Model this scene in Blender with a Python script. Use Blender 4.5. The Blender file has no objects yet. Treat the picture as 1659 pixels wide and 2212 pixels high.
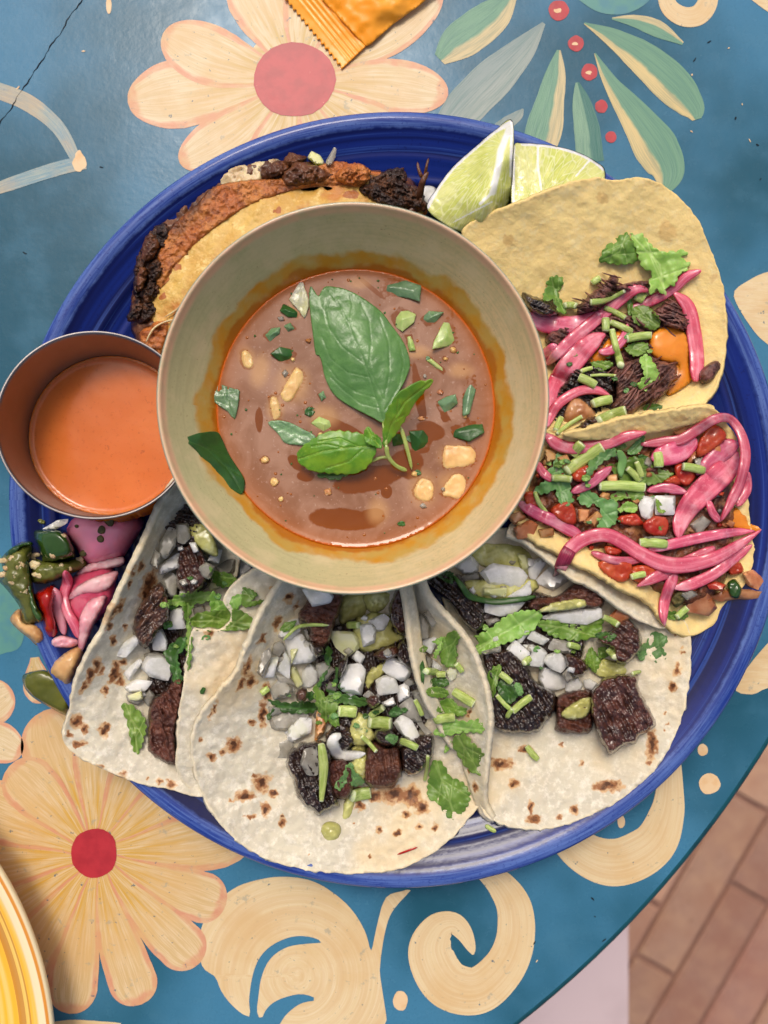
import bpy, bmesh, math, random
import numpy as np
from mathutils import Vector
from mathutils.geometry import delaunay_2d_cdt

random.seed(7)
SC = bpy.context.scene
COL = SC.collection
R = math.radians
# ------------------------------------------------------------------ camera, sky, sun, exposure
H, F, CX, CY = 31.0, 1660.0, 829.5, 1106.0        # lens 31 cm above the table, straight down
cam_d = bpy.data.cameras.new('camera'); cam = bpy.data.objects.new('camera', cam_d); COL.objects.link(cam)
cam.location = (0, 0, H * .01)
cam_d.sensor_fit = 'VERTICAL'; cam_d.sensor_height = 36; cam_d.sensor_width = 27
cam_d.lens = 36 * F / 2212
cam_d.clip_start = .01; cam_d.clip_end = 50
cam_d.dof.use_dof = True; cam_d.dof.focus_distance = .283; cam_d.dof.aperture_fstop = 9
SC.camera = cam
W = bpy.data.worlds.new('World'); SC.world = W; W.use_nodes = True
wn = W.node_tree.nodes; bg = wn['Background']
sky = wn.new('ShaderNodeTexSky'); sky.sky_type = 'NISHITA'; sky.sun_disc = False
SUN_EL, SUN_ROT = R(60), R(-12)
sky.sun_elevation = SUN_EL; sky.sun_rotation = SUN_ROT
sky.air_density = .6; sky.dust_density = 5.0; sky.ozone_density = 0.0
W.node_tree.links.new(sky.outputs[0], bg.inputs[0]); bg.inputs[1].default_value = .15
sl = bpy.data.lights.new('sun', 'SUN'); sl.energy = 1.1; sl.angle = R(16); sl.color = (1, .93, .82)
sun = bpy.data.objects.new('sun', sl); COL.objects.link(sun)
sdir = Vector((math.sin(SUN_ROT) * math.cos(SUN_EL), math.cos(SUN_ROT) * math.cos(SUN_EL), math.sin(SUN_EL)))
sun.rotation_euler = sdir.to_track_quat('Z', 'Y').to_euler(); sun.location = sdir * 2
SC.view_settings.view_transform = 'Standard'; SC.view_settings.look = 'None'
SC.view_settings.exposure = 0.16; SC.view_settings.gamma = 1

# ------------------------------------------------------------------ placing: photo pixels + height (cm) -> metres
def P(x, y, z):
    x = np.asarray(x, float); y = np.asarray(y, float); z = np.asarray(z, float) + 0 * x
    d = (H - z) / F * .01
    return np.stack([(x - CX) * d, -(y - CY) * d, z * .01], -1)

ORG = {'1': (0, 1061.8), '2': (265.4, 1061.8), '3': (564.1, 1227.7), '4': (862.7, 1161.3), '5': (1128.1, 1161.3),
       '6': (1094.9, 862.7), '7': (1244.3, 862.7), '8': (1094.9, 464.5), 'b': (564.1, 564.1), 'q': (252.2, 298.6),
       'r': (597.2, 265.4), 'w': (331.8, 763.1)}
def T(k, pts):
    ox, oy = ORG[k]
    return [(ox + p[0] * .25, oy + p[1] * .25) + tuple(p[2:]) for p in pts]
def T2(o, pts):
    return [(o[0] + p[0] * .5, o[1] + p[1] * .5) + tuple(p[2:]) for p in pts]

# ------------------------------------------------------------------ numpy helpers
def _h(i, j, s):
    n = (i.astype(np.int64) * 374761393 + j.astype(np.int64) * 668265263 + s * 974711) & 0x7fffffff
    n = ((n ^ (n >> 13)) * 1274126177) & 0x7fffffff
    return ((n ^ (n >> 16)) & 0xffff) / 65535.0
def vn(x, y, s=0):
    xi = np.floor(x); yi = np.floor(y); u = x - xi; v = y - yi
    u = u * u * (3 - 2 * u); v = v * v * (3 - 2 * v)
    a = _h(xi, yi, s); b = _h(xi + 1, yi, s); c = _h(xi, yi + 1, s); d = _h(xi + 1, yi + 1, s)
    return (a * (1 - u) + b * u) * (1 - v) + (c * (1 - u) + d * u) * v - .5
def fbm(x, y, s=0, o=3):
    t = 0; a = 1
    for k in range(o):
        t = t + a * vn(x, y, s + k * 17); x = x * 2.03 + 3.1; y = y * 2.03 - 1.7; a *= .5
    return t
def catmull(pts, n=6, closed=True):
    p = np.array(pts, float); m = len(p); out = []
    for i in range(m if closed else m - 1):
        g = (lambda k: p[k % m]) if closed else (lambda k: p[min(max(k, 0), m - 1)])
        a, b, c, d = g(i - 1), g(i), g(i + 1), g(i + 2)
        for t in np.arange(n) / n:
            out.append(.5 * (2 * b + (c - a) * t + (2 * a - 5 * b + 4 * c - d) * t * t + (3 * b - a - 3 * c + d) * t ** 3))
    if not closed: out.append(p[-1])
    return np.array(out)
def resample(p, step, closed=True):
    q = np.vstack([p, p[:1]]) if closed else p
    L = np.r_[0, np.cumsum(np.hypot(*np.diff(q[:, :2], axis=0).T))]
    n = max(int(L[-1] / step), 5)
    t = np.linspace(0, L[-1], n + 1)
    if closed: t = t[:-1]
    return np.stack([np.interp(t, L, q[:, k]) for k in range(q.shape[1])], -1)
def inside(px, py, poly):
    r = np.zeros(len(px), bool); x0, y0 = poly[:, 0], poly[:, 1]; x1, y1 = np.roll(x0, -1), np.roll(y0, -1)
    for a, b, c, d in zip(x0, y0, x1, y1):
        if b == d: continue
        m = (b > py) != (d > py)
        r ^= m & (px < (c - a) * (py - b) / (d - b) + a)
    return r
def segdist(px, py, line):
    line = np.asarray(line, float)
    best = np.full(len(px), 1e9)
    for (a, b), (c, d) in zip(line[:-1, :2], line[1:, :2]):
        ex, ey = c - a, d - b; l2 = ex * ex + ey * ey + 1e-9
        t = np.clip(((px - a) * ex + (py - b) * ey) / l2, 0, 1)
        best = np.minimum(best, np.hypot(px - a - t * ex, py - b - t * ey))
    return best
def tps(ctrl):
    c = np.array(ctrl, float); q = c[:, :2] / 400.; n = len(c)
    def U(r2): return r2 * np.log(r2 + 1e-9)
    D = ((q[:, None] - q[None]) ** 2).sum(-1)
    A = np.zeros((n + 3, n + 3)); A[:n, :n] = U(D) + np.eye(n) * .002
    A[:n, n] = 1; A[:n, n + 1:] = q; A[n, :n] = 1; A[n + 1:, :n] = q.T
    w = np.linalg.solve(A, np.r_[c[:, 2], 0, 0, 0])
    def f(x, y):
        x = np.asarray(x) / 400.; y = np.asarray(y) / 400.
        D = (x[..., None] - q[:, 0]) ** 2 + (y[..., None] - q[:, 1]) ** 2
        return U(D) @ w[:n] + w[n] + w[n + 1] * x + w[n + 2] * y
    return f
def fill(outline, step):
    b = resample(np.asarray(outline, float)[:, :2], step)
    x0, y0 = b.min(0); x1, y1 = b.max(0)
    gx, gy = np.meshgrid(np.arange(x0, x1, step), np.arange(y0, y1, step * .87))
    gx = gx + (np.arange(gx.shape[0])[:, None] % 2) * step * .5
    gx = gx.ravel(); gy = gy.ravel()
    rs = np.random.RandomState(3)
    gx = gx + rs.uniform(-.15, .15, len(gx)) * step; gy = gy + rs.uniform(-.15, .15, len(gy)) * step
    m = inside(gx, gy, b); gx, gy = gx[m], gy[m]
    if len(gx):
        m = segdist(gx, gy, np.vstack([b, b[:1]])) > step * .45; gx, gy = gx[m], gy[m]
    pts = np.vstack([b, np.stack([gx, gy], -1)]) if len(gx) else b
    nb = len(b)
    vs, es, fs, *_ = delaunay_2d_cdt([Vector(p) for p in pts], [], [list(range(nb))], 1, 1e-4)
    v = np.array([tuple(q) for q in vs]); f = np.array([tuple(t) for t in fs if len(t) == 3])
    a = v[f]; cr = (a[:, 1, 0] - a[:, 0, 0]) * (a[:, 2, 1] - a[:, 0, 1]) - (a[:, 1, 1] - a[:, 0, 1]) * (a[:, 2, 0] - a[:, 0, 0])
    f[cr > 0] = f[cr > 0][:, ::-1]              # y runs down in the photo: normals end up facing the lens
    return v, f, b

# ------------------------------------------------------------------ height map used to rest one piece on another
CELL = 4.0
HB = np.zeros((570, 430))
def hb_idx(x, y):
    return np.clip((np.asarray(y) / CELL).astype(int) + 5, 0, 569), np.clip((np.asarray(x) / CELL).astype(int) + 5, 0, 429)
def hb_poly(poly):
    poly = np.asarray(poly, float)[:, :2]
    x0, y0 = poly.min(0); x1, y1 = poly.max(0)
    gx, gy = np.meshgrid(np.arange(x0, x1 + CELL, CELL), np.arange(y0, y1 + CELL, CELL))
    gx = gx.ravel(); gy = gy.ravel(); m = inside(gx, gy, poly)
    if not m.any():
        c = poly.mean(0); return np.array([c[0]]), np.array([c[1]])
    return gx[m], gy[m]
def rest(poly, q=60):
    i, j = hb_idx(*hb_poly(poly)); return float(np.percentile(HB[i, j], q))
def raise_to(x, y, z):
    i, j = hb_idx(x, y); np.maximum.at(HB, (i, j), z)
def raise_mesh(x, y, z, f):
    raise_to(x, y, z); f = np.asarray(f)
    raise_to(x[f].mean(1), y[f].mean(1), z[f].mean(1))
    for a, b in ((0, 1), (1, 2), (2, 0)): raise_to(x[f[:, [a, b]]].mean(1), y[f[:, [a, b]]].mean(1), z[f[:, [a, b]]].mean(1))
def relax(f, n, val, fixed, it):
    e = np.vstack([f[:, [0, 1]], f[:, [1, 2]], f[:, [2, 0]]]); e = np.vstack([e, e[:, ::-1]])
    cnt = np.bincount(e[:, 0], minlength=n); v = val.copy()
    for _ in range(it):
        a = np.bincount(e[:, 0], weights=v[e[:, 1]], minlength=n) / np.maximum(cnt, 1); v = np.where(fixed, val, a)
    return v
def hb_at(x, y, k=2):
    i, j = hb_idx(x, y); out = 0; n = 0
    for a in range(-k, k + 1):
        for b in range(-k, k + 1):
            out = out + HB[np.clip(i + a, 0, 569), np.clip(j + b, 0, 429)]; n += 1
    return out / n

# ------------------------------------------------------------------ objects
def tag(o, label=None, cat=None, group=None, kind=None):
    if label: o['label'] = label
    if cat: o['category'] = cat
    if group: o['group'] = group
    if kind: o['kind'] = kind
    return o
def thing(name, label, cat, loc, group=None):
    o = bpy.data.objects.new(name, None); COL.objects.link(o); o.empty_display_size = .01
    o.location = [float(v) for v in loc]
    return tag(o, label, cat, group)
def link(name, v, f, m, parent=None, smooth=True, attrs=None, uv=None, base=None, closed=False):
    v = np.asarray(v, float)
    c = v.mean(0) if base is None else np.asarray(base, float)
    me = bpy.data.meshes.new(name)
    if isinstance(f, np.ndarray): f = f.tolist()
    me.from_pydata((v - c).tolist(), [], f)
    if closed:
        bm = bmesh.new(); bm.from_mesh(me); bmesh.ops.recalc_face_normals(bm, faces=bm.faces); bm.to_mesh(me); bm.free()
    me.polygons.foreach_set('use_smooth', [smooth] * len(me.polygons))
    if attrs:
        for k, a in attrs.items():
            at = me.attributes.new(k, 'FLOAT', 'POINT'); at.data.foreach_set('value', np.asarray(a, np.float32))
    if uv is not None:
        ul = me.uv_layers.new(name='UVMap'); li = np.zeros(len(me.loops), np.int32); me.loops.foreach_get('vertex_index', li)
        ul.data.foreach_set('uv', np.asarray(uv, np.float32)[li].ravel())
    me.update()
    if m: me.materials.append(m)
    o = bpy.data.objects.new(name, me); COL.objects.link(o)
    if parent:
        pw = np.zeros(3); q = parent
        while q: pw = pw + np.array(q.location); q = q.parent
        o.parent = parent; o.location = [float(a) for a in (c - pw)]
    else:
        o.location = [float(a) for a in c]
    return o
def solid(o, t):
    md = o.modifiers.new('thickness', 'SOLIDIFY'); md.thickness = t * .01; md.offset = -1
    return o
def lathe(name, prof, c, m, parent=None, n=96, ripple=None, attrs=False, axis=None, smooth=True):
    """prof: (r, z) in cm about centre c (cm); axis: optional lean of the turned shape."""
    prof = np.array(prof, float); k = len(prof); a = np.linspace(0, 2 * math.pi, n, endpoint=False)
    r = prof[:, 0][:, None] + 0 * a; z = prof[:, 1][:, None] + 0 * a
    if ripple is not None: z = z + ripple(r, a[None] + 0 * r)
    v = np.stack([r * np.cos(a), r * np.sin(a), z], -1).reshape(-1, 3)
    if axis is not None:
        q = Vector((0, 0, 1)).rotation_difference(Vector(axis)).to_matrix(); v = v @ np.array(q).T
    v = (v + np.array(c)) * .01
    f = []
    for i in range(k - 1):
        for j in range(n):
            jj = (j + 1) % n
            f.append((i * n + j, i * n + jj, (i + 1) * n + jj, (i + 1) * n + j))
    return link(name, v, f, m, parent, smooth, base=np.array(c) * .01)

def attr_lines(x, y, lines):
    out = {}
    for nm, ln, w in lines or []:
        d = segdist(x, y, ln); e = np.exp(-(d / w) ** 2)
        out[nm] = np.maximum(out[nm], e) if nm in out else e
    return out
def spots_attr(x, y, spots):
    e = np.zeros(len(x))
    for s in spots:
        sx, sy, r = s[:3]; ry = s[3] if len(s) > 3 else r; an = R(s[4]) if len(s) > 4 else 0
        dx, dy = x - sx, y - sy
        u = dx * math.cos(an) + dy * math.sin(an); w = -dx * math.sin(an) + dy * math.cos(an)
        e = np.maximum(e, np.clip(1.25 - np.hypot(u / r, w / ry) * .75, 0, 1))
    return e

def sheet(name, outline, ctrl, m, parent=None, thick=.18, step=7, bumps=((.05, 60), (.02, 14)), spots=(), sm=5, seed=0, lines=(), floor=None, put=True, edge=0, edge_r=14):
    """A soft sheet (tortilla, wrapper): outline in photo pixels, heights spread smoothly between control points."""
    o = catmull(outline, sm) if sm else np.array(outline, float)
    if sm:
        o = resample(o, 4); cc_ = o.mean(0); o = o + (o - cc_) / (np.hypot(*(o - cc_).T)[:, None] + 1) * (fbm(o[:, 0] / 11, o[:, 1] / 11, seed, 3) * 3.4)[:, None]
    v, f, b = fill(o, step); x, y = v[:, 0], v[:, 1]
    z = tps(ctrl)(x, y)
    for a, s in bumps: z = z + a * 2 * fbm(x / s, y / s, seed + int(s), 2)
    if edge:
        d = segdist(x, y, np.vstack([b, b[:1]])); z = z + edge * np.exp(-(d / edge_r) ** 2)
    if floor is not None: z = np.maximum(z, floor(x, y))
    at = {'spot': spots_attr(x + 9 * fbm(x / 9, y / 9, 5), y + 9 * fbm(x / 9, y / 9, 9), spots)}
    at.update(attr_lines(x, y, lines))
    d = segdist(x, y, np.vstack([b, b[:1]])); at['rim'] = np.exp(-(d / 9.) ** 2)
    ob = link(name, P(x, y, z), f, m, parent, attrs=at)
    if put: raise_mesh(x, y, z, f)
    return solid(ob, thick)

def lump(name, outline, h, m, parent=None, z0=None, q=50, sink=.1, r=None, p=2.2, step=None, n1=(.06, 22), n2=(.03, 7), fiber=None, tilt=(0, 0), sm=4, seed=None, lines=(), dome=0, ragged=0, put=True, curv=None, lead=.12, soft=None, sharp=0):
    """A closed piece of food: outline in photo pixels, rounded over at its edge, resting on whatever lies below."""
    seed = random.randint(0, 9999) if seed is None else seed
    o = catmull(outline, sm) if sm else np.array(outline, float)
    if z0 is None: z0 = rest(o, q) - sink
    size = math.sqrt(max(np.prod(o.max(0)[:2] - o.min(0)[:2]), 9))
    step = step or min(max(size / 16, 2.2), 6)
    if ragged:
        o = resample(o, step); c = o.mean(0); k = 1 + ragged * fbm(o[:, 0] / 9, o[:, 1] / 9, seed, 3) * 30 / size; o = c + (o - c) * k[:, None]
    v, f, b = fill(o, step); x, y = v[:, 0], v[:, 1]; cx, cy = x.mean(), y.mean()
    d = segdist(x, y, np.vstack([b, b[:1]])); rr = r or max(d.max(), 1)
    d0 = d; d = relax(f, len(x), d, d < 1e-3, soft if soft is not None else (6 if rr < 12 else 20)); rr = min(rr, max(d.max(), 1))
    t = np.clip(d / rr, 0, 1); prof = (1 - (1 - t) ** p) ** (1 / p)
    bulge = dome * (d / max(d.max(), 1))
    wob = n1[0] * 2 * fbm(x / n1[1], y / n1[1], seed, 2) + n2[0] * 2 * fbm(x / n2[1], y / n2[1], seed + 5, 2)
    if fiber:
        am, an, fl, fc = fiber; ca, sa = math.cos(R(an)), math.sin(R(an))
        u = x * ca + y * sa; w = -x * sa + y * ca
        wob = wob + am * 2 * fbm(u / fl, w / fc + .6 * fbm(u / 30, w / 30, 3), seed + 11, 3)
    if curv:
        ca, sa = math.cos(curv[1]), math.sin(curv[1]); wob = wob - curv[0] * (((x - cx) * sa - (y - cy) * ca) / size * 2) ** 2
    top = z0 + h * prof + bulge + prof * (wob + tilt[0] * (x - cx) + tilt[1] * (y - cy))
    nb = len(b); n = len(v)
    isb = d0 < 1e-3
    zt = np.where(isb, z0 + h * lead, top)
    bot = np.stack([cx + (x - cx) * .9, cy + (y - cy) * .9], -1)
    # closed underside: the outline again, drawn in a little, capped with a fan
    bi = np.where(isb)[0]; ang = None
    order = []
    for q_ in b:                                    # outline order
        order.append(int(np.argmin((x - q_[0]) ** 2 + (y - q_[1]) ** 2)))
    lowx = cx + (x[order] - cx) * .9; lowy = cy + (y[order] - cy) * .9
    V = np.vstack([P(x, y, zt), P(lowx, lowy, z0 + 0 * lowx), P([cx], [cy], [z0])])
    Fs = f.tolist(); k = len(order); sgn = np.sum(b[:, 0] * np.roll(b[:, 1], -1) - np.roll(b[:, 0], -1) * b[:, 1]) > 0
    for i in range(k):
        j = (i + 1) % k; A, B_, C_, D_ = order[i], order[j], n + j, n + i
        Fs.append((A, B_, C_, D_) if sgn else (D_, C_, B_, A))
        Fs.append((n + i, n + j, n + k) if sgn else (n + j, n + i, n + k))
    at = attr_lines(x, y, lines)
    if at: at = {kk: np.r_[a, np.zeros(k + 1)] for kk, a in at.items()}
    ht = np.r_[prof, np.zeros(k + 1)]
    at['prof'] = ht
    if put: raise_mesh(x, y, zt, f)
    ob = link(name, V, Fs, m, parent, attrs=at, closed=True)
    if sharp: ob.data.set_sharp_from_angle(angle=R(sharp))
    return ob

def dice(name, poly, m, h=.35, parent=None, z0=None, q=65, sink=.12, tilt=None, bev=2.6, put=True):
    """A cut cube or slab of vegetable: crisp rounded edges, a slightly bowed top as cut layers have."""
    p = np.array(poly, float)[:, :2]; n = len(p); q_ = []
    for i in range(n):
        a, b, d = p[i - 1], p[i], p[(i + 1) % n]
        for e in (a, d):
            l = np.hypot(*(e - b)) + 1e-6; q_.append(b + (e - b) / l * min(bev * .55, l * .25))
    size = math.sqrt(max(np.prod(np.ptp(p, axis=0)), 9))
    tl = tilt if tilt is not None else (random.uniform(-.006, .006), random.uniform(-.006, .006))
    an = random.uniform(0, 3.14)
    return lump(name, q_, h, m, parent, z0=z0, q=q, sink=sink, r=2.2, p=1.6, soft=0, sharp=48, step=max(size / 8, 2.6), n1=(.014, 14), n2=(.004, 5), tilt=tl, sm=0, curv=(random.uniform(.02, .12), an), fiber=(.010, math.degrees(an), 40, 3.2), lead=.62, put=put)

def strip(name, path, m, parent=None, thick=.16, z=None, lift=.06, nseg=5, sect=10, roll=0, taper=(.25, .25), put=True, q=70, flat=1.0, cupped=0, zadd=None):
    """A band or stalk swept along a path of (x, y, width[, z]) in photo pixels."""
    p = catmull([(a[0], a[1], a[2]) for a in path], nseg, closed=False)
    L = np.hypot(*np.diff(p[:, :2], axis=0).T).sum()
    p = resample(p, max(L / 60, 4), closed=False); n = len(p)
    x, y, w = p.T
    t = np.linspace(0, 1, n)
    if taper[0] < 1: w = w * (taper[0] + (1 - taper[0]) * np.clip(t / .12, 0, 1) ** .5)
    if taper[1] < 1: w = w * (taper[1] + (1 - taper[1]) * np.clip((1 - t) / .12, 0, 1) ** .5)
    if z is None:
        zz = np.maximum(hb_at(x, y, 2), hb_at(x, y, 1)) + lift
        for _ in range(6): zz[1:-1] = np.maximum(zz[1:-1] * .5, 0) + .25 * (zz[:-2] + zz[2:])
    else: zz = np.interp(t, np.linspace(0, 1, len(z)), z)
    if zadd is not None: zz = zz + np.interp(t, np.linspace(0, 1, len(zadd)), zadd)
    C = P(x, y, zz + thick * .5)
    Tn = np.gradient(C, axis=0); Tn /= np.linalg.norm(Tn, axis=1)[:, None] + 1e-12
    up = np.array([0, 0, 1.]); S = np.cross(Tn, up); S /= np.linalg.norm(S, axis=1)[:, None] + 1e-12
    N = np.cross(S, Tn)
    ro = np.interp(t, np.linspace(0, 1, len(roll)), roll) if isinstance(roll, (list, tuple)) else np.full(n, roll)
    ca, sa = np.cos(np.radians(ro))[:, None], np.sin(np.radians(ro))[:, None]
    S2 = S * ca + N * sa; N2 = -S * sa + N * ca
    hw = (w * .5 * (H - zz) / F * .01)[:, None]; ht = np.minimum(thick * .005, hw[:, 0] * 1.0)[:, None]
    a = np.linspace(0, 2 * math.pi, sect, endpoint=False)
    V = []; U = []
    for k, an in enumerate(a):
        c_, s_ = math.cos(an), math.sin(an)
        c_ = math.copysign(abs(c_) ** .8, c_); s_ = math.copysign(abs(s_) ** .6, s_)
        V.append(C + S2 * hw * c_ + N2 * (ht * (s_) + cupped * hw * c_ * c_)); U.append(np.stack([t, np.full(n, .5 + .5 * c_)], -1))
    V = np.stack(V, 1).reshape(-1, 3); U = np.stack(U, 1).reshape(-1, 2)
    Fs = []
    for i in range(n - 1):
        for k in range(sect):
            kk = (k + 1) % sect; Fs.append((i * sect + k, i * sect + kk, (i + 1) * sect + kk, (i + 1) * sect + k)[::-1])
    Fs.append(tuple(range(sect))); Fs.append(tuple(reversed([(n - 1) * sect + k for k in range(sect)])))
    if put:
        for o_ in (-.3, 0, .3): raise_to(x + o_ * w * .5, y, zz + thick)
    return link(name, V, Fs, m, parent, uv=U, closed=True)

def serrate(o, amp, step):
    p = resample(np.array(o, float), step); n = len(p); nx = np.roll(p, -1, 0) - np.roll(p, 1, 0)
    nx = np.stack([nx[:, 1], -nx[:, 0]], -1); nx /= np.linalg.norm(nx, axis=1)[:, None] + 1e-9
    if np.sum(p[:, 0] * np.roll(p[:, 1], -1) - np.roll(p[:, 0], -1) * p[:, 1]) < 0: nx = -nx
    s = np.arange(n) * step; size = np.ptp(p, axis=0).max(); Pd = min(max(size / 5.2, 7), 17) * random.uniform(.9, 1.1)
    ph = s / Pd + .35 * np.sin(s / 31. + random.uniform(0, 6))
    k = (np.abs(np.sin(math.pi * ph)) ** .8 - .62) * Pd * .30 * amp + .5 * amp * np.sin(s * 2.1) * .4
    return p + nx * k[:, None]
def leaf(name, outline, m, parent=None, z=None, lift=.1, ser=.95, sstep=2.2, veins=None, curl=.11, thick=.018, step=None, sm=0, put=True, plane=.55, dome=0, vdepth=.03, ctrl=None, tilt=None):
    """A thin leaf with toothed edge, veins and a natural curl, draped over what lies below."""
    o = np.array(outline, float)
    o = catmull(o, 4) if sm else (catmull(o, 2) if ser else o)
    if ser: o = serrate(o, ser, sstep)
    size = np.ptp(o, axis=0).max(); step = step or min(max(size / 26, 2.0), 5)
    v, f, b = fill(o, step if not ser else min(step, 2.4)); x, y = v[:, 0], v[:, 1]
    if veins is None:                                # from the point nearest one end to the far lobes
        c = o.mean(0); d = np.hypot(*(o - c).T); a = o[np.argmax(d)]
        far = o[np.argsort(-np.hypot(*(o - a).T))[:1]]
        base = a * .92 + c * .08; veins = [[base, c, far[0]]]
        for k in range(6):
            e = o[int(len(o) * (k + .5) / 6)]; veins.append([c * .6 + (base if k % 2 else far[0]) * .4, e])
    vl = [('vein', ln, max(step * .55, 1.1) * (1.3 if i == 0 else 1)) for i, ln in enumerate(veins)]
    at = attr_lines(x, y, vl)
    if z is None and ctrl is None:
        zz = (1 - plane) * hb_at(x, y, 3) + plane * rest(o, 75) + lift
        zz = np.maximum(zz, hb_at(x, y, 1) + .03)
    elif ctrl is not None: zz = tps(ctrl)(x, y)
    else: zz = np.full(len(x), float(z))
    s = random.randint(0, 999)
    zz = zz + curl * 2 * fbm(x / 26, y / 26, s, 2) + dome * (segdist(x, y, np.vstack([b, b[:1]])) / size)
    if tilt: zz = zz + tilt[0] * (x - x.mean()) + tilt[1] * (y - y.mean())
    zz = zz - vdepth * at['vein']
    if put: raise_mesh(x, y, zz, f)
    ob = link(name, P(x, y, zz), f, m, parent, attrs=at)
    return solid(ob, thick)
# ------------------------------------------------------------------ materials
def S(r, g, b, k=1.0):
    f = lambda c: (c / 12.92 if c <= .04045 else ((c + .055) / 1.055) ** 2.4)
    return (f(r / 255) * k, f(g / 255) * k, f(b / 255) * k, 1)
class NT:
    def __init__(s, m): s.t = m.node_tree; s.n = s.t.nodes; s.l = s.t.links
    def new(s, ty, **kw):
        n = s.n.new(ty)
        for k, v in kw.items(): setattr(n, k, v)
        return n
    def val(s, sock, v):
        if hasattr(v, 'node') or isinstance(v, bpy.types.NodeSocket): s.l.new(v, sock)
        else: sock.default_value = v
    def math(s, op, a, b=0.0, c=0.0):
        n = s.new('ShaderNodeMath', operation=op)
        for i, q in enumerate((a, b, c)): s.val(n.inputs[i], q)
        return n.outputs[0]
    def ramp(s, f, lo, hi, a=0.0, b=1.0):
        n = s.new('ShaderNodeMapRange', interpolation_type='SMOOTHSTEP')
        s.val(n.inputs[0], f); n.inputs[1].default_value = lo; n.inputs[2].default_value = hi
        n.inputs[3].default_value = a; n.inputs[4].default_value = b
        return n.outputs[0]
    def pos(s):
        if not hasattr(s, '_p'): s._p = s.new('ShaderNodeNewGeometry').outputs['Position']
        return s._p
    def uv(s):
        if not hasattr(s, '_u'): s._u = s.new('ShaderNodeUVMap').outputs[0]
        return s._u
    def noise(s, scale, detail=3, vec=None, dist=0.0, rough=.55):
        n = s.new('ShaderNodeTexNoise'); s.l.new(vec or s.pos(), n.inputs['Vector'])
        n.inputs['Scale'].default_value = scale; n.inputs['Detail'].default_value = detail
        n.inputs['Distortion'].default_value = dist; n.inputs['Roughness'].default_value = rough
        return n.outputs[0]
    def voro(s, scale, vec=None, feat='F1'):
        n = s.new('ShaderNodeTexVoronoi', feature=feat); s.l.new(vec or s.pos(), n.inputs['Vector']); n.inputs['Scale'].default_value = scale
        return n.outputs['Distance']
    def vscale(s, v, xyz):
        n = s.new('ShaderNodeVectorMath', operation='MULTIPLY'); s.l.new(v, n.inputs[0]); n.inputs[1].default_value = xyz
        return n.outputs[0]
    def attr(s, nm):
        return s.new('ShaderNodeAttribute', attribute_name=nm).outputs['Fac']
    def mix(s, f, a, b, mode='MIX'):
        n = s.new('ShaderNodeMix', data_type='RGBA', blend_type=mode)
        s.val(n.inputs[0], f); s.val(n.inputs[6], a); s.val(n.inputs[7], b)
        return n.outputs[2]
    def polar(s, c):
        n = s.new('ShaderNodeVectorMath', operation='SUBTRACT'); s.l.new(s.pos(), n.inputs[0]); n.inputs[1].default_value = (c[0], c[1], 0)
        sp = s.new('ShaderNodeSeparateXYZ'); s.l.new(n.outputs[0], sp.inputs[0])
        r = s.math('SQRT', s.math('ADD', s.math('MULTIPLY', sp.outputs[0], sp.outputs[0]), s.math('MULTIPLY', sp.outputs[1], sp.outputs[1])))
        a = s.math('ARCTAN2', sp.outputs[1], sp.outputs[0])
        return r, a, sp.outputs[2]
    def vec(s, x, y, z=0.0):
        n = s.new('ShaderNodeCombineXYZ')
        for i, q in enumerate((x, y, z)): s.val(n.inputs[i], q)
        return n.outputs[0]
MATS = {}
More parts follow.
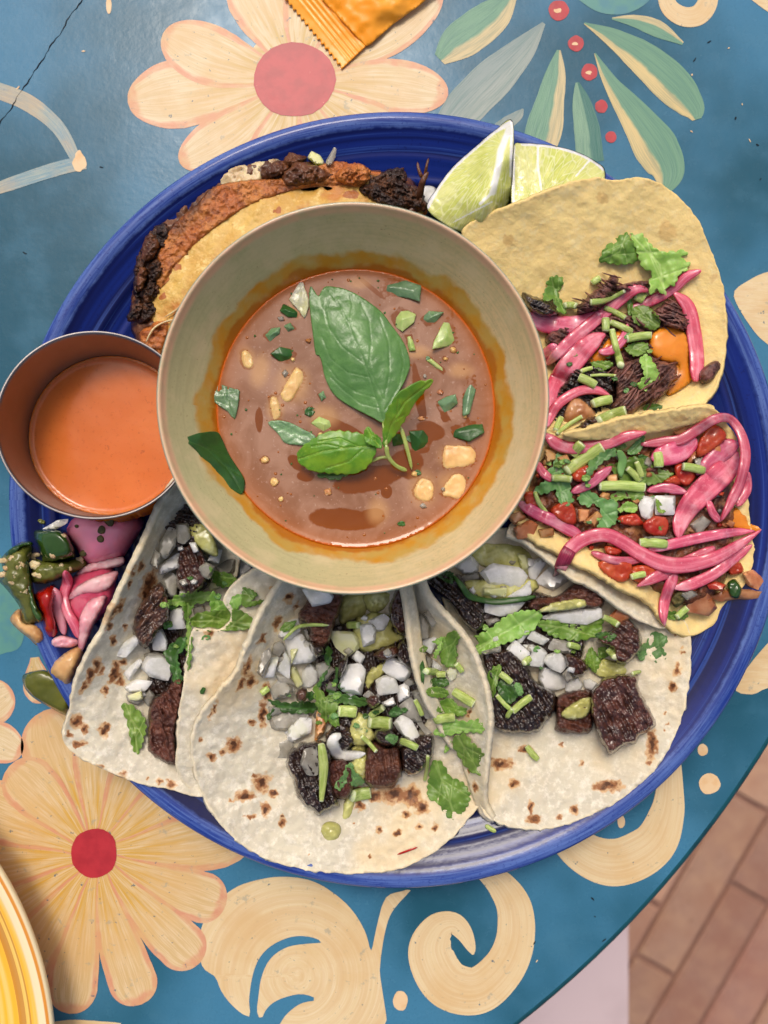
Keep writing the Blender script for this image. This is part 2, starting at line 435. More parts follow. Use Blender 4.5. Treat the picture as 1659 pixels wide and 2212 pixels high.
def M(name, col, rough=.5, spec=.5, layers=(), bump=(), sss=0, srad=(1, .5, .25), sscale=.003, metal=0, coat=0, coatr=.1, rnd=0, custom=None, trans=0, ior=1.45, rvar=0):
    m = bpy.data.materials.new(name); m.use_nodes = True; t = NT(m); b = t.n['Principled BSDF']
    c = col
    if custom: c = custom(t, c, b) or c
    for ly in layers:
        k, sc, lo, hi, cc, am = ly[:6]
        if k == 'n': f = t.ramp(t.noise(sc, 4), lo, hi)
        elif k == 'f': f = t.ramp(t.noise(sc, 8, rough=.7), lo, hi)
        elif k == 'v': f = t.ramp(t.voro(sc), lo, hi)
        elif k == 'u': f = t.ramp(t.noise(1, 4, vec=t.vscale(t.uv(), ly[6])), lo, hi)
        elif k[0] == 'a': f = t.ramp(t.math('ADD', t.attr(k[1:]), t.math('MULTIPLY', t.math('SUBTRACT', t.noise(sc, 5), .5), ly[6] if len(ly) > 6 else .8)), lo, hi)
        elif k[0] == 'x':
            sp = t.new('ShaderNodeSeparateXYZ'); t.l.new(t.uv(), sp.inputs[0]); f = t.ramp(t.math('ADD', sp.outputs[int(k[1])], t.math('MULTIPLY', t.math('SUBTRACT', t.noise(sc, 4), .5), ly[6] if len(ly) > 6 else .1)), lo, hi)
        c = t.mix(t.math('MULTIPLY', f, am), c, cc)
    if rnd:
        o = t.new('ShaderNodeObjectInfo'); hs = t.new('ShaderNodeHueSaturation'); t.val(hs.inputs['Color'], c)
        t.val(hs.inputs['Value'], t.ramp(o.outputs['Random'], 0, 1, 1 - rnd, 1 + rnd))
        t.val(hs.inputs['Hue'], t.ramp(t.math('FRACT', t.math('MULTIPLY', o.outputs['Random'], 7.3)), 0, 1, .5 - rnd * .04, .5 + rnd * .04))
        c = hs.outputs[0]
    t.val(b.inputs['Base Color'], c)
    b.inputs['Roughness'].default_value = rough
    if rvar: t.val(b.inputs['Roughness'], t.ramp(t.noise(160, 4), .3, .7, max(rough - rvar, .03), rough + rvar))
    b.inputs['Specular IOR Level'].default_value = spec; b.inputs['Metallic'].default_value = metal
    b.inputs['IOR'].default_value = ior
    if sss:
        b.inputs['Subsurface Weight'].default_value = sss; b.inputs['Subsurface Radius'].default_value = srad; b.inputs['Subsurface Scale'].default_value = sscale
    if trans: b.inputs['Transmission Weight'].default_value = trans
    if coat: b.inputs['Coat Weight'].default_value = coat; b.inputs['Coat Roughness'].default_value = coatr
    prev = None
    for bp in bump:
        sc, st, di = bp[:3]
        n = t.new('ShaderNodeBump'); n.inputs['Strength'].default_value = st; n.inputs['Distance'].default_value = di
        hgt = t.voro(sc) if len(bp) > 3 and bp[3] == 'v' else (t.noise(1, 4, vec=t.vscale(t.uv(), bp[4])) if len(bp) > 4 else t.noise(sc, 5))
        t.l.new(hgt, n.inputs['Height'])
        if prev: t.l.new(prev, n.inputs['Normal'])
        prev = n.outputs[0]
    if prev: t.l.new(prev, b.inputs['Normal'])
    MATS[name] = m
    return m

CREAM, SALMON = S(222, 190, 146), S(208, 136, 108)
m_table = M('table_paint', S(64, 120, 150), .24, .3, [('n', 6, .42, .6, S(28, 78, 94), .9), ('n', 60, .45, .75, S(70, 120, 144), .35), ('f', 900, .5, .75, S(40, 84, 104), .4), ('f', 420, .66, .74, S(120, 150, 165), .35), ('f', 160, .70, .74, S(20, 40, 50), .7)],
            [(420, .16, .0004), (60, .05, .0012)], rvar=.06)
m_edge = M('table_edge_paint', S(18, 82, 92), .3, .5, [('n', 60, .5, .7, S(10, 50, 60), .6)], [(150, .2, .001)])
def brush(name, c, c2, edge=None, elo=.74, amount=.8, along=(3, 26, 1), core=None, rough=.42):
    ly = [('u', 1, .42, .62, c2, amount, along), ('f', 300, .55, .72, S(196, 160, 112), .35), ('f', 240, .72, .76, S(60, 60, 55), .8)]
    def cu(t, cc, b):
        sp = t.new('ShaderNodeSeparateXYZ'); t.l.new(t.uv(), sp.inputs[0])
        wob = t.math('MULTIPLY', t.math('SUBTRACT', t.noise(120, 3), .5), .16)
        vv = t.math('ADD', t.math('ABSOLUTE', t.math('SUBTRACT', t.math('MULTIPLY', sp.outputs[1], 2), 1)), wob)
        uu = t.math('ADD', sp.outputs[0], wob)
        wob2 = t.math('MULTIPLY', t.math('SUBTRACT', t.noise(45, 3), .5), .3)
        vv = t.math('ADD', vv, wob2)
        c3 = t.mix(t.ramp(t.noise(1, 5, vec=t.vscale(t.uv(), (5, 60, 1)), rough=.7), .42, .66, 0, .4), cc, S(230, 214, 182))
        if core is not None: c3 = t.mix(t.math('MULTIPLY', t.ramp(sp.outputs[0], .85, .2), t.ramp(t.noise(1, 4, vec=t.vscale(t.uv(), (2, 12, 1))), .4, .6)), c3, core)
        c3 = t.mix(t.ramp(t.noise(1, 4, vec=t.vscale(t.uv(), along)), .42, .62, 0, amount), c3, c2)
        if edge is not None:
            f = t.math('MAXIMUM', t.ramp(vv, elo, elo + .1), t.ramp(uu, .9, .95))
            c3 = t.mix(t.math('MULTIPLY', f, t.ramp(t.noise(160, 4), .3, .6, .35, .8)), c3, edge)
        c3 = t.mix(t.ramp(t.noise(38, 5), .42, .66, 0, .5), c3, S(206, 168, 112))
        c3 = t.mix(t.ramp(t.noise(150, 6, rough=.7), .60, .68, 0, .55), c3, S(150, 150, 136))
        c3 = t.mix(t.ramp(t.noise(330, 6, rough=.7), .64, .68, 0, .9), c3, S(60, 96, 112))
        return c3
    return M(name, c, rough, .45, [('f', 300, .55, .75, S(190, 160, 118), .3), ('f', 230, .73, .76, S(60, 60, 55), .8)], [(200, .2, .0005), (1, .2, .0005, 'n', along)], custom=cu)
m_petal = brush('petal_paint', S(216, 196, 158), S(200, 174, 126), SALMON, core=S(196, 164, 94), amount=.6)
m_petal2 = brush('petal_paint_gold', S(212, 184, 138), S(194, 160, 98), S(204, 134, 106), core=S(204, 156, 50), amount=.6)
m_scroll = brush('scroll_paint', S(216, 192, 146), S(204, 168, 120), None, along=(2, 14, 1), amount=.45)
m_faint = brush('faint_stroke_paint', S(128, 152, 150), S(88, 134, 156), None, amount=.9)
m_red = M('red_paint', S(178, 44, 52), .4, .5, [('n', 120, .4, .65, S(150, 30, 40), .6), ('f', 380, .68, .73, S(225, 150, 130), .8)], [(180, .3, .0006)])
m_dotcream = M('cream_paint', S(222, 190, 146), .45, .45, [('n', 200, .45, .7, S(214, 170, 116), .7)], [(160, .3, .0008)])
def leafpaint(name, a, b_, split, w=.06):
    def cu(t, cc, bs):
        sp = t.new('ShaderNodeSeparateXYZ'); t.l.new(t.uv(), sp.inputs[0])
        f = t.ramp(t.math('ADD', sp.outputs[1], t.math('MULTIPLY', t.math('SUBTRACT', t.noise(90, 3), .5), .22)), split - w, split + w)
        return t.mix(t.ramp(t.noise(1, 4, vec=t.vscale(t.uv(), (3, 20, 1))), .4, .7, 0, .45), t.mix(f, a, b_), S(60, 110, 104))
    return M(name, a, .42, .45, [('f', 260, .7, .76, S(70, 90, 85), .6)], [(1, .3, .0006, 'n', (3, 20, 1))], custom=cu)
m_leafA = leafpaint('leaf_paint_green_cream', S(104, 146, 118), S(206, 184, 128), .68)
m_leafB = leafpaint('leaf_paint_cream_green', S(198, 180, 134), S(108, 150, 122), .38)
m_leafC = leafpaint('leaf_paint_grey', S(146, 156, 148), S(134, 148, 144), .5, .3)
m_leafD = leafpaint('leaf_paint_dark', S(58, 112, 100), S(120, 156, 128), .45)
m_crack = M('crack', S(20, 24, 30), .8, .2)
m_greenwash = M('green_wash_paint', S(86, 140, 130), .4, .45, [('n', 120, .4, .65, S(70, 125, 140), .7)])

m_brick = M('brick_floor_clay', S(164, 128, 110), .8, .2, [('f', 160, .5, .66, S(128, 96, 82), .45), ('n', 14, .35, .65, S(158, 116, 96), .8), ('n', 40, .4, .7, S(180, 142, 116), .5)], [(90, .4, .003)], rnd=.2)
m_mortar = M('mortar', S(142, 108, 94), .9, .2, [('n', 50, .4, .6, S(124, 94, 84), .6)], [(200, .4, .002)])
m_block = M('pale_panel', S(196, 176, 176), .6, .3, [('n', 12, .4, .6, S(184, 164, 164), .6)], [(120, .1, .001)])

PC = P(858, 1080, 2.4)                                # plate axis
def plate_col(t, cc, b):
    r, a, z = t.polar(PC)
    n1 = t.noise(1, 5, vec=t.vec(t.math('MULTIPLY', r, 420), t.math('MULTIPLY', a, .5), 0.3), rough=.65)
    n2 = t.noise(1, 3, vec=t.vec(t.math('MULTIPLY', r, 130), t.math('MULTIPLY', a, .35), 4.3))
    c = t.mix(t.ramp(n2, .44, .6), S(3, 12, 66), S(16, 38, 116))
    c = t.mix(t.ramp(n1, .54, .68, 0, .7), c, S(50, 80, 154))
    sp = t.ramp(t.noise(900, 2), .62, .7, 0, .45); c = t.mix(sp, c, S(10, 16, 70))
    rim = t.ramp(t.math('ADD', r, t.math('MULTIPLY', t.math('SUBTRACT', t.noise(260, 4), .5), .0016)), .1386, .1400)
    rimc = t.mix(t.ramp(t.noise(1, 5, vec=t.vec(t.math('MULTIPLY', r, 700), t.math('MULTIPLY', a, 3.0), 2.0), rough=.7), .36, .66), S(92, 118, 180), S(34, 58, 136)); rimc = t.mix(t.ramp(t.noise(1100, 3), .56, .68, 0, .5), rimc, S(34, 46, 120))
    c = t.mix(t.math('MULTIPLY', rim, .8), c, rimc)
    return c
m_plate = M('blue_glaze', S(20, 34, 120), .11, .28, (), [(300, .04, .001)], custom=plate_col)
def yplate(t, cc, b):
    r, a, z = t.polar(YC)
    n = t.noise(1, 4, vec=t.vec(t.math('MULTIPLY', r, 240), t.math('MULTIPLY', a, .6), 0))
    c = t.mix(t.ramp(n, .4, .65), S(250, 186, 40), S(240, 206, 110))
    n2 = t.noise(1, 1, vec=t.vec(t.math('MULTIPLY', r, 330), 0.2, 3))
    c = t.mix(t.ramp(n2, .57, .62, 0, .75), c, S(190, 120, 30))
    c = t.mix(t.ramp(r, YR - .0066, YR - .0052), c, S(240, 222, 176))
    c = t.mix(t.math('MULTIPLY', t.ramp(r, YR - .0026, YR - .002), t.ramp(r, YR - .0008, YR - .0014)), c, S(214, 140, 50))
    return c
BC = P(762, 860, 6.8)                                 # bowl axis
Z_BROTH = 4.35
def bowl_col(t, cc, b):
    r, a, z = t.polar(BC)
    wob = t.math('MULTIPLY', t.math('SUBTRACT', t.noise(1, 4, vec=t.vec(t.math('MULTIPLY', a, 2.2), t.math('MULTIPLY', r, 60), 1.0)), .5), .02)
    zz = t.math('ADD', z, wob)
    sp = t.new('ShaderNodeSeparateXYZ'); t.l.new(t.pos(), sp.inputs[0])
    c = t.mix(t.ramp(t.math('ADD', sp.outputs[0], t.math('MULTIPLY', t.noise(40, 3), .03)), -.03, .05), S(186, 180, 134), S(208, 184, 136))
    c = t.mix(t.ramp(t.noise(700, 4), .40, .7, 0, .35), c, S(168, 166, 122))
    c = t.mix(t.ramp(t.noise(1500, 2), .68, .72, 0, .7), c, S(110, 84, 50))
    c = t.mix(t.ramp(t.noise(1, 4, vec=t.vec(t.math('MULTIPLY', z, 900), t.math('MULTIPLY', a, 1.2), 5.0)), .45, .65, 0, .35), c, S(164, 156, 116))
    c = t.mix(t.ramp(t.noise(75, 5), .45, .68, 0, .5), c, S(212, 194, 152))
    st = t.ramp(zz, (Z_BROTH + .86) * .01, (Z_BROTH + .62) * .01)
    sc = t.mix(t.ramp(t.noise(130, 4), .35, .65), S(192, 132, 18), S(182, 148, 66))
    c = t.mix(t.math('MULTIPLY', st, t.ramp(t.noise(90, 4), .2, .5, .55, .95)), c, sc)
    c = t.mix(t.ramp(zz, (Z_BROTH + .32) * .01, (Z_BROTH + .1) * .01, 0, .85), c, S(170, 96, 8))
    ring = t.math('MULTIPLY', t.ramp(r, .0594, .0602), t.ramp(t.noise(180, 4), .3, .6, .45, .95))
    c = t.mix(ring, c, S(224, 180, 144))
    c = t.mix(t.math('MULTIPLY', t.ramp(r, .0611, .0618), .9), c, S(122, 150, 132))
    c = t.mix(t.ramp(z, .064, .058), c, c)
    return c
m_bowl = M('celadon_glaze', S(165, 160, 115), .22, .5, (), [(500, .08, .0006), (60, .05, .002)], custom=bowl_col, coat=.3, coatr=.08)
m_bowlout = M('bowl_outer_glaze', S(110, 140, 125), .25, .5, [('n', 120, .4, .65, S(150, 160, 130), .6)], coat=.3)
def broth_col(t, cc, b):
    c = t.mix(t.ramp(t.noise(70, 5, dist=1.2), .35, .68), S(132, 92, 68), S(158, 120, 98))  # mauve tone: sky reflection put into the base colour
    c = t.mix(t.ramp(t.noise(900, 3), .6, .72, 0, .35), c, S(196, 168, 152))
    c = t.mix(t.ramp(t.math('ADD', t.attr('reflection_and_oil'), t.math('MULTIPLY', t.math('SUBTRACT', t.noise(160, 4), .5), .55)), .38, .5), c, S(116, 58, 8))  # brown: dark reflections painted into the colour, plus oily garnish outlines
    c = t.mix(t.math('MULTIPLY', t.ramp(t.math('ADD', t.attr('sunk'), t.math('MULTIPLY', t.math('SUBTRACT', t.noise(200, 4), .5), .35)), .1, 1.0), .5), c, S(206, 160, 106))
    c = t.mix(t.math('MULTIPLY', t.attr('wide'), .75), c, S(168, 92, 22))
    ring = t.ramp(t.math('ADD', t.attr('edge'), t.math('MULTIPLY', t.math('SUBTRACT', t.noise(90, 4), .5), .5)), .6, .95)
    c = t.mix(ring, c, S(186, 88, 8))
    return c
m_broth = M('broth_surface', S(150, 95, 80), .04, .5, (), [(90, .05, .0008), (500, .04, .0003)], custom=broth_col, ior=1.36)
m_oil = M('amber_oil', S(150, 82, 18), .05, .5, coat=.3, coatr=.03)
m_steel = M('brushed_steel', S(142, 136, 134), .42, .5, [('n', 60, .3, .7, S(132, 124, 120), .6)], [(900, .08, .0003)], metal=1)
m_sauce = M('chipotle_cream', S(208, 108, 42), .16, .5, [('f', 600, .55, .66, S(180, 84, 26), .55), ('f', 240, .61, .66, S(150, 64, 16), .65), ('n', 40, .35, .65, S(220, 120, 52), .6), ('aedge', 200, .3, .9, S(196, 104, 14), .85, .3)], [(300, .04, .0005)], sss=.3, srad=(1, .4, .1), sscale=.004)
m_drip = M('orange_sauce', S(228, 140, 42), .14, .5, [('n', 80, .4, .7, S(206, 112, 26), .6)], [(200, .1, .0006)], sss=.3, srad=(1, .5, .1), sscale=.003)

m_flour = M('flour_tortilla', S(208, 200, 176), .58, .32, [('n', 60, .40, .64, S(192, 184, 164), .7), ('f', 300, .46, .64, S(232, 225, 206), .75), ('f', 700, .56, .68, S(186, 178, 158), .55), ('n', 26, .5, .72, S(224, 198, 148), .6), ('f', 900, .68, .73, S(176, 120, 62), .5),
            ('aspot', 420, .2, .55, S(204, 154, 92), .7, 1.1), ('aspot', 560, .42, .8, S(136, 78, 36), .85, 1.3), ('aspot', 420, .74, 1.02, S(58, 30, 17), .85, .9), ('arim', 200, .5, 1.0, S(232, 216, 178), .4)],
            [(420, .35, .0008), (140, .4, .0022)], sss=.2, srad=(1, .7, .45), sscale=.0012, rvar=.12)
m_corn = M('corn_tortilla', S(238, 212, 142), .65, .3, [('n', 38, .38, .62, S(222, 192, 126), .6), ('f', 260, .48, .66, S(228, 208, 152), .75), ('f', 700, .55, .7, S(200, 168, 104), .3), ('f', 900, .70, .73, S(110, 74, 40), .7), ('aspot', 200, .35, .7, S(190, 144, 82), .45, 1.0), ('arim', 160, .4, .9, S(222, 194, 128), .6)],
           [(480, .35, .0008), (120, .3, .002)], sss=.15, srad=(1, .6, .3), sscale=.0012)
m_fried = M('fried_tortilla', S(212, 174, 92), .45, .45, [('n', 50, .38, .62, S(196, 148, 62), .8), ('f', 320, .5, .68, S(234, 208, 136), .7), ('f', 700, .58, .7, S(170, 116, 46), .5), ('n', 70, .52, .68, S(186, 104, 40), .7), ('arim', 90, .2, .7, S(170, 88, 32), .95, 1.1), ('f', 420, .67, .71, S(120, 60, 24), .8), ('aspot', 160, .35, .55, S(160, 84, 34), .9, 1.0)],
            [(520, .5, .0009), (150, .4, .002)], sss=.1, sscale=.001)
m_crust = M('fried_cheese_crust', S(174, 96, 40), .34, .5, [('n', 110, .35, .65, S(196, 126, 58), .8), ('f', 420, .48, .64, S(112, 52, 22), .7), ('n', 40, .55, .68, S(56, 26, 12), .8), ('f', 600, .6, .7, S(206, 146, 76), .5)],
            [(600, .9, .001), (180, .6, .002)])
m_char = M('charred_cheese', S(46, 26, 16), .34, .5, [('n', 160, .45, .62, S(108, 66, 36), .7), ('f', 420, .5, .64, S(18, 10, 8), .9)], [(600, 1, .0012), (200, .7, .0022)])
m_cheese = M('melted_cheese', S(214, 192, 148), .35, .5, [('n', 110, .42, .64, S(176, 140, 92), .9), ('n', 90, .55, .66, S(120, 74, 42), .7)], [(160, .4, .002)], sss=.3, sscale=.003)
m_stew = M('stewed_meat', S(104, 62, 34), .32, .5, [('n', 130, .4, .62, S(70, 38, 22), .8), ('f', 220, .55, .7, S(150, 104, 62), .6)], [(240, .7, .0016)])
m_beef = M('grilled_beef', S(84, 51, 37), .28, .5, [('n', 220, .38, .62, S(44, 26, 20), .85), ('f', 520, .52, .7, S(118, 76, 54), .6), ('f', 800, .6, .7, S(26, 16, 12), .6)], [(700, .55, .0008), (240, .45, .0015)], rnd=.2, rvar=.14, coat=.5, coatr=.12)
m_beefchar = M('charred_beef', S(46, 30, 23), .26, .5, [('n', 220, .4, .62, S(20, 13, 11), .75), ('f', 480, .52, .7, S(98, 62, 44), .6)], [(700, .6, .0008), (240, .5, .0016)], rvar=.16, coat=.5, coatr=.12)
m_beefred = M('seared_beef', S(94, 54, 40), .3, .5, [('n', 220, .38, .62, S(62, 34, 26), .8), ('f', 520, .53, .7, S(140, 90, 66), .55), ('f', 800, .6, .7, S(40, 22, 18), .6)], [(700, .8, .0009), (240, .5, .0018)], rnd=.12, rvar=.14)
m_shred = M('shredded_beef', S(128, 82, 70), .34, .5, [('n', 220, .38, .62, S(62, 36, 36), .85), ('f', 480, .5, .68, S(142, 98, 86), .65)], [(600, .8, .001)], rnd=.15, rvar=.12)
m_onion = M('white_onion', S(238, 236, 228), .18, .5, [('n', 150, .40, .66, S(212, 212, 200), .8), ('f', 500, .5, .68, S(250, 249, 244), .7), ('n', 90, .56, .7, S(224, 226, 186), .5)], [(380, .14, .0006)], sss=.7, srad=(1, 1, .92), sscale=.004, rnd=.07, trans=.06, coat=.2, coatr=.05)
m_onionclear = M('translucent_onion', S(202, 198, 184), .14, .5, [('n', 170, .38, .64, S(166, 158, 140), .8), ('f', 480, .54, .7, S(228, 226, 214), .6)], [(380, .3, .0007)], sss=.4, srad=(1, .95, .85), sscale=.0025, rnd=.12, trans=.5)
m_onionyel = M('yellowish_onion', S(214, 214, 150), .25, .5, [('n', 110, .4, .66, S(226, 224, 190), .8)], [(220, .2, .0008)], sss=.7, srad=(1, 1, .6), sscale=.005)
m_onioncook = M('cooked_onion', S(204, 152, 104), .2, .5, [('n', 110, .4, .64, S(168, 102, 56), .85), ('f', 420, .67, .72, S(80, 40, 24), .8)], [(200, .3, .001)], sss=.4, srad=(1, .6, .3), sscale=.002, rnd=.26)
m_pink = M('pickled_onion', S(200, 84, 108), .16, .5, [('u', 1, .42, .62, S(228, 138, 156), .65, (2.5, 3.6, 1)), ('u', 1, .52, .7, S(178, 50, 84), .5, (1.8, 2.4, 1)), ('n', 130, .5, .68, S(228, 164, 172), .6), ('f', 600, .55, .7, S(236, 172, 184), .4), ('x1', 200, .80, .98, S(180, 34, 74), .7, .15), ('x1', 200, .2, .02, S(176, 32, 70), .6, .15)],
           [(1, .16, .0006, 'n', (5, 11, 1)), (420, .22, .0006)], sss=.5, srad=(1, .35, .4), sscale=.0025, rnd=.14, coat=.5, coatr=.06)
m_pinkpale = M('pale_pickled_onion', S(236, 190, 190), .22, .5, [('n', 90, .4, .64, S(222, 150, 160), .8), ('aprof', 160, .5, .1, S(200, 96, 124), .6, .4)], [(160, .2, .0008)], sss=.6, srad=(1, .5, .5), sscale=.005, rnd=.08)
m_pinkbulb = M('pink_onion_bulb', S(246, 142, 166), .22, .5, [('n', 50, .4, .64, S(226, 150, 168), .7), ('aprof', 60, .75, .3, S(196, 62, 104), .7, .3)], [(120, .12, .001)], sss=.6, srad=(1, .45, .5), sscale=.006)
m_pinkdark = M('magenta_pickled_onion', S(126, 30, 58), .24, .5, [('u', 1, .4, .64, S(170, 60, 88), .8, (2, 8, 1))], [(1, .3, .0008, 'n', (3, 20, 1))], sss=.4, srad=(1, .35, .4), sscale=.004)
def leafmat(name, a, b_, vein, rough=.36, sss=.25):
    return M(name, a, rough, .45, [('n', 160, .38, .64, b_, .8), ('f', 600, .55, .7, vein, .3), ('avein', 300, .5, .95, vein, .55, .25)], [(420, .35, .0006)], sss=sss, srad=(.5, 1, .2), sscale=.001, rnd=.16)
m_cil = leafmat('cilantro_leaf', S(110, 140, 56), S(80, 112, 38), S(146, 168, 94))
m_cildark = leafmat('dark_cilantro_leaf', S(62, 96, 38), S(44, 74, 28), S(80, 124, 58))
m_cilpale = leafmat('pale_cilantro_leaf', S(140, 178, 84), S(118, 160, 66), S(170, 198, 120))
m_cilgrey = leafmat('grey_green_cilantro_leaf', S(104, 146, 82), S(84, 126, 66), S(138, 172, 112))
m_basil = leafmat('basil_leaf', S(88, 126, 66), S(72, 110, 56), S(62, 98, 44), .26, .1)
m_basily = leafmat('young_basil_leaf', S(112, 148, 34), S(70, 120, 30), S(150, 176, 70), .3, .3)
m_basild = leafmat('dark_basil_leaf', S(52, 96, 38), S(40, 80, 34), S(76, 116, 56), .3)
m_wet = leafmat('wet_scallion', S(112, 144, 104), S(88, 122, 84), S(120, 160, 110), .16)
m_wetpale = M('pale_scallion', S(176, 196, 122), .22, .5, [('n', 140, .4, .64, S(140, 172, 90), .8)], [(200, .3, .0008)], sss=.4, srad=(.7, 1, .3), sscale=.003, rnd=.1)
m_stem = M('cilantro_stem', S(178, 194, 112), .24, .5, [('u', 1, .4, .62, S(138, 162, 72), .8, (2, 5, 1)), ('f', 300, .5, .7, S(196, 206, 142), .5), ('x0', 100, .96, .99, S(206, 216, 170), .9, .0), ('x0', 100, .04, .01, S(206, 216, 170), .9, .0)], [(1, .3, .0005, 'n', (2, 10, 1))], sss=.35, srad=(.7, 1, .3), sscale=.003, rnd=.14)
m_salsa = M('avocado_salsa', S(202, 200, 124), .12, .5, [('n', 120, .4, .64, S(172, 168, 96), .85), ('n', 200, .52, .66, S(222, 222, 170), .6), ('f', 500, .64, .71, S(110, 110, 60), .5)], [(200, .4, .0012)], sss=.35, srad=(1, 1, .4), sscale=.003, rnd=.06)
m_potato = M('soup_potato', S(226, 186, 122), .3, .5, [('n', 100, .4, .64, S(206, 158, 96), .85), ('aprof', 200, .55, .15, S(176, 120, 92), .8, .5)], [(200, .3, .001)], sss=.4, srad=(1, .7, .4), sscale=.004, rnd=.06)
m_tomato = M('tomato', S(172, 50, 28), .16, .5, [('n', 160, .4, .62, S(192, 84, 48), .8), ('f', 300, .6, .72, S(120, 24, 14), .6)], [(170, .3, .001)], sss=.4, srad=(1, .3, .12), sscale=.004, rnd=.12)
m_mince = M('saucy_filling', S(120, 66, 44), .26, .5, [('n', 200, .36, .6, S(72, 38, 28), .85), ('n', 120, .54, .66, S(176, 120, 80), .75), ('f', 500, .58, .7, S(150, 60, 34), .6)], [(420, .8, .0014)], rnd=.1)
m_jal = M('jalapeno_skin', S(34, 62, 20), .16, .5, [('n', 50, .4, .64, S(50, 82, 24), .7)], [(120, .12, .0008)], coat=.3, rnd=.1)
m_jalin = M('pickled_jalapeno', S(104, 106, 44), .22, .5, [('n', 90, .38, .62, S(78, 84, 32), .85), ('f', 260, .6, .72, S(150, 144, 90), .6)], [(180, .4, .0014)], sss=.35, srad=(.8, 1, .3), sscale=.003, rnd=.08)
m_olive = M('olive_pepper', S(96, 98, 30), .22, .5, [('n', 50, .4, .64, S(74, 80, 26), .8), ('f', 240, .66, .72, S(56, 60, 20), .6)], [(140, .15, .001)], sss=.3, srad=(.8, 1, .2), sscale=.003)
m_chili = M('red_chili', S(168, 24, 12), .14, .5, [('n', 70, .4, .64, S(140, 16, 10), .7)], [(120, .1, .0008)], coat=.3, sss=.15, srad=(1, .2, .1), sscale=.003)
m_seed = M('pepper_seed', S(204, 182, 140), .35, .5, [('n', 200, .4, .64, S(170, 140, 96), .8)], [(260, .4, .001)], sss=.3, sscale=.002, rnd=.12)
m_herbbit = M('dried_oregano', S(96, 88, 50), .6, .3, [('n', 240, .4, .6, S(70, 66, 36), .8)])
m_garlic = M('pickled_garlic', S(206, 164, 110), .26, .5, [('n', 80, .4, .64, S(180, 128, 74), .8)], [(140, .3, .0014)], sss=.45, srad=(1, .7, .4), sscale=.004)
m_limerind = M('lime_rind', S(32, 66, 20), .35, .5, [('n', 200, .4, .64, S(54, 92, 28), .7)], [(400, .4, .0008)])
def lime(name, cx, cy, ang):
    c0 = P(cx, cy, 3.5)
    def cu(t, cc, b):
        r, a, z = t.polar(c0)
        v = t.vec(t.math('MULTIPLY', r, 95), t.math('MULTIPLY', a, 9.0), 0)
        w = t.new('ShaderNodeVectorMath', operation='ADD'); t.l.new(v, w.inputs[0]); t.l.new(t.vec(t.math('MULTIPLY', t.noise(60, 3), .8), t.math('MULTIPLY', t.noise(75, 3), .8), 0), w.inputs[1])
        d = t.voro(1.6, vec=w.outputs[0]); e = t.voro(1.6, vec=w.outputs[0], feat='DISTANCE_TO_EDGE')
        c = t.mix(t.ramp(d, .1, .8), S(214, 218, 118), S(190, 200, 84))
        c = t.mix(t.ramp(e, .10, .0, 0, .65), c, S(236, 238, 186))
        return t.mix(t.ramp(t.noise(90, 4), .4, .66, 0, .6), c, S(226, 226, 150))
    return M(name, S(210, 214, 120), .12, .5, [('apith', 160, .3, .8, S(242, 244, 224), .95, .25)], [(300, .35, .001), (110, .25, .002)], sss=.5, srad=(.9, 1, .35), sscale=.005, custom=cu, coat=.3, coatr=.06)
m_lime = lime('lime_flesh', 1090, 330, 0)
m_lime2 = lime('lime_flesh_back', 1150, 470, 0)
m_wrap = M('orange_wrapper', S(255, 158, 24), .3, .5, [('n', 40, .4, .66, S(255, 180, 64), .5)], [(60, .12, .002)], rvar=.05)
# ------------------------------------------------------------------ brick floor
FZ = -72.0
fl = link('brick_floor', [(-1.4, -1.4, (FZ - .35) * .01), (1.4, -1.4, (FZ - .35) * .01), (1.4, 1.4, (FZ - .35) * .01), (-1.4, 1.4, (FZ - .35) * .01)], [(0, 1, 2, 3)], m_mortar, smooth=False)
tag(fl, kind='structure')
def rbox(hx, hy, hz, b):
    v = []; f = []
    for z, i in ((-hz, 0), (hz - b, 0), (hz, b)):
        v += [(-hx + i, -hy + i, z), (hx - i, -hy + i, z), (hx - i, hy - i, z), (-hx + i, hy - i, z)]
    for k in (0, 4):
        for i in range(4): f.append((k + i, k + (i + 1) % 4, k + 4 + (i + 1) % 4, k + 4 + i))
    f.append((8, 9, 10, 11)); return v, f
dpx = (H - FZ) / F * .01
bv, bf = rbox(404 * dpx / 2 - .0022, 98 * dpx / 2 - .0022, .012, .003)
bme = bpy.data.meshes.new('brick'); bme.from_pydata(bv, [], bf); bme.materials.append(m_brick)
ang = math.atan2(.867, .498)
u = np.array([.498, -.867]); w = np.array([.867, .498]); J = np.array([1448., 2107.])
for k in range(-4, 7):
    off = {0: .0, -1: .0}.get(k, 0) + [.12, .62, .3, .8][k % 4] * 404
    if k == -1: off = 7
    if k == 0: off = 240
    for j in range(-4, 5):
        c = J + w * (k + .5) * 98 + u * (off + (j + .5) * 404)
        if not (900 < c[0] < 2300 and 1100 < c[1] < 3000): continue
        o = bpy.data.objects.new('brick', bme); COL.objects.link(o); o.parent = fl
        p = P(c[0], c[1], FZ - .9)
        o.location = [float(a) for a in p - np.array(fl.location)]
        o.rotation_euler = (random.uniform(-.004, .004), random.uniform(-.004, .004), ang + random.uniform(-.006, .006)); o.location.z += random.uniform(-.0008, .0008)
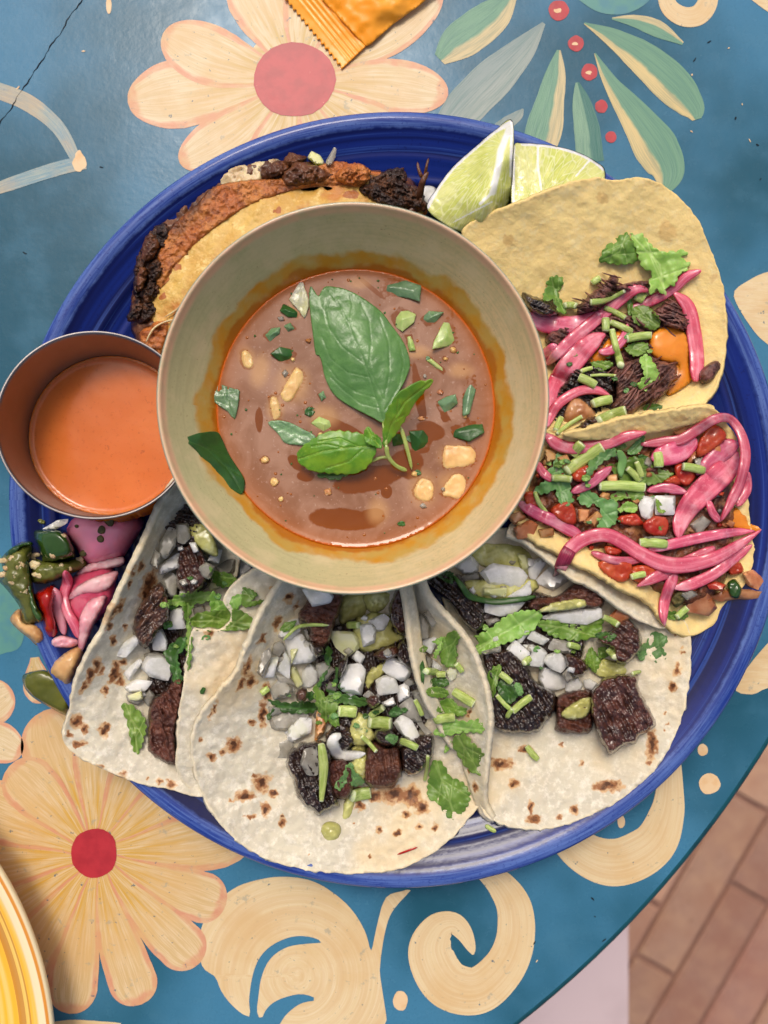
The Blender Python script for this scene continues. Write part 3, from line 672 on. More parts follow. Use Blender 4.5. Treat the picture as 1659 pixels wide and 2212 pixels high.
# pale panel standing beside the table
pz = -48.
a = P([1000, 1360, 1360, 1000], [1900, 1900, 2500, 2500], pz)
bmx = []
for zz in (FZ - .3, pz - .4, pz):
    q = a.copy(); q[:, 2] = zz * .01
    if zz == pz: c_ = q.mean(0); q = c_ + (q - c_) * np.array([.985, .99, 1])
    bmx.append(q)
vv = np.vstack(bmx); ff = [(8, 9, 10, 11), (0, 3, 2, 1)]
for k in (0, 4):
    for i in range(4): ff.append((k + i, k + 4 + i, k + 4 + (i + 1) % 4, k + (i + 1) % 4))
tag(link('pale_block', vv, ff, m_block, smooth=False, closed=True), 'smooth pale greyish pink block standing on the bricks beyond the table edge', 'block')

# ------------------------------------------------------------------ table
ep = np.array([(1640, 1659), (1483, 1864), (1365, 2008), (1260, 2108), (1147, 2203)], float)
A_ = np.c_[2 * ep, np.ones(5)]; s_ = np.linalg.lstsq(A_, (ep ** 2).sum(1), rcond=None)[0]
tr = math.sqrt(s_[2] + s_[0] ** 2 + s_[1] ** 2)
TC = P(s_[0], s_[1], 0); TR = tr * H / F
prof = [(0, 0)] + [(TR * k, 0) for k in (.25, .5, .75, .9)] + [(TR - .34, 0), (TR - .2, -.05), (TR - .07, -.17), (TR, -.42), (TR + .02, -1.0), (TR - .05, -1.9), (TR - .3, -2.3), (TR - 2, -2.4), (TR - 2, -2.42)]
table = thing('painted_table', 'round blue painted table decorated with cream flowers and scrolls', 'table', (TC[0], TC[1], 0))
lathe('tabletop', prof[:6], (TC[0] * 100, TC[1] * 100, 0), m_table, table, n=256)
lathe('table_edge', prof[5:], (TC[0] * 100, TC[1] * 100, 0), m_edge, table, n=256)
lathe('pedestal', [(5, -2.42), (4.5, -8), (4, -60), (7, -66), (20, -70), (21, -72)], (TC[0] * 100, TC[1] * 100, 0), m_edge, table, n=48)

def ribbon(name, path, m, z, parent=None, n=8, closed=False, prof=None, nseg=8, wob=.03):
    p = catmull(path, nseg, closed=False); L = np.hypot(*np.diff(p[:, :2], axis=0).T).sum()
    p = resample(p, max(L / 110, 1.6), closed=False); k = len(p); x, y, wd = p.T
    tx, ty = np.gradient(x), np.gradient(y); l = np.hypot(tx, ty) + 1e-9; nx, ny = -ty / l, tx / l
    t = np.linspace(0, 1, k); s = np.linspace(-1, 1, n)
    wd = wd * (1 + wob * 2 * fbm(t * 9, t * 0 + x[0], 3, 2))
    X = x[:, None] + nx[:, None] * s * wd[:, None] * .5; Y = y[:, None] + ny[:, None] * s * wd[:, None] * .5
    V = P(X.ravel(), Y.ravel(), z); U = np.stack([np.repeat(t, n), np.tile(s * .5 + .5, k)], -1)
    Fs = []
    for i in range(k - 1):
        for j in range(n - 1):
            a_ = i * n + j; Fs.append((a_, a_ + 1, a_ + n + 1, a_ + n))
    o = link(name, V, Fs, m, parent, uv=U); me = o.data
    if me.polygons[len(me.polygons) // 2].normal.z < 0: me.flip_normals()
    return o
def petal(base, tip, wd, m, z, parent, bend=0, fat=.62):
    b, t_ = np.array(base, float), np.array(tip, float); d = t_ - b; nrm = np.array([-d[1], d[0]])
    pth = []
    for s in np.r_[np.linspace(0, fat, 7)[:-1], 1 - (1 - fat) * (1 - np.linspace(0, 1, 14)) ** 2]:
        c = b + d * s + nrm * bend * math.sin(math.pi * s)
        ww = (.30 + .70 * math.sin(math.pi * .5 * min(s / fat, 1)) ** 1.3) if s < fat else math.sqrt(max(1 - ((s - fat) / (1 - fat)) ** 2, 0))
        pth.append((c[0], c[1], max(ww * wd, 2)))
    return ribbon('petal', pth, m, z, parent, n=15, wob=.02)
def flat(name, outline, m, z, parent, step=12, uvdir=None, sm=4):
    o = catmull(outline, sm) if sm else np.array(outline, float)
    v, f, b = fill(o, step); mn = v.min(0); sp = np.ptp(v, axis=0)
    if uvdir is None: U = (v - mn) / sp
    else: U = uvdir(v)
    return link(name, P(v[:, 0], v[:, 1], z), f, m, parent, uv=U)
def disc(name, x, y, r, m, z, parent, ry=None, wob=.06):
    a = np.linspace(0, 2 * math.pi, 26)[:-1]; k = 1 + wob * 2 * fbm(np.cos(a) * 2, np.sin(a) * 2, int(x), 2)
    return flat(name, np.stack([x + r * k * np.cos(a), y + (ry or r) * k * np.sin(a)], -1), m, z, parent, max(r / 4, 3), sm=2)
# crimson-centred flower at the top
fl1 = disc('painted_flower', 640, 175, 118, m_petal, .006, table)
for i, (tip, wd, bn) in enumerate([((276, 222), 150, .02), ((352, 72), 132, -.04), ((520, -90), 150, .03), ((690, -90), 120, 0), ((952, -18), 92, .06), ((968, 205), 118, -.03), ((388, 352), 108, -.04), ((560, 420), 110, 0), ((760, 380), 120, 0), ((900, 320), 110, .03)]):
    c = np.array([640, 175.]); d = np.array(tip) - c; petal(c + d * .12, tip, wd, m_petal, .010 + i * .0012, fl1, bn)
disc('flower_center', 635, 172, 90, m_red, .03, fl1, 80, .03)
# gold flower at the lower left
fl2 = disc('painted_flower', 205, 1845, 190, m_petal2, .006, table)
c = np.array([205, 1845.])
for i, (tip, wd, fat) in enumerate([((95, 1535), 165, .72), ((215, 1560), 120, .7), ((330, 1590), 120, .7), ((450, 1665), 132, .7), ((545, 1790), 141, .72), ((488, 1955), 110, .8), ((432, 2080), 110, .8), ((305, 2170), 108, .82), ((150, 2190), 110, .8), ((20, 2130), 120, .75), ((-90, 2010), 132, .7), ((-120, 1880), 132, .7), ((-75, 1730), 134, .75), ((20, 1655), 120, .75)]):
    d = np.array(tip) - c; petal(c + d * .14, tip, wd, m_petal2, .010 + i * .0012, fl2, .02, fat)
disc('flower_center', 202, 1843, 50, m_red, .034, fl2, 56, .07)
fl3 = disc('painted_flower', -60, 1560, 60, m_petal, .006, table)
for i, (tip, wd) in enumerate([((26, 1490), 100), ((48, 1628), 88), ((150, 1440), 120)]):
    b = (-90, 1560) if i < 2 else (75, 1420); petal(b, tip if i < 2 else (85, 1520), wd if i < 2 else 62, m_petal, .009 + i * .001, fl3)
# scrolls
O5, O6 = (0, 1460), (829.5, 1460)
flat('painted_scroll', T2(O5, [(862, 1180), (866, 1110), (885, 1050), (930, 985), (1000, 925), (1080, 890), (1200, 868), (1330, 880), (1430, 930), (1520, 1010), (1580, 1110), (1603, 1190), (1625, 1095), (1665, 960), (1740, 930), (1775, 925), (1700, 1010), (1665, 1100), (1640, 1280), (1640, 1560), (1205, 1560), (1212, 1504), (1240, 1460), (1300, 1415), (1362, 1402), (1350, 1386), (1290, 1375), (1200, 1400), (1150, 1440), (1128, 1484), (1110, 1450), (1115, 1400), (1130, 1300), (1170, 1220), (1240, 1172), (1330, 1157), (1392, 1152), (1350, 1130), (1270, 1125), (1180, 1160), (1120, 1220), (1090, 1300), (1076, 1400), (1078, 1472), (1020, 1440), (960, 1370), (930, 1300), (890, 1275), (868, 1240)]), m_scroll, .012, table, sm=3,
     uvdir=lambda v: np.stack([np.arctan2(v[:, 1] - 2110, v[:, 0] - 640) / 6.3 + .5, np.hypot(v[:, 0] - 640, v[:, 1] - 2110) / 250], -1))
ribbon('painted_scroll', [(1045, 1880, 40), (1085, 1915, 62), (1112, 1965, 76), (1112, 2035, 84), (1085, 2095, 92), (1030, 2140, 102), (965, 2125, 106), (930, 2060, 98), (945, 2010, 74), (978, 1995, 50), (1002, 2015, 38), (1018, 2048, 20), (1022, 2062, 4)], m_scroll, .014, table, wob=.01)
ribbon('painted_scroll', [(1445, 1640, 50), (1447, 1700, 58), (1440, 1760, 76), (1410, 1825, 96), (1340, 1862, 104), (1275, 1850, 92), (1215, 1800, 70), (1180, 1740, 40)], m_scroll, .014, table, wob=.01)
disc('painted_scroll', 1342, 1775, 8, m_dotcream, .012, table, 14)
flat('painted_scroll', [(1585, 640), (1610, 610), (1670, 585), (1740, 600), (1740, 800), (1660, 745), (1625, 710)], m_scroll, .012, table)
flat('painted_scroll', [(1590, 1480), (1680, 1370), (1740, 1380), (1740, 1500), (1665, 1485), (1625, 1500)], m_scroll, .012, table)
ribbon('painted_scroll', [(1452, -70, 30), (1438, -25, 34), (1446, 15, 38), (1478, 36, 42), (1512, 30, 44), (1530, -5, 42), (1510, -50, 40)], m_scroll, .014, table, wob=.01)
flat('painted_scroll', [(1612, -20), (1640, 12), (1680, 34), (1720, 20), (1700, -30)], m_scroll, .012, table)
ribbon('painted_scroll', [(60, 2230, 20), (150, 2216, 26), (260, 2225, 30)], m_scroll, .013, table)
for x, y, r, ry in ((1533, 1693, 23, 23), (1518, 1620, 11, 13), (865, 2162, 16, 22), (235, 12, 6, 18)): disc('painted_dot', x, y, r, m_dotcream, .014, table, ry)
# leaves and berries, top right
ribbon('painted_leaf', [(1110, -20, 20), (1075, 25, 66), (1030, 62, 84), (985, 95, 76), (950, 128, 30)], m_leafB, .012, table)
ribbon('painted_leaf', [(1175, 50, 8), (1130, 105, 54), (1070, 165, 84), (1010, 225, 86), (960, 285, 60)], m_leafC, .012, table)
ribbon('painted_leaf', [(1207, 108, 8), (1200, 160, 44), (1188, 220, 62), (1175, 280, 78), (1160, 330, 70)], m_leafB, .013, table)
ribbon('painted_leaf', [(1247, 178, 8), (1256, 220, 40), (1268, 280, 56), (1275, 350, 60)], m_leafD, .013, table)
ribbon('painted_leaf', [(1285, 115, 4), (1320, 180, 34), (1375, 255, 72), (1418, 320, 96), (1442, 370, 76), (1436, 412, 26)], m_leafA, .013, table)
ribbon('painted_leaf', [(1262, 50, 4), (1325, 82, 40), (1395, 130, 74), (1455, 185, 84), (1495, 232, 58), (1505, 258, 20)], m_leafA, .014, table)
ribbon('painted_leaf', [(1322, 40, 4), (1370, 45, 26), (1420, 62, 36), (1475, 94, 8)], m_leafB, .013, table)
flat('painted_leaf', [(1245, -20), (1400, -20), (1395, 8), (1350, 30), (1300, 28), (1262, 8)], m_greenwash, .012, table)
ribbon('painted_leaf', [(1130, 235, 3), (1118, 250, 22), (1090, 268, 26), (1060, 280, 10)], m_leafC, .013, table)
for x, y, r in ((1207, 22, 22), (1244, 94, 17), (1273, 156, 18), (1299, 230, 14), (1320, 296, 12)):
    d_ = disc('painted_berry', x, y, r, m_red, .016, table)
    if y < 200: disc('berry_highlight', x - 2, y + 1, r * .4, m_dotcream, .019, d_, r * .22, .3)
ribbon('painted_stroke', [(-20, 190, 34), (60, 222, 36), (125, 275, 30), (165, 345, 22)], m_faint, .010, table)
ribbon('painted_stroke', [(185, 352, 26), (140, 360, 30), (80, 378, 30), (-20, 412, 26)], m_faint, .012, table)
disc('painted_stroke', 172, 350, 14, m_dotcream, .014, table, 20, .3)
flat('painted_stroke', [(-30, 1180), (20, 1230), (50, 1300), (48, 1390), (10, 1410), (-30, 1400)], m_greenwash, .010, table)
cr = [(178 - 182 * t + 1.6 * math.sin(t * 31) + 1.2 * math.sin(t * 97), -4 + 278 * t + 1.5 * math.cos(t * 23), 1.8 + 1.0 * math.sin(t * 40)) for t in np.linspace(0, 1, 40)]
ribbon('table_crack', cr, m_crack, .012, table, n=3, nseg=2)
for i in range(26):                                   # chips and scratches in the paint
    x, y = random.choice([(random.uniform(1150, 1560), random.uniform(1850, 2100)), (random.uniform(0, 400), random.uniform(0, 700)), (random.uniform(1450, 1650), random.uniform(60, 560))])
    if (x, y) and (1640 - x) * .9 + (1659 - y) < 0 and x > 1350: continue
    a_ = random.uniform(0, 3.14); l_ = random.uniform(3, 11)
    ribbon('paint_chip', [(x, y, 1.5), (x + l_ * .5 * math.cos(a_), y + l_ * .5 * math.sin(a_) + random.uniform(-1, 1), random.uniform(2, 4)), (x + l_ * math.cos(a_), y + l_ * math.sin(a_), 1.2)], m_crack if i % 2 else m_dotcream, .02, table, n=3, nseg=2)

# ------------------------------------------------------------------ second plate, yellow, lower left
YC = P(-677, 2295, 2.0); YR = 794 * (H - 2.0) / F * .01
m_yplate = M('yellow_glaze', S(250, 190, 50), .15, .5, (), [(300, .04, .001)], custom=yplate, coat=.4, coatr=.06)
yr = YR * 100
tag(lathe('yellow_plate', [(0, .5), (yr * .6, .55), (yr - 2.2, 1.2), (yr - .6, 1.86), (yr - .2, 2.0), (yr - .05, 1.96), (yr, 1.8), (yr - .3, 1.55), (yr - 3, .5), (yr * .55, 0), (yr * .5, .2), (0, .25)], (YC[0] * 100, YC[1] * 100, 0), m_yplate, n=200),
    'yellow glazed plate with thin brown rings and cream lip in the corner', 'plate')

# ------------------------------------------------------------------ main blue plate
pr = 842 * (H - 2.4) / F
def ripple(r, a):
    e = np.clip((r - 3) / 2, 0, 1) * np.clip((pr - .9 - r) / .6, 0, 1)
    return e * (.022 * np.sin(r * 7.4) + .010 * np.sin(r * 17 + 1))
top = [(0, .9)] + [(r_, .92 + .0 * r_) for r_ in np.arange(1, 9.2, .25)]
for r_ in np.arange(9.2, pr - .7, .08):
    t_ = (r_ - 9.2) / (pr - .7 - 9.2); top.append((r_, .92 + 1.35 * t_ ** 1.5))
top += [(pr - .62, 2.30), (pr - .5, 2.37), (pr - .3, 2.42), (pr - .12, 2.40), (pr - .02, 2.32), (pr, 2.2), (pr - .06, 2.08)]
under = [(pr - .4, 1.9), (pr - 2, 1.2), (10.6, .6), (8.8, .35), (8.6, 0), (8.2, 0), (8.1, .3), (0, .35)]
plate = thing('dinner_plate', 'round cobalt blue ringed plate piled with tacos', 'plate', (PC[0], PC[1], 0))
lathe('plate_face', top, (PC[0] * 100, PC[1] * 100, 0), m_plate, plate, n=256, ripple=ripple)
lathe('plate_underside', [top[-1]] + under, (PC[0] * 100, PC[1] * 100, 0), m_plate, plate, n=128)
gy, gx = np.meshgrid((np.arange(570) - 4.5) * CELL, (np.arange(430) - 4.5) * CELL, indexing='ij')
for it in range(2):
    zz = 1.0 if it == 0 else HBz
    rr_ = np.hypot((gx - CX) * (H - zz) / F - PC[0] * 100, -(gy - CY) * (H - zz) / F - PC[1] * 100)
    HBz = np.interp(rr_, [q_[0] for q_ in top], [q_[1] for q_ in top], right=0)
HB[:] = HBz
def plate_floor(x, y):
    i, j = hb_idx(x, y); return HBz[i, j] + .13

# ------------------------------------------------------------------ orange wrapper, top
def zig(a, b, n, amp):
    a, b = np.array(a, float), np.array(b, float); d = b - a; nr = np.array([-d[1], d[0]]) / np.hypot(*d); out = []
    for i in range(n): out += [tuple(a + d * i / n), tuple(a + d * (i + .12) / n + nr * amp)]
    return out + [tuple(b)]
edge_ = zig((590, -30), (737, 150), 17, -7)
wo = edge_ + [(760, 132), (800, 96), (850, 52), (900, 16), (945, -20), (945, -60), (620, -60)]
wr = thing('snack_wrapper', 'shiny orange foil wrapper corner with zigzag crimped edge lying on the flower', 'wrapper', P(780, 20, 0))
pouch = sheet('pouch', [(640, -60), (676, -22), (790, 100), (800, 96), (850, 52), (900, 16), (945, -20), (945, -60)], [(640, -60, .6), (790, 100, .16), (720, 20, .36), (740, 0, .5), (800, 60, .36), (830, 20, .62), (850, 52, .2), (900, 16, .3), (945, -30, .35), (780, -30, .6), (860, 0, .55)], m_wrap, wr, .03, 5, ((.05, 26), (.03, 60)), sm=0)
seam = sheet('crimped_seam', edge_ + [(790, 100), (676, -22), (640, -60), (560, -60)], [(560, -60, .12), (737, 150, .1), (640, -60, .5), (790, 100, .16), (660, 40, .1), (716, 20, .34), (690, 60, .14)], m_wrap, wr, .03, 3.2, ((.01, 30),), sm=0)
me_ = seam.data                                        # pressed lines along the crimp
for v_ in me_.vertices:
    g_ = seam.location + wr.location + v_.co; z_ = g_.z * 100; px_ = g_.x * 100 * F / (H - z_) + CX; py_ = -g_.y * 100 * F / (H - z_) + CY
    d_ = (px_ - 590) * .774 - (py_ + 30) * .632
    if 22 < d_ < 64: v_.co.z += .00022 * math.sin(d_ / 42 * 2 * math.pi * 4)
# ------------------------------------------------------------------ soup bowl
br = 425 * (H - 6.8) / F
bc = (BC[0] * 100, BC[1] * 100, 0)
bin_ = [(0, 1.6), (1.5, 1.62), (2.6, 1.9), (3.6, 2.7), (4.35, 3.6), (4.9, 4.45), (5.35, 5.2), (5.75, 5.95), (5.98, 6.45), (6.06, 6.66)]
bowl = thing('soup_bowl', 'celadon green stoneware bowl with pinkish lip in the middle of the plate', 'bowl', (BC[0], BC[1], .0092))
lathe('bowl_inside', bin_ + [(br - .12, 6.78), (br - .05, 6.82), (br, 6.76), (br + .01, 6.64)], bc, m_bowl, bowl, n=200)
lathe('bowl_outside', [(br + .01, 6.64), (br - .04, 6.5), (5.9, 5.9), (5.4, 4.9), (4.7, 3.6), (3.9, 2.5), (3.0, 1.7), (2.9, .96), (2.6, .96), (2.5, 1.2), (0, 1.2)], bc, m_bowlout, bowl, n=128)
rb = float(np.interp(Z_BROTH, [q[1] for q in bin_], [q[0] for q in bin_]))
bx, by = BC[0] * 100 * F / (H - Z_BROTH) + CX, -BC[1] * 100 * F / (H - Z_BROTH) + CY; bpx = rb * F / (H - Z_BROTH)
aa = np.linspace(0, 2 * math.pi, 140)[:-1]
bo = np.stack([bx + bpx * np.cos(aa), by + bpx * np.sin(aa)], -1)
v, f, b = fill(bo, 4.5); x, y = v.T
reflection_and_oil = spots_attr(x, y, [(740, 1122, 70, 22, 4), (800, 1035, 72, 24, -14), (755, 1040, 34, 16, -20), (660, 1028, 18, 12), (835, 1062, 12, 14), (880, 1000, 32, 30), (640, 1000, 22, 12, 40), (905, 850, 10, 60, -10), (745, 930, 60, 14, 28), (560, 905, 8, 26), (800, 620, 40, 5, 40), (650, 640, 8, 20, 20), (805, 1115, 26, 16), (700, 745, 6, 70, -14), (930, 930, 30, 18, 20), (655, 610, 4, 4)])  # dark reflections on the broth, painted as brown patches
d = d_ = segdist(x, y, np.vstack([b, b[:1]]))
z = Z_BROTH + .05 * np.exp(-(d / 7) ** 2) + .006 * fbm(x / 30, y / 30, 4)
v0 = v
bm_ = link('broth', P(x, y, z), f, m_broth, attrs={'sunk': spots_attr(x, y, [(535, 772, 26, 18, 60), (560, 800, 20, 34, 10), (632, 830, 34, 40), (595, 880, 18, 28), (985, 985, 34, 24), (915, 1055, 30, 34), (975, 1045, 32, 26), (640, 660, 16, 24), (790, 690, 40, 16), (995, 800, 26, 16), (815, 1105, 22, 28), (700, 900, 30, 24), (775, 610, 24, 12), (900, 760, 30, 14)]), 'wide': np.exp(-d_ / 26.), 'reflection_and_oil': reflection_and_oil, 'edge': np.exp(-(d / 8) ** 2)})
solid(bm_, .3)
tag(bm_, 'mauve brown broth with painted amber reflections filling the green bowl', 'soup')
gxx, gyy = hb_poly(bo); i_, j_ = hb_idx(gxx, gyy); BROTH_M = np.zeros_like(HB, bool); BROTH_M[i_, j_] = True
i0 = HB.copy()
rimo = np.stack([762 + 425 * np.cos(aa), 860 + 425 * np.sin(aa)], -1)
HB[BROTH_M] = Z_BROTH

# ------------------------------------------------------------------ sauce cup, leaning under the bowl's lip
cz = 5.6; cc = P(211, 917, cz) * 100; cr_ = 206 * (H - cz) / F
ax = Vector((.20, .085, 1)).normalized()
base = Vector(cc) - ax * 4.0
cup = thing('sauce_cup', 'brushed steel sauce cup tucked under the green bowl lip', 'cup', np.array(base) * .01)
k_ = cr_ / 3.05
lathe('cup_wall', [(0, 0), (2.5 * k_, 0), (2.62 * k_, .12), (2.98 * k_, 3.9), (3.04 * k_, 4.0), (3.05 * k_, 4.03), (3.03 * k_, 4.06), (2.98 * k_, 4.04), (2.93 * k_, 3.9), (2.58 * k_, .2), (2.45 * k_, .08), (0, .08)], tuple(base), m_steel, cup, n=140, axis=ax)
# level sauce: slice of the leaning cup wall
sz = float(base.z) + 1.8
q = Vector((0, 0, 1)).rotation_difference(ax).to_matrix(); pts = []
for a_ in np.linspace(0, 2 * math.pi, 121)[:-1]:
    lo, hi = None, None
    best = None
    for hh in np.linspace(.2, 3.9, 200):
        rr = (2.58 + (2.93 - 2.58) * (hh - .2) / 3.7) * k_
        w_ = base + q @ Vector((rr * math.cos(a_), rr * math.sin(a_), hh))
        e = abs(w_.z - sz)
        if best is None or e < best[0]: best = (e, w_)
    pts.append(best[1])
so = np.array([(p_.x * F / (H - sz) + CX, -p_.y * F / (H - sz) + CY) for p_ in pts])
v, f, b = fill(so, 5); x, y = v.T; d = segdist(x, y, np.vstack([b, b[:1]]))
s0 = link('chipotle_sauce', P(x, y, sz + .09 * np.exp(-(d / 6) ** 2) + .012 * fbm(x / 40, y / 40, 8)), f, m_sauce, attrs={'edge': np.exp(-(d / 9) ** 2)})
solid(s0, .6); tag(s0, 'smooth orange chipotle sauce inside the steel cup', 'sauce')
cupo = np.stack([211 + 200 * np.cos(aa), 917 + 192 * np.sin(aa)], -1)

# ------------------------------------------------------------------ in the soup
def soup(fn, name, label, cat, *a, group=None, **k):
    o = fn(name, *a, **k); return tag(o, label, cat, group)
ZB = Z_BROTH
for i, (poly, lab) in enumerate([
        ([(150, 1160), (270, 940), (320, 910), (390, 990), (330, 1120), (240, 1240)], 'cream potato piece breaking the broth left of the big basil leaf'),
        ([(65, 1180), (145, 1170), (180, 1310), (160, 1370), (90, 1380)], 'narrow pale potato stick in the broth near the left basil leaf'),
        ([(1570, 1590), (1659, 1580), (1850, 1600), (1850, 1760), (1659, 1800), (1560, 1790)], 'square potato cube in the broth by the right side of the bowl'),
        ([(1540, 2010), (1659, 1830), (1790, 1870), (1740, 2070), (1640, 2050)], 'lower right potato cube half sunk in the broth'),
        ([(1310, 1980), (1380, 1860), (1480, 1900), (1500, 2020), (1440, 2090), (1340, 2060)], 'sunken potato cube left of the two right hand cubes'),
        ([(-180, 780), (-120, 760), (-60, 830), (-70, 930), (-160, 920)], 'brown capped potato piece near the left rim of the broth')]):
    soup(lump, 'potato_piece', lab, 'potato', T('b', poly), .16, m_potato, z0=ZB - .12, r=7, p=1.8, sm=2, soft=2, n1=(.03, 22), n2=(.012, 7), put=False)
wet = [([(1030, 250), (1050, 160), (1130, 155), (1250, 165), (1385, 210), (1370, 350), (1270, 320), (1130, 300), (1030, 325)], 'l', 'wide dark green scallion piece floating at the top of the broth'),
       ([(1120, 480), (1200, 390), (1340, 460), (1320, 530), (1220, 610), (1150, 560)], 'p', 'pale scallion chunk right of the big basil leaf'),
       ([(1240, 640), (1300, 630), (1335, 770), (1280, 780)], 'p', 'small pale stem bit below the pale scallion chunk'),
       ([(1380, 500), (1450, 430), (1580, 440), (1500, 540), (1420, 560)], 'l', 'light green scallion flake near the top right of the broth'),
       ([(1480, 760), (1490, 700), (1570, 540), (1659, 420), (1680, 560), (1700, 700), (1600, 740)], 'p', 'folded pale green scallion at the right of the broth'),
       ([(160, 430), (190, 370), (300, 400), (340, 440), (310, 490), (230, 480)], 'd', 'dark green scallion flake beside the yellow blossom piece'),
       ([(80, 800), (160, 740), (250, 760), (310, 800), (270, 885), (170, 880)], 'd', 'dark folded scallion piece left of the big basil leaf'),
       ([(20, 640), (80, 580), (165, 570), (160, 630), (75, 700)], 'l', 'pale green scallion square near the upper left broth'),
       ([(190, 560), (250, 530), (300, 590), (230, 620)], 'l', 'faint green fleck above the dark folded scallion'),
       ([(430, 1400), (500, 1330), (600, 1370), (615, 1430), (540, 1480)], 'p', 'crumpled pale scallion between the basil sprig and left leaf'),
       ([(490, 1150), (540, 1110), (565, 1180), (520, 1210)], 'l', 'small green scallion ring under the big basil leaf'),
       ([(1280, 1470), (1400, 1460), (1475, 1560), (1440, 1640), (1310, 1680)], 'd', 'dark green scallion piece right of the basil stem'),
       ([(1120, 1500), (1210, 1480), (1240, 1580), (1140, 1600)], 'd', 'dark scallion scrap tucked beneath the basil stem'),
       ([(1640, 1440), (1780, 1370), (1910, 1400), (1930, 1480), (1800, 1560), (1660, 1520)], 'd', 'dark green scallion square near the right rim of the broth'),
       ([(1510, 1220), (1600, 1170), (1680, 1150), (1700, 1230), (1620, 1300), (1640, 1400), (1570, 1380)], 'l', 'ragged cilantro scrap at the right of the broth'),
       ([(1740, 1180), (1770, 1000), (1850, 980), (1860, 1100), (1800, 1320), (1740, 1340)], 'l', 'long pale green scallion sliver at the far right of the broth'),
       ([(1430, 860), (1470, 840), (1600, 950), (1580, 980)], 'p', 'short pale stem right of the big basil leaf'),
       ([(-260, 340), (-150, 330), (-60, 360), (-100, 440), (-210, 450)], 'd', 'dark green scrap by the upper left edge of the broth')]
for poly, kd, lab in wet:
    z_ = ZB + .02
    tag(leaf('scallion_piece', T('b', poly), {'l': m_wet, 'd': m_basild, 'p': m_wetpale}[kd], None, z=z_ - .02, ser=0, curl=.03, thick=.07, put=False, dome=.5, tilt=(random.uniform(-.006, .006), random.uniform(-.006, .006)), veins=[[(0, 0), (1, 1)]]), lab, 'scallion')
tag(leaf('scallion_piece', T('w', [(510, 290), (560, 260), (640, 290), (740, 320), (730, 450), (700, 575), (640, 500), (560, 450), (510, 400)]), m_wet, None, z=ZB + .06, ser=0, curl=.06, thick=.06, put=False), 'green scallion piece against the left rim of the broth', 'scallion')
tag(leaf('blossom_piece', T('b', [(240, 330), (350, 150), (375, 230), (410, 330), (400, 430), (370, 495), (330, 430)]), m_onionyel, None, z=ZB + .08, ser=0, curl=.06, thick=.08, put=False), 'yellow blossom like piece at the upper left of the broth', 'vegetable')
# basil sprig
sprig = thing('basil_sprig', 'green basil sprig with one big leaf floating in the centre of the soup', 'basil', P(840, 975, ZB))
bv_ = [T('b', [(1055, 1390), (1000, 1200), (940, 1000), (890, 860), (830, 730), (750, 530), (660, 360), (580, 250)])]
for pts_ in ([(930, 945), (950, 700), (930, 500), (860, 360)], [(940, 945), (1060, 1200), (1110, 950), (1100, 700), (1020, 480)], [(890, 880), (700, 740), (580, 560), (540, 380)], [(930, 1000), (750, 960), (600, 840), (530, 660)], [(990, 1180), (820, 1130), (660, 1020), (560, 880)], [(1020, 1270), (860, 1230), (720, 1120), (600, 1000)], [(1070, 1290), (1190, 1080), (1230, 880), (1190, 690)], [(760, 520), (790, 400), (770, 290)]):
    bv_.append(T('b', pts_))
leaf('leaf', T('b', [(1055, 1392), (1100, 1290), (1190, 1130), (1265, 980), (1285, 860), (1230, 700), (1130, 560), (1030, 430), (850, 300), (720, 240), (650, 225), (560, 218), (520, 260), (490, 300), (430, 215), (415, 300), (425, 450), (450, 650), (470, 800), (500, 815), (525, 880), (550, 1000), (620, 1140), (730, 1230), (860, 1300), (960, 1350)]), m_basil, sprig, ser=0, sm=1, veins=bv_, curl=.025, thick=.03, step=2.6, put=False, vdepth=.015,
     ctrl=[a + (zz,) for a, zz in zip(T('b', [(1055, 1390), (900, 900), (700, 600), (450, 230), (600, 230), (1280, 860), (1030, 430), (550, 1000), (480, 800), (430, 500), (730, 1230), (1100, 900)]), (ZB + .35, ZB + .42, ZB + .32, ZB + .06, ZB + .03, ZB + .12, ZB + .08, ZB + .08, ZB + .05, ZB + .10, ZB + .12, ZB + .36))])
leaf('leaf', T('b', [(305, 1700), (340, 1620), (440, 1540), (530, 1490), (640, 1465), (760, 1470), (880, 1495), (960, 1560), (1000, 1600), (985, 1660), (950, 1740), (890, 1800), (800, 1835), (700, 1842), (560, 1832), (440, 1810), (360, 1770)]), m_basily, sprig, ser=.9, sstep=9, sm=1, curl=.03, thick=.05, step=2.4, put=False, vdepth=.05,
     veins=[T('b', a) for a in ([(1000, 1590), (760, 1610), (540, 1640), (330, 1710)], [(860, 1610), (680, 1530), (500, 1560)], [(880, 1620), (760, 1730), (560, 1790)], [(700, 1610), (560, 1580), (440, 1600)])],
     ctrl=[a + (zz,) for a, zz in zip(T('b', [(1000, 1590), (700, 1640), (330, 1700), (700, 1470), (700, 1835), (500, 1640)]), (ZB + .75, ZB + .85, ZB + .5, ZB + .7, ZB + .45, ZB + .75))])
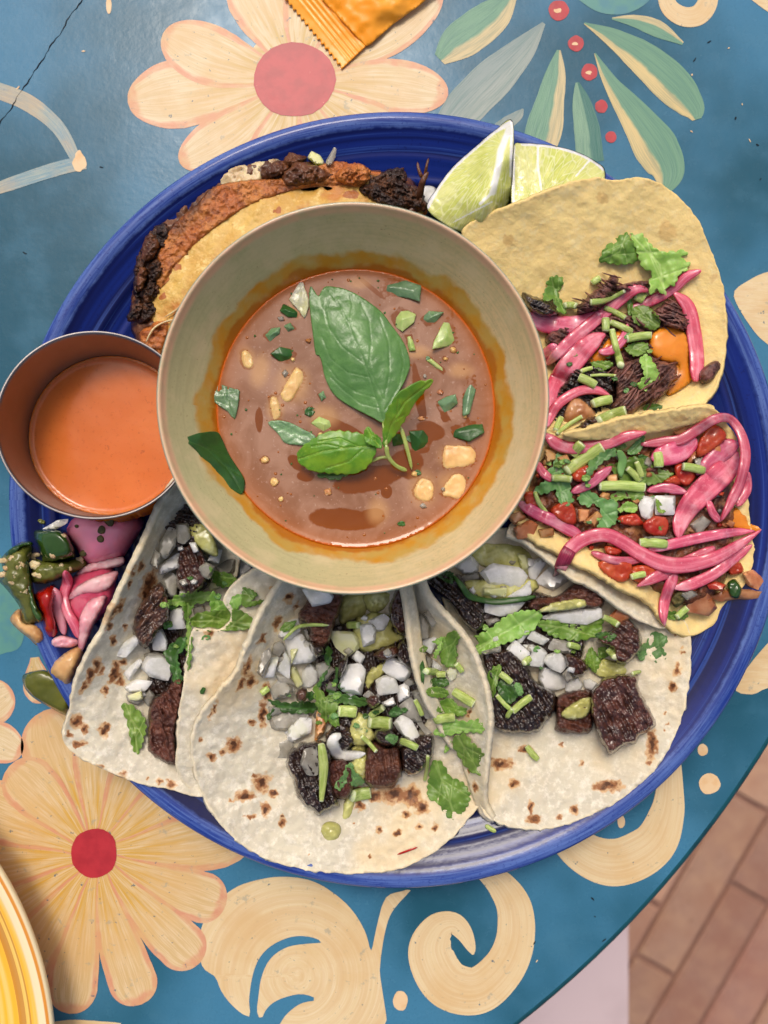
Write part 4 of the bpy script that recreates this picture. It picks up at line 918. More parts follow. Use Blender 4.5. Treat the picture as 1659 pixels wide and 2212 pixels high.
leaf('leaf', T('b', [(1060, 1610), (1053, 1480), (1070, 1350), (1110, 1250), (1180, 1150), (1280, 1085), (1360, 1045), (1490, 1033), (1410, 1130), (1330, 1220), (1275, 1320), (1220, 1410), (1165, 1490), (1110, 1560)]), m_basily, sprig, ser=.9, sstep=9, sm=1, curl=.03, thick=.05, step=2.4, put=False, vdepth=.05,
     veins=[T('b', a) for a in ([(1075, 1590), (1130, 1400), (1240, 1220), (1470, 1040)], [(1130, 1400), (1230, 1330)], [(1180, 1290), (1190, 1190)])],
     ctrl=[a + (zz,) for a, zz in zip(T('b', [(1075, 1590), (1150, 1350), (1470, 1040), (1060, 1400), (1250, 1350), (1330, 1060)]), (ZB + .8, ZB + 1.25, ZB + 1.3, ZB + 1.0, ZB + .9, ZB + 1.4))])
leaf('leaf', T('b', [(560, 1830), (700, 1800), (860, 1800), (760, 1840), (660, 1890), (580, 1880), (470, 1850)]), m_basil, sprig, z=ZB + .12, ser=.8, sm=1, curl=.02, thick=.05, put=False)
leaf('leaf', T('b', [(890, 1470), (930, 1430), (970, 1480), (1030, 1530), (1040, 1610), (980, 1600), (900, 1560)]), m_basily, sprig, z=ZB + .95, ser=.8, sm=1, curl=.1, thick=.05, put=False)
for pth, zz in (([(1080, 1590, 46), (1100, 1690, 36), (1170, 1770, 34), (1260, 1810, 44)], (ZB + .8, ZB + .45, ZB + .1)), ([(1205, 1430, 34), (1250, 1580, 36), (1290, 1740, 30), (1300, 1800, 20)], (ZB + .6, ZB + .4, ZB + .1)), ([(950, 1730, 30), (1040, 1695, 26), (1100, 1700, 24)], (ZB + .3, ZB + .35, ZB + .4)), ([(1060, 1380, 40), (1070, 1500, 34), (1080, 1600, 36)], (ZB + .4, ZB + .6, ZB + .7))):
    strip('stem', [a for a in T('b', [(p_[0], p_[1], p_[2] * .25) for p_ in pth])], m_stem, sprig, thick=.16, z=zz, put=False)
tag(leaf('basil_leaf', T('w', [(262, 745), (340, 705), (420, 685), (550, 680), (600, 760), (650, 870), (700, 950), (760, 1040), (790, 1120), (765, 1215), (700, 1190), (600, 1120), (490, 1040), (440, 990), (400, 880), (340, 810)]), m_basild, None, ser=0, sm=1, curl=.02, thick=.05, put=False, step=2.6,
         veins=[T('w', a) for a in ([(270, 745), (450, 820), (640, 1000), (765, 1200)], [(450, 820), (600, 870)], [(560, 930), (740, 1050)])],
         ctrl=[a + (zz,) for a, zz in zip(T('w', [(262, 745), (420, 690), (550, 680), (640, 870), (790, 1120), (765, 1215), (600, 1120), (440, 990), (340, 810), (560, 920)]), (5.75, 5.3, ZB + .3, ZB + .1, ZB + .06, ZB + .2, 4.85, 5.15, 5.6, ZB + .5))]), 'dark basil leaf stuck to the left wall of the green bowl', 'basil')
tag(leaf('basil_leaf', T('w', [(990, 600), (1080, 580), (1180, 600), (1280, 650), (1400, 720), (1360, 790), (1230, 790), (1130, 770), (1080, 700)]), m_wet, None, z=ZB + .07, ser=0, sm=1, curl=.02, thick=.04, put=False), 'half sunken basil leaf left of the sprig in the broth', 'basil')

# small diced bits and herb scraps riding low in the broth
ANCHS = [(768, 770, 'big basil leaf'), (735, 985, 'left sprig leaf'), (890, 890, 'right sprig leaf'), (985, 985, 'square potato cube'), (915, 1055, 'sunken potato cube'), (632, 830, 'cream potato piece'), (865, 625, 'wide dark scallion piece'), (480, 865, 'scallion at the left rim'), (470, 1000, 'leaf stuck to the bowl wall'), (1010, 930, 'dark scallion square'), (700, 920, 'crumpled pale scallion'), (750, 1120, 'big painted amber reflection')]
seen_ = set()
for i in range(34):
    a_ = random.uniform(0, 6.28); r_ = bpx * .9 * math.sqrt(random.uniform(.06, 1)); x_, y_ = bx + r_ * math.cos(a_), by + r_ * math.sin(a_)
    s_ = random.uniform(6, 13); b_ = random.uniform(0, 6); nn = random.choice((4, 5))
    q_ = [(x_ + s_ * random.uniform(.6, 1.1) * math.cos(b_ + k * 6.283 / nn), y_ + s_ * random.uniform(.5, 1) * math.sin(b_ + k * 6.283 / nn)) for k in range(nn)]
    kind_ = i % 3
    if kind_ == 0: o_ = dice('onion_bit', q_, m_onioncook if i % 2 else m_onionclear, .16, z0=ZB - .07, put=False); nm_ = 'small soft onion bit in the broth'
    elif kind_ == 1: o_ = leaf('herb_scrap', q_, random.choice((m_wet, m_basild, m_cilgrey)), None, z=ZB + .05, ser=.8, curl=.03, thick=.03, put=False, tilt=(random.uniform(-.004, .004), random.uniform(-.004, .004))); nm_ = 'small green herb scrap in the broth'
    else: o_ = lump('potato_bit', q_, .14, m_potato, z0=ZB - .06, r=4, p=1.8, sm=2, n1=(.02, 12), n2=(.008, 5), put=False); nm_ = 'small pale potato bit in the broth'
    lab_ = None
    for ax_, ay_, an_ in sorted(ANCHS, key=lambda t_: math.hypot(t_[0] - x_, t_[1] - y_)):
        dx_, dy_ = x_ - ax_, y_ - ay_
        w_ = 'left of' if dx_ < -abs(dy_) * 2.4 else 'right of' if dx_ > abs(dy_) * 2.4 else 'above' if dy_ < -abs(dx_) * 2.4 else 'below' if dy_ > abs(dx_) * 2.4 else ('above' if dy_ < 0 else 'below') + (' and left of' if dx_ < 0 else ' and right of')
        l_ = nm_ + ' ' + w_ + ' the ' + an_
        if l_ not in seen_ and len(l_.split()) <= 16: lab_ = l_; break
    seen_.add(lab_); tag(o_, lab_ or nm_, ('onion', 'herb', 'potato')[kind_])
# oily outlines where garnish breaks the surface
xs, ys = v0.T; ring = np.zeros(len(xs))
for o_ in bpy.data.objects:
    if o_.name.split('.')[0] in ('scallion_piece', 'potato_piece', 'basil_leaf', 'blossom_piece', 'onion_bit', 'herb_scrap', 'potato_bit'):
        pp = np.array([(o_.location + q_.co)[:] for q_ in o_.data.vertices]) * 100
        sx_ = pp[:, 0] * F / (H - pp[:, 2]) + CX; sy_ = -pp[:, 1] * F / (H - pp[:, 2]) + CY
        for k_ in range(0, len(sx_), 2): ring = np.maximum(ring, np.exp(-(((xs - sx_[k_]) ** 2 + (ys - sy_[k_]) ** 2) / 22)))
at_ = bm_.data.attributes['reflection_and_oil']; old_ = np.zeros(len(bm_.data.vertices), np.float32); at_.data.foreach_get('value', old_)
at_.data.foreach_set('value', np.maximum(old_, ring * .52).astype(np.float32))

# oil beads and herb flecks on the broth
bv2, bf2, hv2, hf2 = [], [], [], []
for i in range(170):
    a_ = random.uniform(0, 6.28); r_ = bpx * .95 * math.sqrt(random.uniform(.05, 1)); x_, y_ = bx + r_ * math.cos(a_), by + r_ * math.sin(a_)
    if i < 120:
        s_ = random.choice((1.2, 1.6, 2, 2.6, 3.6)) ; V_, F_, n_ = bv2, bf2, 10; zt_ = .012
    else:
        s_ = random.uniform(1.5, 4); V_, F_, n_ = hv2, hf2, 6; zt_ = .02
    k0 = len(V_)
    for q_ in range(n_):
        t_ = q_ * 6.283 / n_; u_ = s_ * (1 if i < 120 else random.uniform(.5, 1.2)); V_.append(P(x_ + u_ * math.cos(t_), y_ + u_ * math.sin(t_), ZB + .001))
    for q_ in range(n_):
        t_ = q_ * 6.283 / n_; u_ = s_ * .6; V_.append(P(x_ + u_ * math.cos(t_), y_ + u_ * math.sin(t_), ZB + .008 + zt_))
    V_.append(P(x_, y_, ZB + .012 + zt_))
    for q_ in range(n_):
        w_ = (q_ + 1) % n_; F_.append((k0 + w_, k0 + q_, k0 + n_ + q_, k0 + n_ + w_)); F_.append((k0 + n_ + w_, k0 + n_ + q_, k0 + 2 * n_))
for nm_, V_, F_, mm_ in (('oil_beads', bv2, bf2, m_oil), ('herb_flecks', hv2, hf2, m_cildark)):
    o_ = link(nm_, np.array(V_), F_, mm_, bm_); o_['kind'] = 'stuff'
# ------------------------------------------------------------------ shared wording
ANCH = {}
def near_label(prefix, key, x, y):
    used = ANCH.setdefault('used', set())
    c = sorted(ANCH[key], key=lambda a: math.hypot(a[0] - x, a[1] - y))
    for a in c:
        dx, dy = x - a[0], y - a[1]; d = math.hypot(dx, dy)
        s = 'left of' if dx < -abs(dy) * 2.4 else 'right of' if dx > abs(dy) * 2.4 else 'above' if dy < -abs(dx) * 2.4 else 'below' if dy > abs(dx) * 2.4 else ('above' if dy < 0 else 'below') + (' and left of' if dx < 0 else ' and right of')
        l = f'{prefix} {s} the {a[2]}'
        if l not in used and len(l.split()) <= 16: used.add(l); return l
    return None
MAT_O = {'w': m_onion, 'c': m_onionclear, 'y': m_onionyel, 'k': m_onioncook}
def many(kind, fn, label, cat, group, items, tile, m, key=None, **kw):
    out = []
    for it in items:
        mm = m; lab = label; k2 = dict(kw); poly = it
        if isinstance(it, dict):
            poly = it['p']; mm = it.get('m', m); lab = it.get('l', label); k2.update({a: b for a, b in it.items() if a not in 'pml'})
        if mm is m_onion and lab == label and random.random() < .25: mm = m_onionclear
        pl_ = T(tile, poly) if tile else poly
        o = fn(kind, pl_, m=mm, **k2)
        if lab == label and key: lab = near_label('small clear onion dice' if mm is m_onionclear else 'yellowish onion dice' if mm is m_onionyel else 'white onion dice', key, *np.mean([q[:2] for q in pl_], axis=0)) or lab
        tag(o, lab, cat, group if lab == label else None); out.append(o)
    return out
def stems(label, group, items, tile, m=None, cat='herb stem', lift=.05, key=None):
    for it in items:
        lab = label
        if isinstance(it[-1], str): lab = it[-1]; it = it[:-1]
        p_ = T(tile, [(a, b, w * .25) for a, b, w in it]) if tile else list(it)
        if len(p_) == 2:
            (x0, y0, w0), (x1, y1, w1) = p_; p_ = [p_[0], ((x0 + x1) / 2 + (y1 - y0) * .03, (y0 + y1) / 2 - (x1 - x0) * .03, (w0 + w1) / 2), p_[1]]
        wd = max(q[2] for q in p_)
        if lab == label and key: lab = near_label('short green herb stem', key, *np.mean([q[:2] for q in p_], axis=0)) or lab
        tag(strip('cilantro_stalk', p_, m or m_stem, None, thick=min(wd * .0135, .26) , lift=lift, taper=(.86, .86), sect=12), lab, cat, group if lab == label else None)
def cil(items, tile, label, group, m=None):
    for it in items:
        lab, mm, kw = label, m or m_cil, {}
        if isinstance(it, tuple): it, ex = it; lab = ex.get('l', label); mm = ex.get('m', mm); kw = {a: b for a, b in ex.items() if a not in ('l', 'm')}
        tag(leaf('cilantro_leaf', T(tile, it), mm, None, **kw), lab, 'cilantro', group if lab == label else None)


ANCH.update({
 'a': T('2', [(610, 660, 'brown beef chunk near the bowl'), (250, 1030, 'beef slab on the blistered flap'), (320, 1530, 'biggest onion dice of the left taco'), (350, 2000, 'wet lower beef chunk'), (860, 1110, 'broad smooth edged leaf'), (460, 1100, 'large bluish onion slab'), (390, 450, 'long translucent onion piece'), (820, 720, 'leaf under the bowl lip'), (520, 940, 'bright flat crossing leaf')]),
 'b': T('3', [(540, 430, 'grained beef chunk below the bowl'), (350, 700, 'largest onion slice of the left heap'), (790, 960, 'brightest big onion dice'), (740, 640, 'glassy onion slice'), (920, 570, 'snow white upright onion'), (1180, 850, 'smooth onion slice by the thin edge'), (350, 1090, 'round beef crumb'), (560, 1180, 'broad leaf of the centre heap'), (1250, 1380, 'bright dice above the black chunk'), (740, 1230, 'thick central cut stem'), (1030, 1340, 'thickest open ended stem'), (330, 1380, 'rounded lower left onion dice'), (740, 1540, 'curled white onion slice'), (430, 1800, 'charred lower left beef chunk'), (1060, 1700, 'red brown beef cube')]),
 'c': T('4', [(900, 330, 'large pepper specked onion slice'), (900, 620, 'wide onion slice under the ribbon'), (930, 830, 'large pale yellow green leaf'), (1310, 1200, 'cluster topping onion dice'), (1000, 1400, 'ridged black beef'), (480, 560, 'charred beef strip by the bowl'), (580, 240, 'rounded onion chunk near the bowl'), (1330, 350, 'triangular onion piece')]) + T('5', [(450, 680, 'longest white onion slice'), (880, 900, 'glossy beef lump'), (850, 1500, 'big square beef chunk'), (1130, 950, 'lone leaf on the right tortilla'), (780, 1120, 'smooth green salsa pool'), (600, 1270, 'lilac white onion cube')]),
 'f': T('4', [(430, 950, 'upright leaf in the fold'), (330, 1240, 'dark wilted herb bit'), (450, 1470, 'chopped leaf of the fold'), (500, 1630, 'wide pale leaf across the fold'), (590, 1860, 'long toothed leaf of the fold')]),
 'k': T('8', [(1380, 450, 'largest pale leaf'), (410, 690, 'upright sprig by the black beef'), (1400, 1150, 'orange sauce'), (1190, 1450, 'shredded beef clump'), (1200, 880, 'dark leaf above the sauce'), (620, 1300, 'widest deep pink onion'), (630, 1700, 'peach coloured onion'), (640, 1530, 'curved mauve onion strip'), (910, 1690, 'thickest pale stem')]),
 'v': T('6', [(430, 700, 'large grey green leaf'), (860, 950, 'leaf over the middle tomatoes'), (1200, 640, 'darkest broad leaf'), (990, 755, 'longest pale stem'), (1210, 930, 'left white onion cube'), (1370, 910, 'right white onion cube'), (930, 1480, 'brightest tomato chunk'), (160, 1120, 'amber onion square'), (1260, 1245, 'stem on the straight pink strip'), (660, 540, 'thick slanted stem'), (480, 970, 'tomato cube under the leaf')]) + T('7', [(1170, 350, 'large tomato in the onion loop'), (1360, 1640, 'green chilli piece'), (1060, 1760, 'orange corner onion wedge'), (1100, 850, 'widest pink onion band')]),
})

def scatter(poly, n, smin, smax, mats, kind, label, cat, group, h=(.2, .34), q=70, key=None):
    gx, gy = hb_poly(catmull(poly, 3))
    for _ in range(n):
        k = random.randrange(len(gx)); s = random.uniform(smin, smax); a = random.uniform(0, 6.28); m_ = random.choice(mats); nn = random.choice((4, 4, 5))
        p = [(gx[k] + s * random.uniform(.75, 1.15) * math.cos(a + 6.283 * i / nn), gy[k] + s * random.uniform(.55, 1.0) * math.sin(a + 6.283 * i / nn)) for i in range(nn)]
        pre = {'onion_bit': {m_onion: 'tiny white onion bit', m_onionclear: 'tiny clear onion bit'}, 'chopped_bit': {m_onioncook: 'small amber onion bit', m_tomato: 'small red tomato bit', m_mince: 'small brown filling bit', m_onionclear: 'small clear onion bit'}}[kind][m_]
        l_ = near_label(pre, key, gx[k], gy[k]) if key else None
        tag(dice(kind, p, m_, random.uniform(*h), q=q, sink=.16), l_ or label, cat, None if l_ else group)
def strands(parent, poly, n, ang, ln, m, w=(3, 6), tile=None):
    gx, gy = hb_poly(catmull(T(tile, poly) if tile else poly, 3))
    for _ in range(n):
        k = random.randrange(len(gx)); a = R(ang + random.uniform(-28, 28)); l = random.uniform(*ln) * .5; ww = random.uniform(*w); b = random.uniform(-4, 4)
        strip('strand', [(gx[k] - l * math.cos(a), gy[k] - l * math.sin(a), ww * .7), (gx[k] + b * math.sin(a), gy[k] - b * math.cos(a), ww), (gx[k] + l * math.cos(a), gy[k] + l * math.sin(a), ww * .6)], m, parent, thick=.12, lift=.0, sect=6, put=False)
# ------------------------------------------------------------------ crisp cheesy taco behind the bowl
qt = thing('crispy_cheese_taco', 'crisp fried tortilla with dark cheese crust half hidden behind the bowl', 'taco', P(560, 480, 2))
lump('filling', [(300, 560), (335, 480), (400, 430), (470, 385), (480, 360), (530, 345), (600, 340), (680, 345), (770, 360), (880, 380), (915, 430), (900, 480), (700, 500), (500, 560), (400, 700), (340, 780), (290, 730), (280, 660)], .75, m_stew, qt, r=20, n1=(.10, 26), n2=(.06, 8), step=5, ragged=.3)
lump('cheese', T('q', [(850, 420), (900, 300), (1000, 240), (1080, 200), (1250, 190), (1420, 180), (1440, 260), (1300, 350), (1150, 420), (950, 430)]), .18, m_cheese, qt, n1=(.10, 14), n2=(.07, 5), ragged=.5)

o_ = [(322, 700), (318, 640), (335, 585), (368, 535), (420, 490), (462, 452), (480, 420), (520, 400), (600, 390), (680, 378), (760, 368), (850, 380), (905, 420), (915, 470), (800, 520), (600, 560), (450, 680), (370, 780), (330, 760)]
sheet('crisp_tortilla', o_, [(322, 700, 2.3), (335, 585, 2.35), (420, 490, 2.4), (520, 400, 2.35), (680, 378, 2.3), (850, 380, 2.2), (915, 470, 2.1), (600, 560, 2.7), (450, 680, 2.7), (500, 560, 2.75), (700, 450, 2.7), (370, 780, 2.2)], m_fried, qt, .2, 5, ((.05, 40), (.03, 12)), spots=[(350, 640, 8), (760, 420, 16, 8), (380, 575, 14, 7), (540, 510, 8, 5), (600, 455, 9, 5)], seed=3)
# fried cheese skirt along the fold
sk = [(345, 625), (372, 580), (410, 540), (450, 505), (500, 468), (548, 440), (600, 422), (660, 405), (720, 398), (775, 405), (800, 385), (790, 360), (720, 350), (650, 372), (600, 385), (540, 388), (490, 396), (450, 412), (425, 440), (400, 462), (370, 490), (345, 540), (332, 585)]
lump('cheese_crust', sk, .12, m_crust, qt, z0=2.44, r=10, n1=(.05, 26), n2=(.05, 6), step=3.4, ragged=.5)
for p_ in ([(290, 680), (300, 660), (325, 640), (338, 665), (330, 690), (300, 698)], [(300, 640), (312, 610), (330, 590), (345, 610), (340, 640), (318, 655)], [(305, 545), (325, 500), (350, 485), (372, 500), (378, 530), (360, 562), (330, 575)], [(318, 590), (330, 560), (352, 565), (345, 600), (328, 612)], [(276, 690), (285, 655), (300, 640), (312, 665), (305, 690)], [(296, 660), (318, 560), (300, 545), (288, 600)]):
    lump('charred_crust', p_, .34, m_char, qt, n1=(.12, 12), n2=(.09, 4), step=2.4, ragged=.6)
for p_ in ([(790, 395), (830, 370), (865, 362), (880, 375), (872, 400), (850, 420), (800, 418)], [(840, 410), (880, 395), (915, 415), (918, 455), (890, 450), (850, 440)], [(770, 408), (810, 398), (840, 420), (880, 440), (860, 450), (790, 430)]):
    lump('charred_crust', p_, .32, m_char, qt, n1=(.12, 12), n2=(.09, 4), step=2.4, ragged=.6)
for p_ in ([(720, 385), (745, 355), (775, 352), (800, 372), (790, 395), (755, 400)], [(610, 380), (640, 352), (690, 360), (720, 380), (680, 398), (630, 402)], [(612, 355), (622, 328), (640, 332), (660, 342), (650, 362), (625, 368)], [(560, 372), (600, 350), (625, 360), (600, 384), (570, 390)], [(306, 560), (312, 520), (330, 505), (345, 530), (330, 560)], [(292, 610), (300, 580), (318, 580), (316, 612), (300, 630)]):
    lump('cheese_crust' if p_[0][0] > 700 else 'shredded_filling', p_, .4, m_crust if p_[0][0] > 700 else m_stew, qt, n1=(.12, 12), n2=(.09, 5), step=2.6, ragged=.5)
lump('fried_edge', [(300, 722), (322, 700), (345, 690), (372, 690), (360, 740), (345, 772), (310, 752)], .4, m_crust, qt, q=40, n1=(.1, 14), n2=(.06, 6))
strip('cheese_thread', [(355, 685, 3), (380, 670, 4), (410, 640, 4), (420, 615, 3)], m_cheese, qt, thick=.08)
strip('cheese_thread', [(315, 740, 3), (330, 712, 4), (350, 698, 4), (376, 690, 4)], m_cheese, qt, thick=.1)
strip('shredded_filling', [(905, 440, 14), (908, 415, 15), (914, 390, 13), (925, 372, 8)], m_stew, qt, thick=.3, z=(2.0, 2.4, 2.7, 2.8), taper=(.8, .5))
strip('shredded_filling', [(912, 385, 9), (904, 365, 7), (902, 350, 5)], m_stew, qt, thick=.2, z=(2.6, 2.7, 2.7)); strip('shredded_filling', [(918, 380, 8), (922, 356, 6), (926, 342, 5)], m_stew, qt, thick=.2, z=(2.6, 2.8, 2.8))
tag(dice('onion_piece', T('r', [(265, 300), (300, 240), (380, 280), (415, 340), (400, 370), (330, 360)]), m_onionyel, .4, q=80), 'yellowish onion bit on the top edge of the crispy taco', 'onion')
tag(dice('onion_piece', T('r', [(430, 320), (500, 205), (520, 220), (510, 300), (470, 380), (425, 370)]), m_onionclear, .3, q=80), 'grey onion sliver standing on the edge of the crispy taco', 'onion')

# ------------------------------------------------------------------ limes
tag(lump('onion_piece', [(895, 420), (920, 400), (945, 410), (940, 450), (915, 460)], .6, m_onion), 'pale onion piece between the crispy taco and lime', 'onion')
lw = thing('lime_wedge', 'lime wedge standing on its rind with its pale core edge up', 'lime', P(1020, 400, 2))
A_, B_, C_, D_, E_ = (1107, 264), (924, 450), (996, 497), (1104, 385), (1075, 430)
rind1 = T2((829.5, 0), [(555, 527), (475, 568), (395, 635), (300, 720), (235, 805), (186, 895), (250, 960), (335, 1002), (420, 975), (500, 935), (545, 860), (553, 760)])
ct = [a + (z_,) for a, z_ in zip(T2((829.5, 0), [(555, 527), (475, 568), (395, 635), (300, 720), (235, 805), (186, 895), (335, 1002), (420, 940), (500, 935), (545, 860), (553, 760), (520, 700), (480, 800), (440, 880), (330, 900), (400, 780)]), (3.9, 3.5, 3.2, 3.0, 2.95, 2.9, 2.9, 3.6, 2.9, 2.9, 3.4, 4.05, 4.05, 3.95, 3.35, 3.6))]
def wedge(parent, outline, ct, z0, pith, fm=None):
    o = catmull(outline, 5); v, f, b = fill(o, 3.4); x, y = v.T; z = tps(ct)(x, y) + .03 * fbm(x / 14, y / 14, 4)
    at = attr_lines(x, y, [('pith', l, w_) for l, w_ in pith]); at['prof'] = x * 0 + 1
    solid(link('flesh', P(x, y, z), f, fm or m_lime, parent, attrs=at), .12); raise_to(x, y, z)
    n = len(b); c = b.mean(0); zb = tps(ct)(b[:, 0], b[:, 1]); V = []
    for k, s in enumerate((0, .12, .4, .75, 1)):
        e = c + (b - c) * (1.012 + .02 * math.sin(s * math.pi) - .55 * s * s); V.append(P(e[:, 0], e[:, 1], zb * (1 - s) + z0 * s + .015 * (k == 0)))
    V = np.vstack(V); Fs = [((k * n + i), k * n + (i + 1) % n, (k + 1) * n + (i + 1) % n, (k + 1) * n + i) for k in range(4) for i in range(n)]
    Fs.append(tuple(range(4 * n, 5 * n)))
    link('rind', V, Fs, m_limerind, parent, closed=False).data.flip_normals()
wedge(lw, rind1, ct, 1.4, [(rind1[0:6], 6.5), (T2((829.5, 0), [(540, 560), (505, 650), (490, 740), (470, 830)]), 9), (T2((829.5, 0), [(555, 527), (550, 650), (548, 760)]), 4), (T2((829.5, 0), [(470, 830), (415, 880)]), 4), (T2((829.5, 0), [(300, 960), (470, 870)]), 2)])
lw2 = thing('lime_wedge', 'lime wedge lying flat with its cut face up behind the yellow corn tortilla', 'lime', P(1190, 370, 2))
rind2 = T2((829.5, 0), [(562, 630), (600, 620), (680, 624), (760, 636), (850, 664), (915, 700), (950, 730), (945, 790), (860, 860), (700, 900), (562, 890), (556, 760)])
wedge(lw2, rind2, [a + (z_,) for a, z_ in zip(T2((829.5, 0), [(562, 630), (680, 624), (850, 664), (950, 730), (860, 860), (562, 890), (700, 760)]), (3.1, 3.0, 2.9, 2.8, 3.2, 3.3, 3.2))], 1.5, [(rind2[1:7], 6), (T2((829.5, 0), [(665, 630), (665, 720), (680, 820)]), 3), (T2((829.5, 0), [(560, 630), (558, 880)]), 4), (T2((829.5, 0), [(890, 690), (830, 760)]), 2.5)], m_lime2)

# ------------------------------------------------------------------ corn taco, upper right
ctc = thing('corn_taco', 'open corn tortilla taco with shredded beef under pink onions', 'taco', P(1330, 660, 1.5))
co = [(1000, 500), (1060, 462), (1120, 436), (1185, 412), (1240, 392), (1290, 384), (1332, 391), (1378, 383), (1425, 396), (1470, 428), (1508, 476), (1536, 540), (1560, 612), (1568, 690), (1565, 775), (1545, 840), (1515, 878), (1480, 896), (1420, 903), (1340, 918), (1280, 936), (1220, 945), (1180, 930), (1130, 860), (1080, 740), (1030, 600)]
sheet('tortilla', co, [(1000, 500, 3.4), (1120, 436, 3.7), (1240, 392, 3.75), (1378, 383, 3.6), (1470, 428, 3.3), (1536, 540, 3.0), (1568, 690, 2.8), (1555, 800, 2.75), (1480, 896, 3.0), (1340, 918, 3.1), (1220, 945, 3.2), (1180, 930, 3.0), (1100, 560, 2.8), (1250, 540, 2.75), (1400, 520, 2.75), (1300, 700, 1.8), (1450, 720, 1.8), (1250, 820, 1.6), (1400, 830, 1.8), (1100, 760, 1.8), (1480, 840, 2.2), (1300, 460, 3.2), (1180, 480, 3.1)], m_corn, ctc, .17, 5, ((.06, 70), (.016, 16)), spots=[(1440, 500, 22), (1540, 600, 12), (1100, 520, 14), (1300, 430, 14)], floor=plate_floor, seed=11)
g_ = 'beef pieces in the corn taco'
for p_, mm, h_, lab in (([(600, 1300), (900, 1350), (950, 1700), (800, 1860), (600, 1870), (380, 1800), (400, 1600), (500, 1450)], m_beefchar, .5, 'dark beef pile at the bottom of the corn taco'),
                  ([(330, 1050), (700, 900), (1100, 850), (1500, 950), (1480, 1300), (900, 1350), (500, 1400)], m_shred, .7, 'broad layer of shredded beef under the pink onions of the corn taco'),
                  ([(115, 660), (210, 690), (330, 740), (450, 850), (300, 880), (180, 800)], m_beefchar, .9, 'charred black beef piece beside the bowl in the corn taco'),
                  ([(590, 840), (700, 700), (860, 570), (900, 505), (975, 550), (920, 640), (860, 720), (720, 840)], m_shred, .8, 'purple brown beef shred standing against the corn tortilla'),
                  ([(870, 620), (1000, 590), (1230, 560), (1220, 640), (1000, 660), (880, 660)], m_shred, .5, 'thin beef shred beneath the lone cilantro leaf'),
                  ([(1260, 830), (1440, 720), (1540, 860), (1570, 990), (1400, 980), (1290, 900)], m_shred, .7, 'beef chunk between two pink onion strips and orange sauce'),
                  ([(900, 1340), (1050, 1260), (1230, 1240), (1480, 1310), (1420, 1480), (1300, 1600), (1180, 1650), (1060, 1745), (890, 1690), (940, 1560), (930, 1440)], m_shred, 1.0, 'large shredded beef clump in front of the orange sauce'),
                  ([(590, 1840), (730, 1740), (800, 1780), (815, 1860), (620, 1880)], m_beef, .6, 'small dark beef end at the lower edge of the corn taco')):
    an = {0: 20}.get(0, 20); tag(lump('beef_piece', T('8', p_), h_, mm, None, r=10, fiber=(.16, -40 if h_ > .9 else 25, 34, 4), n2=(.06, 5), ragged=.45, step=2.8), lab, 'beef')
    if mm is m_shred and h_ > .55: strands(bpy.context.scene.objects[COL.objects[-1].name], p_, 26 if h_ > .9 else 16, -40 if h_ > .9 else 20, (26, 60), m_shred, tile='8')
tag(lump('beef_piece', [(1510, 806), (1530, 786), (1548, 778), (1566, 788), (1554, 802), (1540, 822), (1515, 830)], .5, m_shred, None, fiber=(.06, -20, 30, 3)), 'beef strand sticking out of the right side of the corn taco', 'beef')
tag(lump('sauce_drizzle', T('8', [(1225, 1090), (1270, 1010), (1340, 965), (1460, 962), (1550, 1030), (1580, 1150), (1575, 1280), (1600, 1420), (1510, 1500), (1400, 1565), (1385, 1510), (1450, 1430), (1495, 1340), (1470, 1285), (1390, 1280), (1300, 1240), (1240, 1190)]), .22, m_drip, None, q=80, n1=(.03, 30), n2=(.01, 9)), 'orange sauce dripping over the beef of the corn taco', 'sauce')
tag(lump('sauce_drizzle', T('8', [(700, 1250), (830, 1120), (920, 1020), (1040, 980), (1050, 1120), (920, 1220), (780, 1300)]), .2, m_drip, None, q=70), 'orange sauce patch under the cilantro stems of the corn taco', 'sauce')
PL = 'strip of pickled pink onion lying across the corn taco'; PG = 'pickled onion strips on the corn taco'
for i, (pth, mm, lab, kw) in enumerate([
        ([(430, 1120, 80), (330, 1200, 90), (250, 1260, 70)], m_pink, 'short pink onion end tucked under the bowl lip in the corn taco', {}),
        ([(340, 1290, 90), (560, 1080, 112), (800, 880, 112), (1030, 690, 105), (1130, 640, 90), (1230, 660, 60)], m_pink, 'long pink onion strip rising from the bowl toward the lone cilantro leaf', {}),
        ([(1060, 810, 60), (1250, 740, 96), (1430, 640, 92), (1560, 530, 88), (1680, 480, 60)], m_pink, 'glossy pink onion strip pointing up right past the lone cilantro leaf', {}),
        ([(1440, 670, 70), (1560, 790, 120), (1610, 1000, 132), (1640, 1250, 128), (1628, 1440, 116)], m_pink, 'broad pink onion strip hanging over the right side of the corn taco', {}),
        ([(180, 860, 120), (330, 930, 175), (560, 950, 160), (740, 890, 120), (830, 850, 90)], m_pink, 'thick pink onion band coming out from under the bowl', {}),
        ([(360, 1680, 160), (460, 1420, 190), (620, 1210, 190), (760, 1080, 140), (850, 1030, 80)], m_pink, 'widest deep pink onion piece beside the bowl lip', {}),
        ([(345, 1830, 70), (430, 1650, 90), (600, 1530, 85), (760, 1510, 80), (895, 1565, 40)], m_pink, 'curved mauve onion strip with a pointed end in the corn taco', {}),
        ([(790, 1180, 60), (900, 1170, 80), (1010, 1060, 80), (1040, 940, 40)], m_pink, 'small mauve onion curl under the stems of the corn taco', {})]):
    tag(strip('pickled_onion_strip', T('8', [(a, b, c * .25) for a, b, c in pth]), mm, None, thick=.13, lift=.10, cupped=(.12 if i % 2 else -.1), **kw), lab, 'pickled onion')
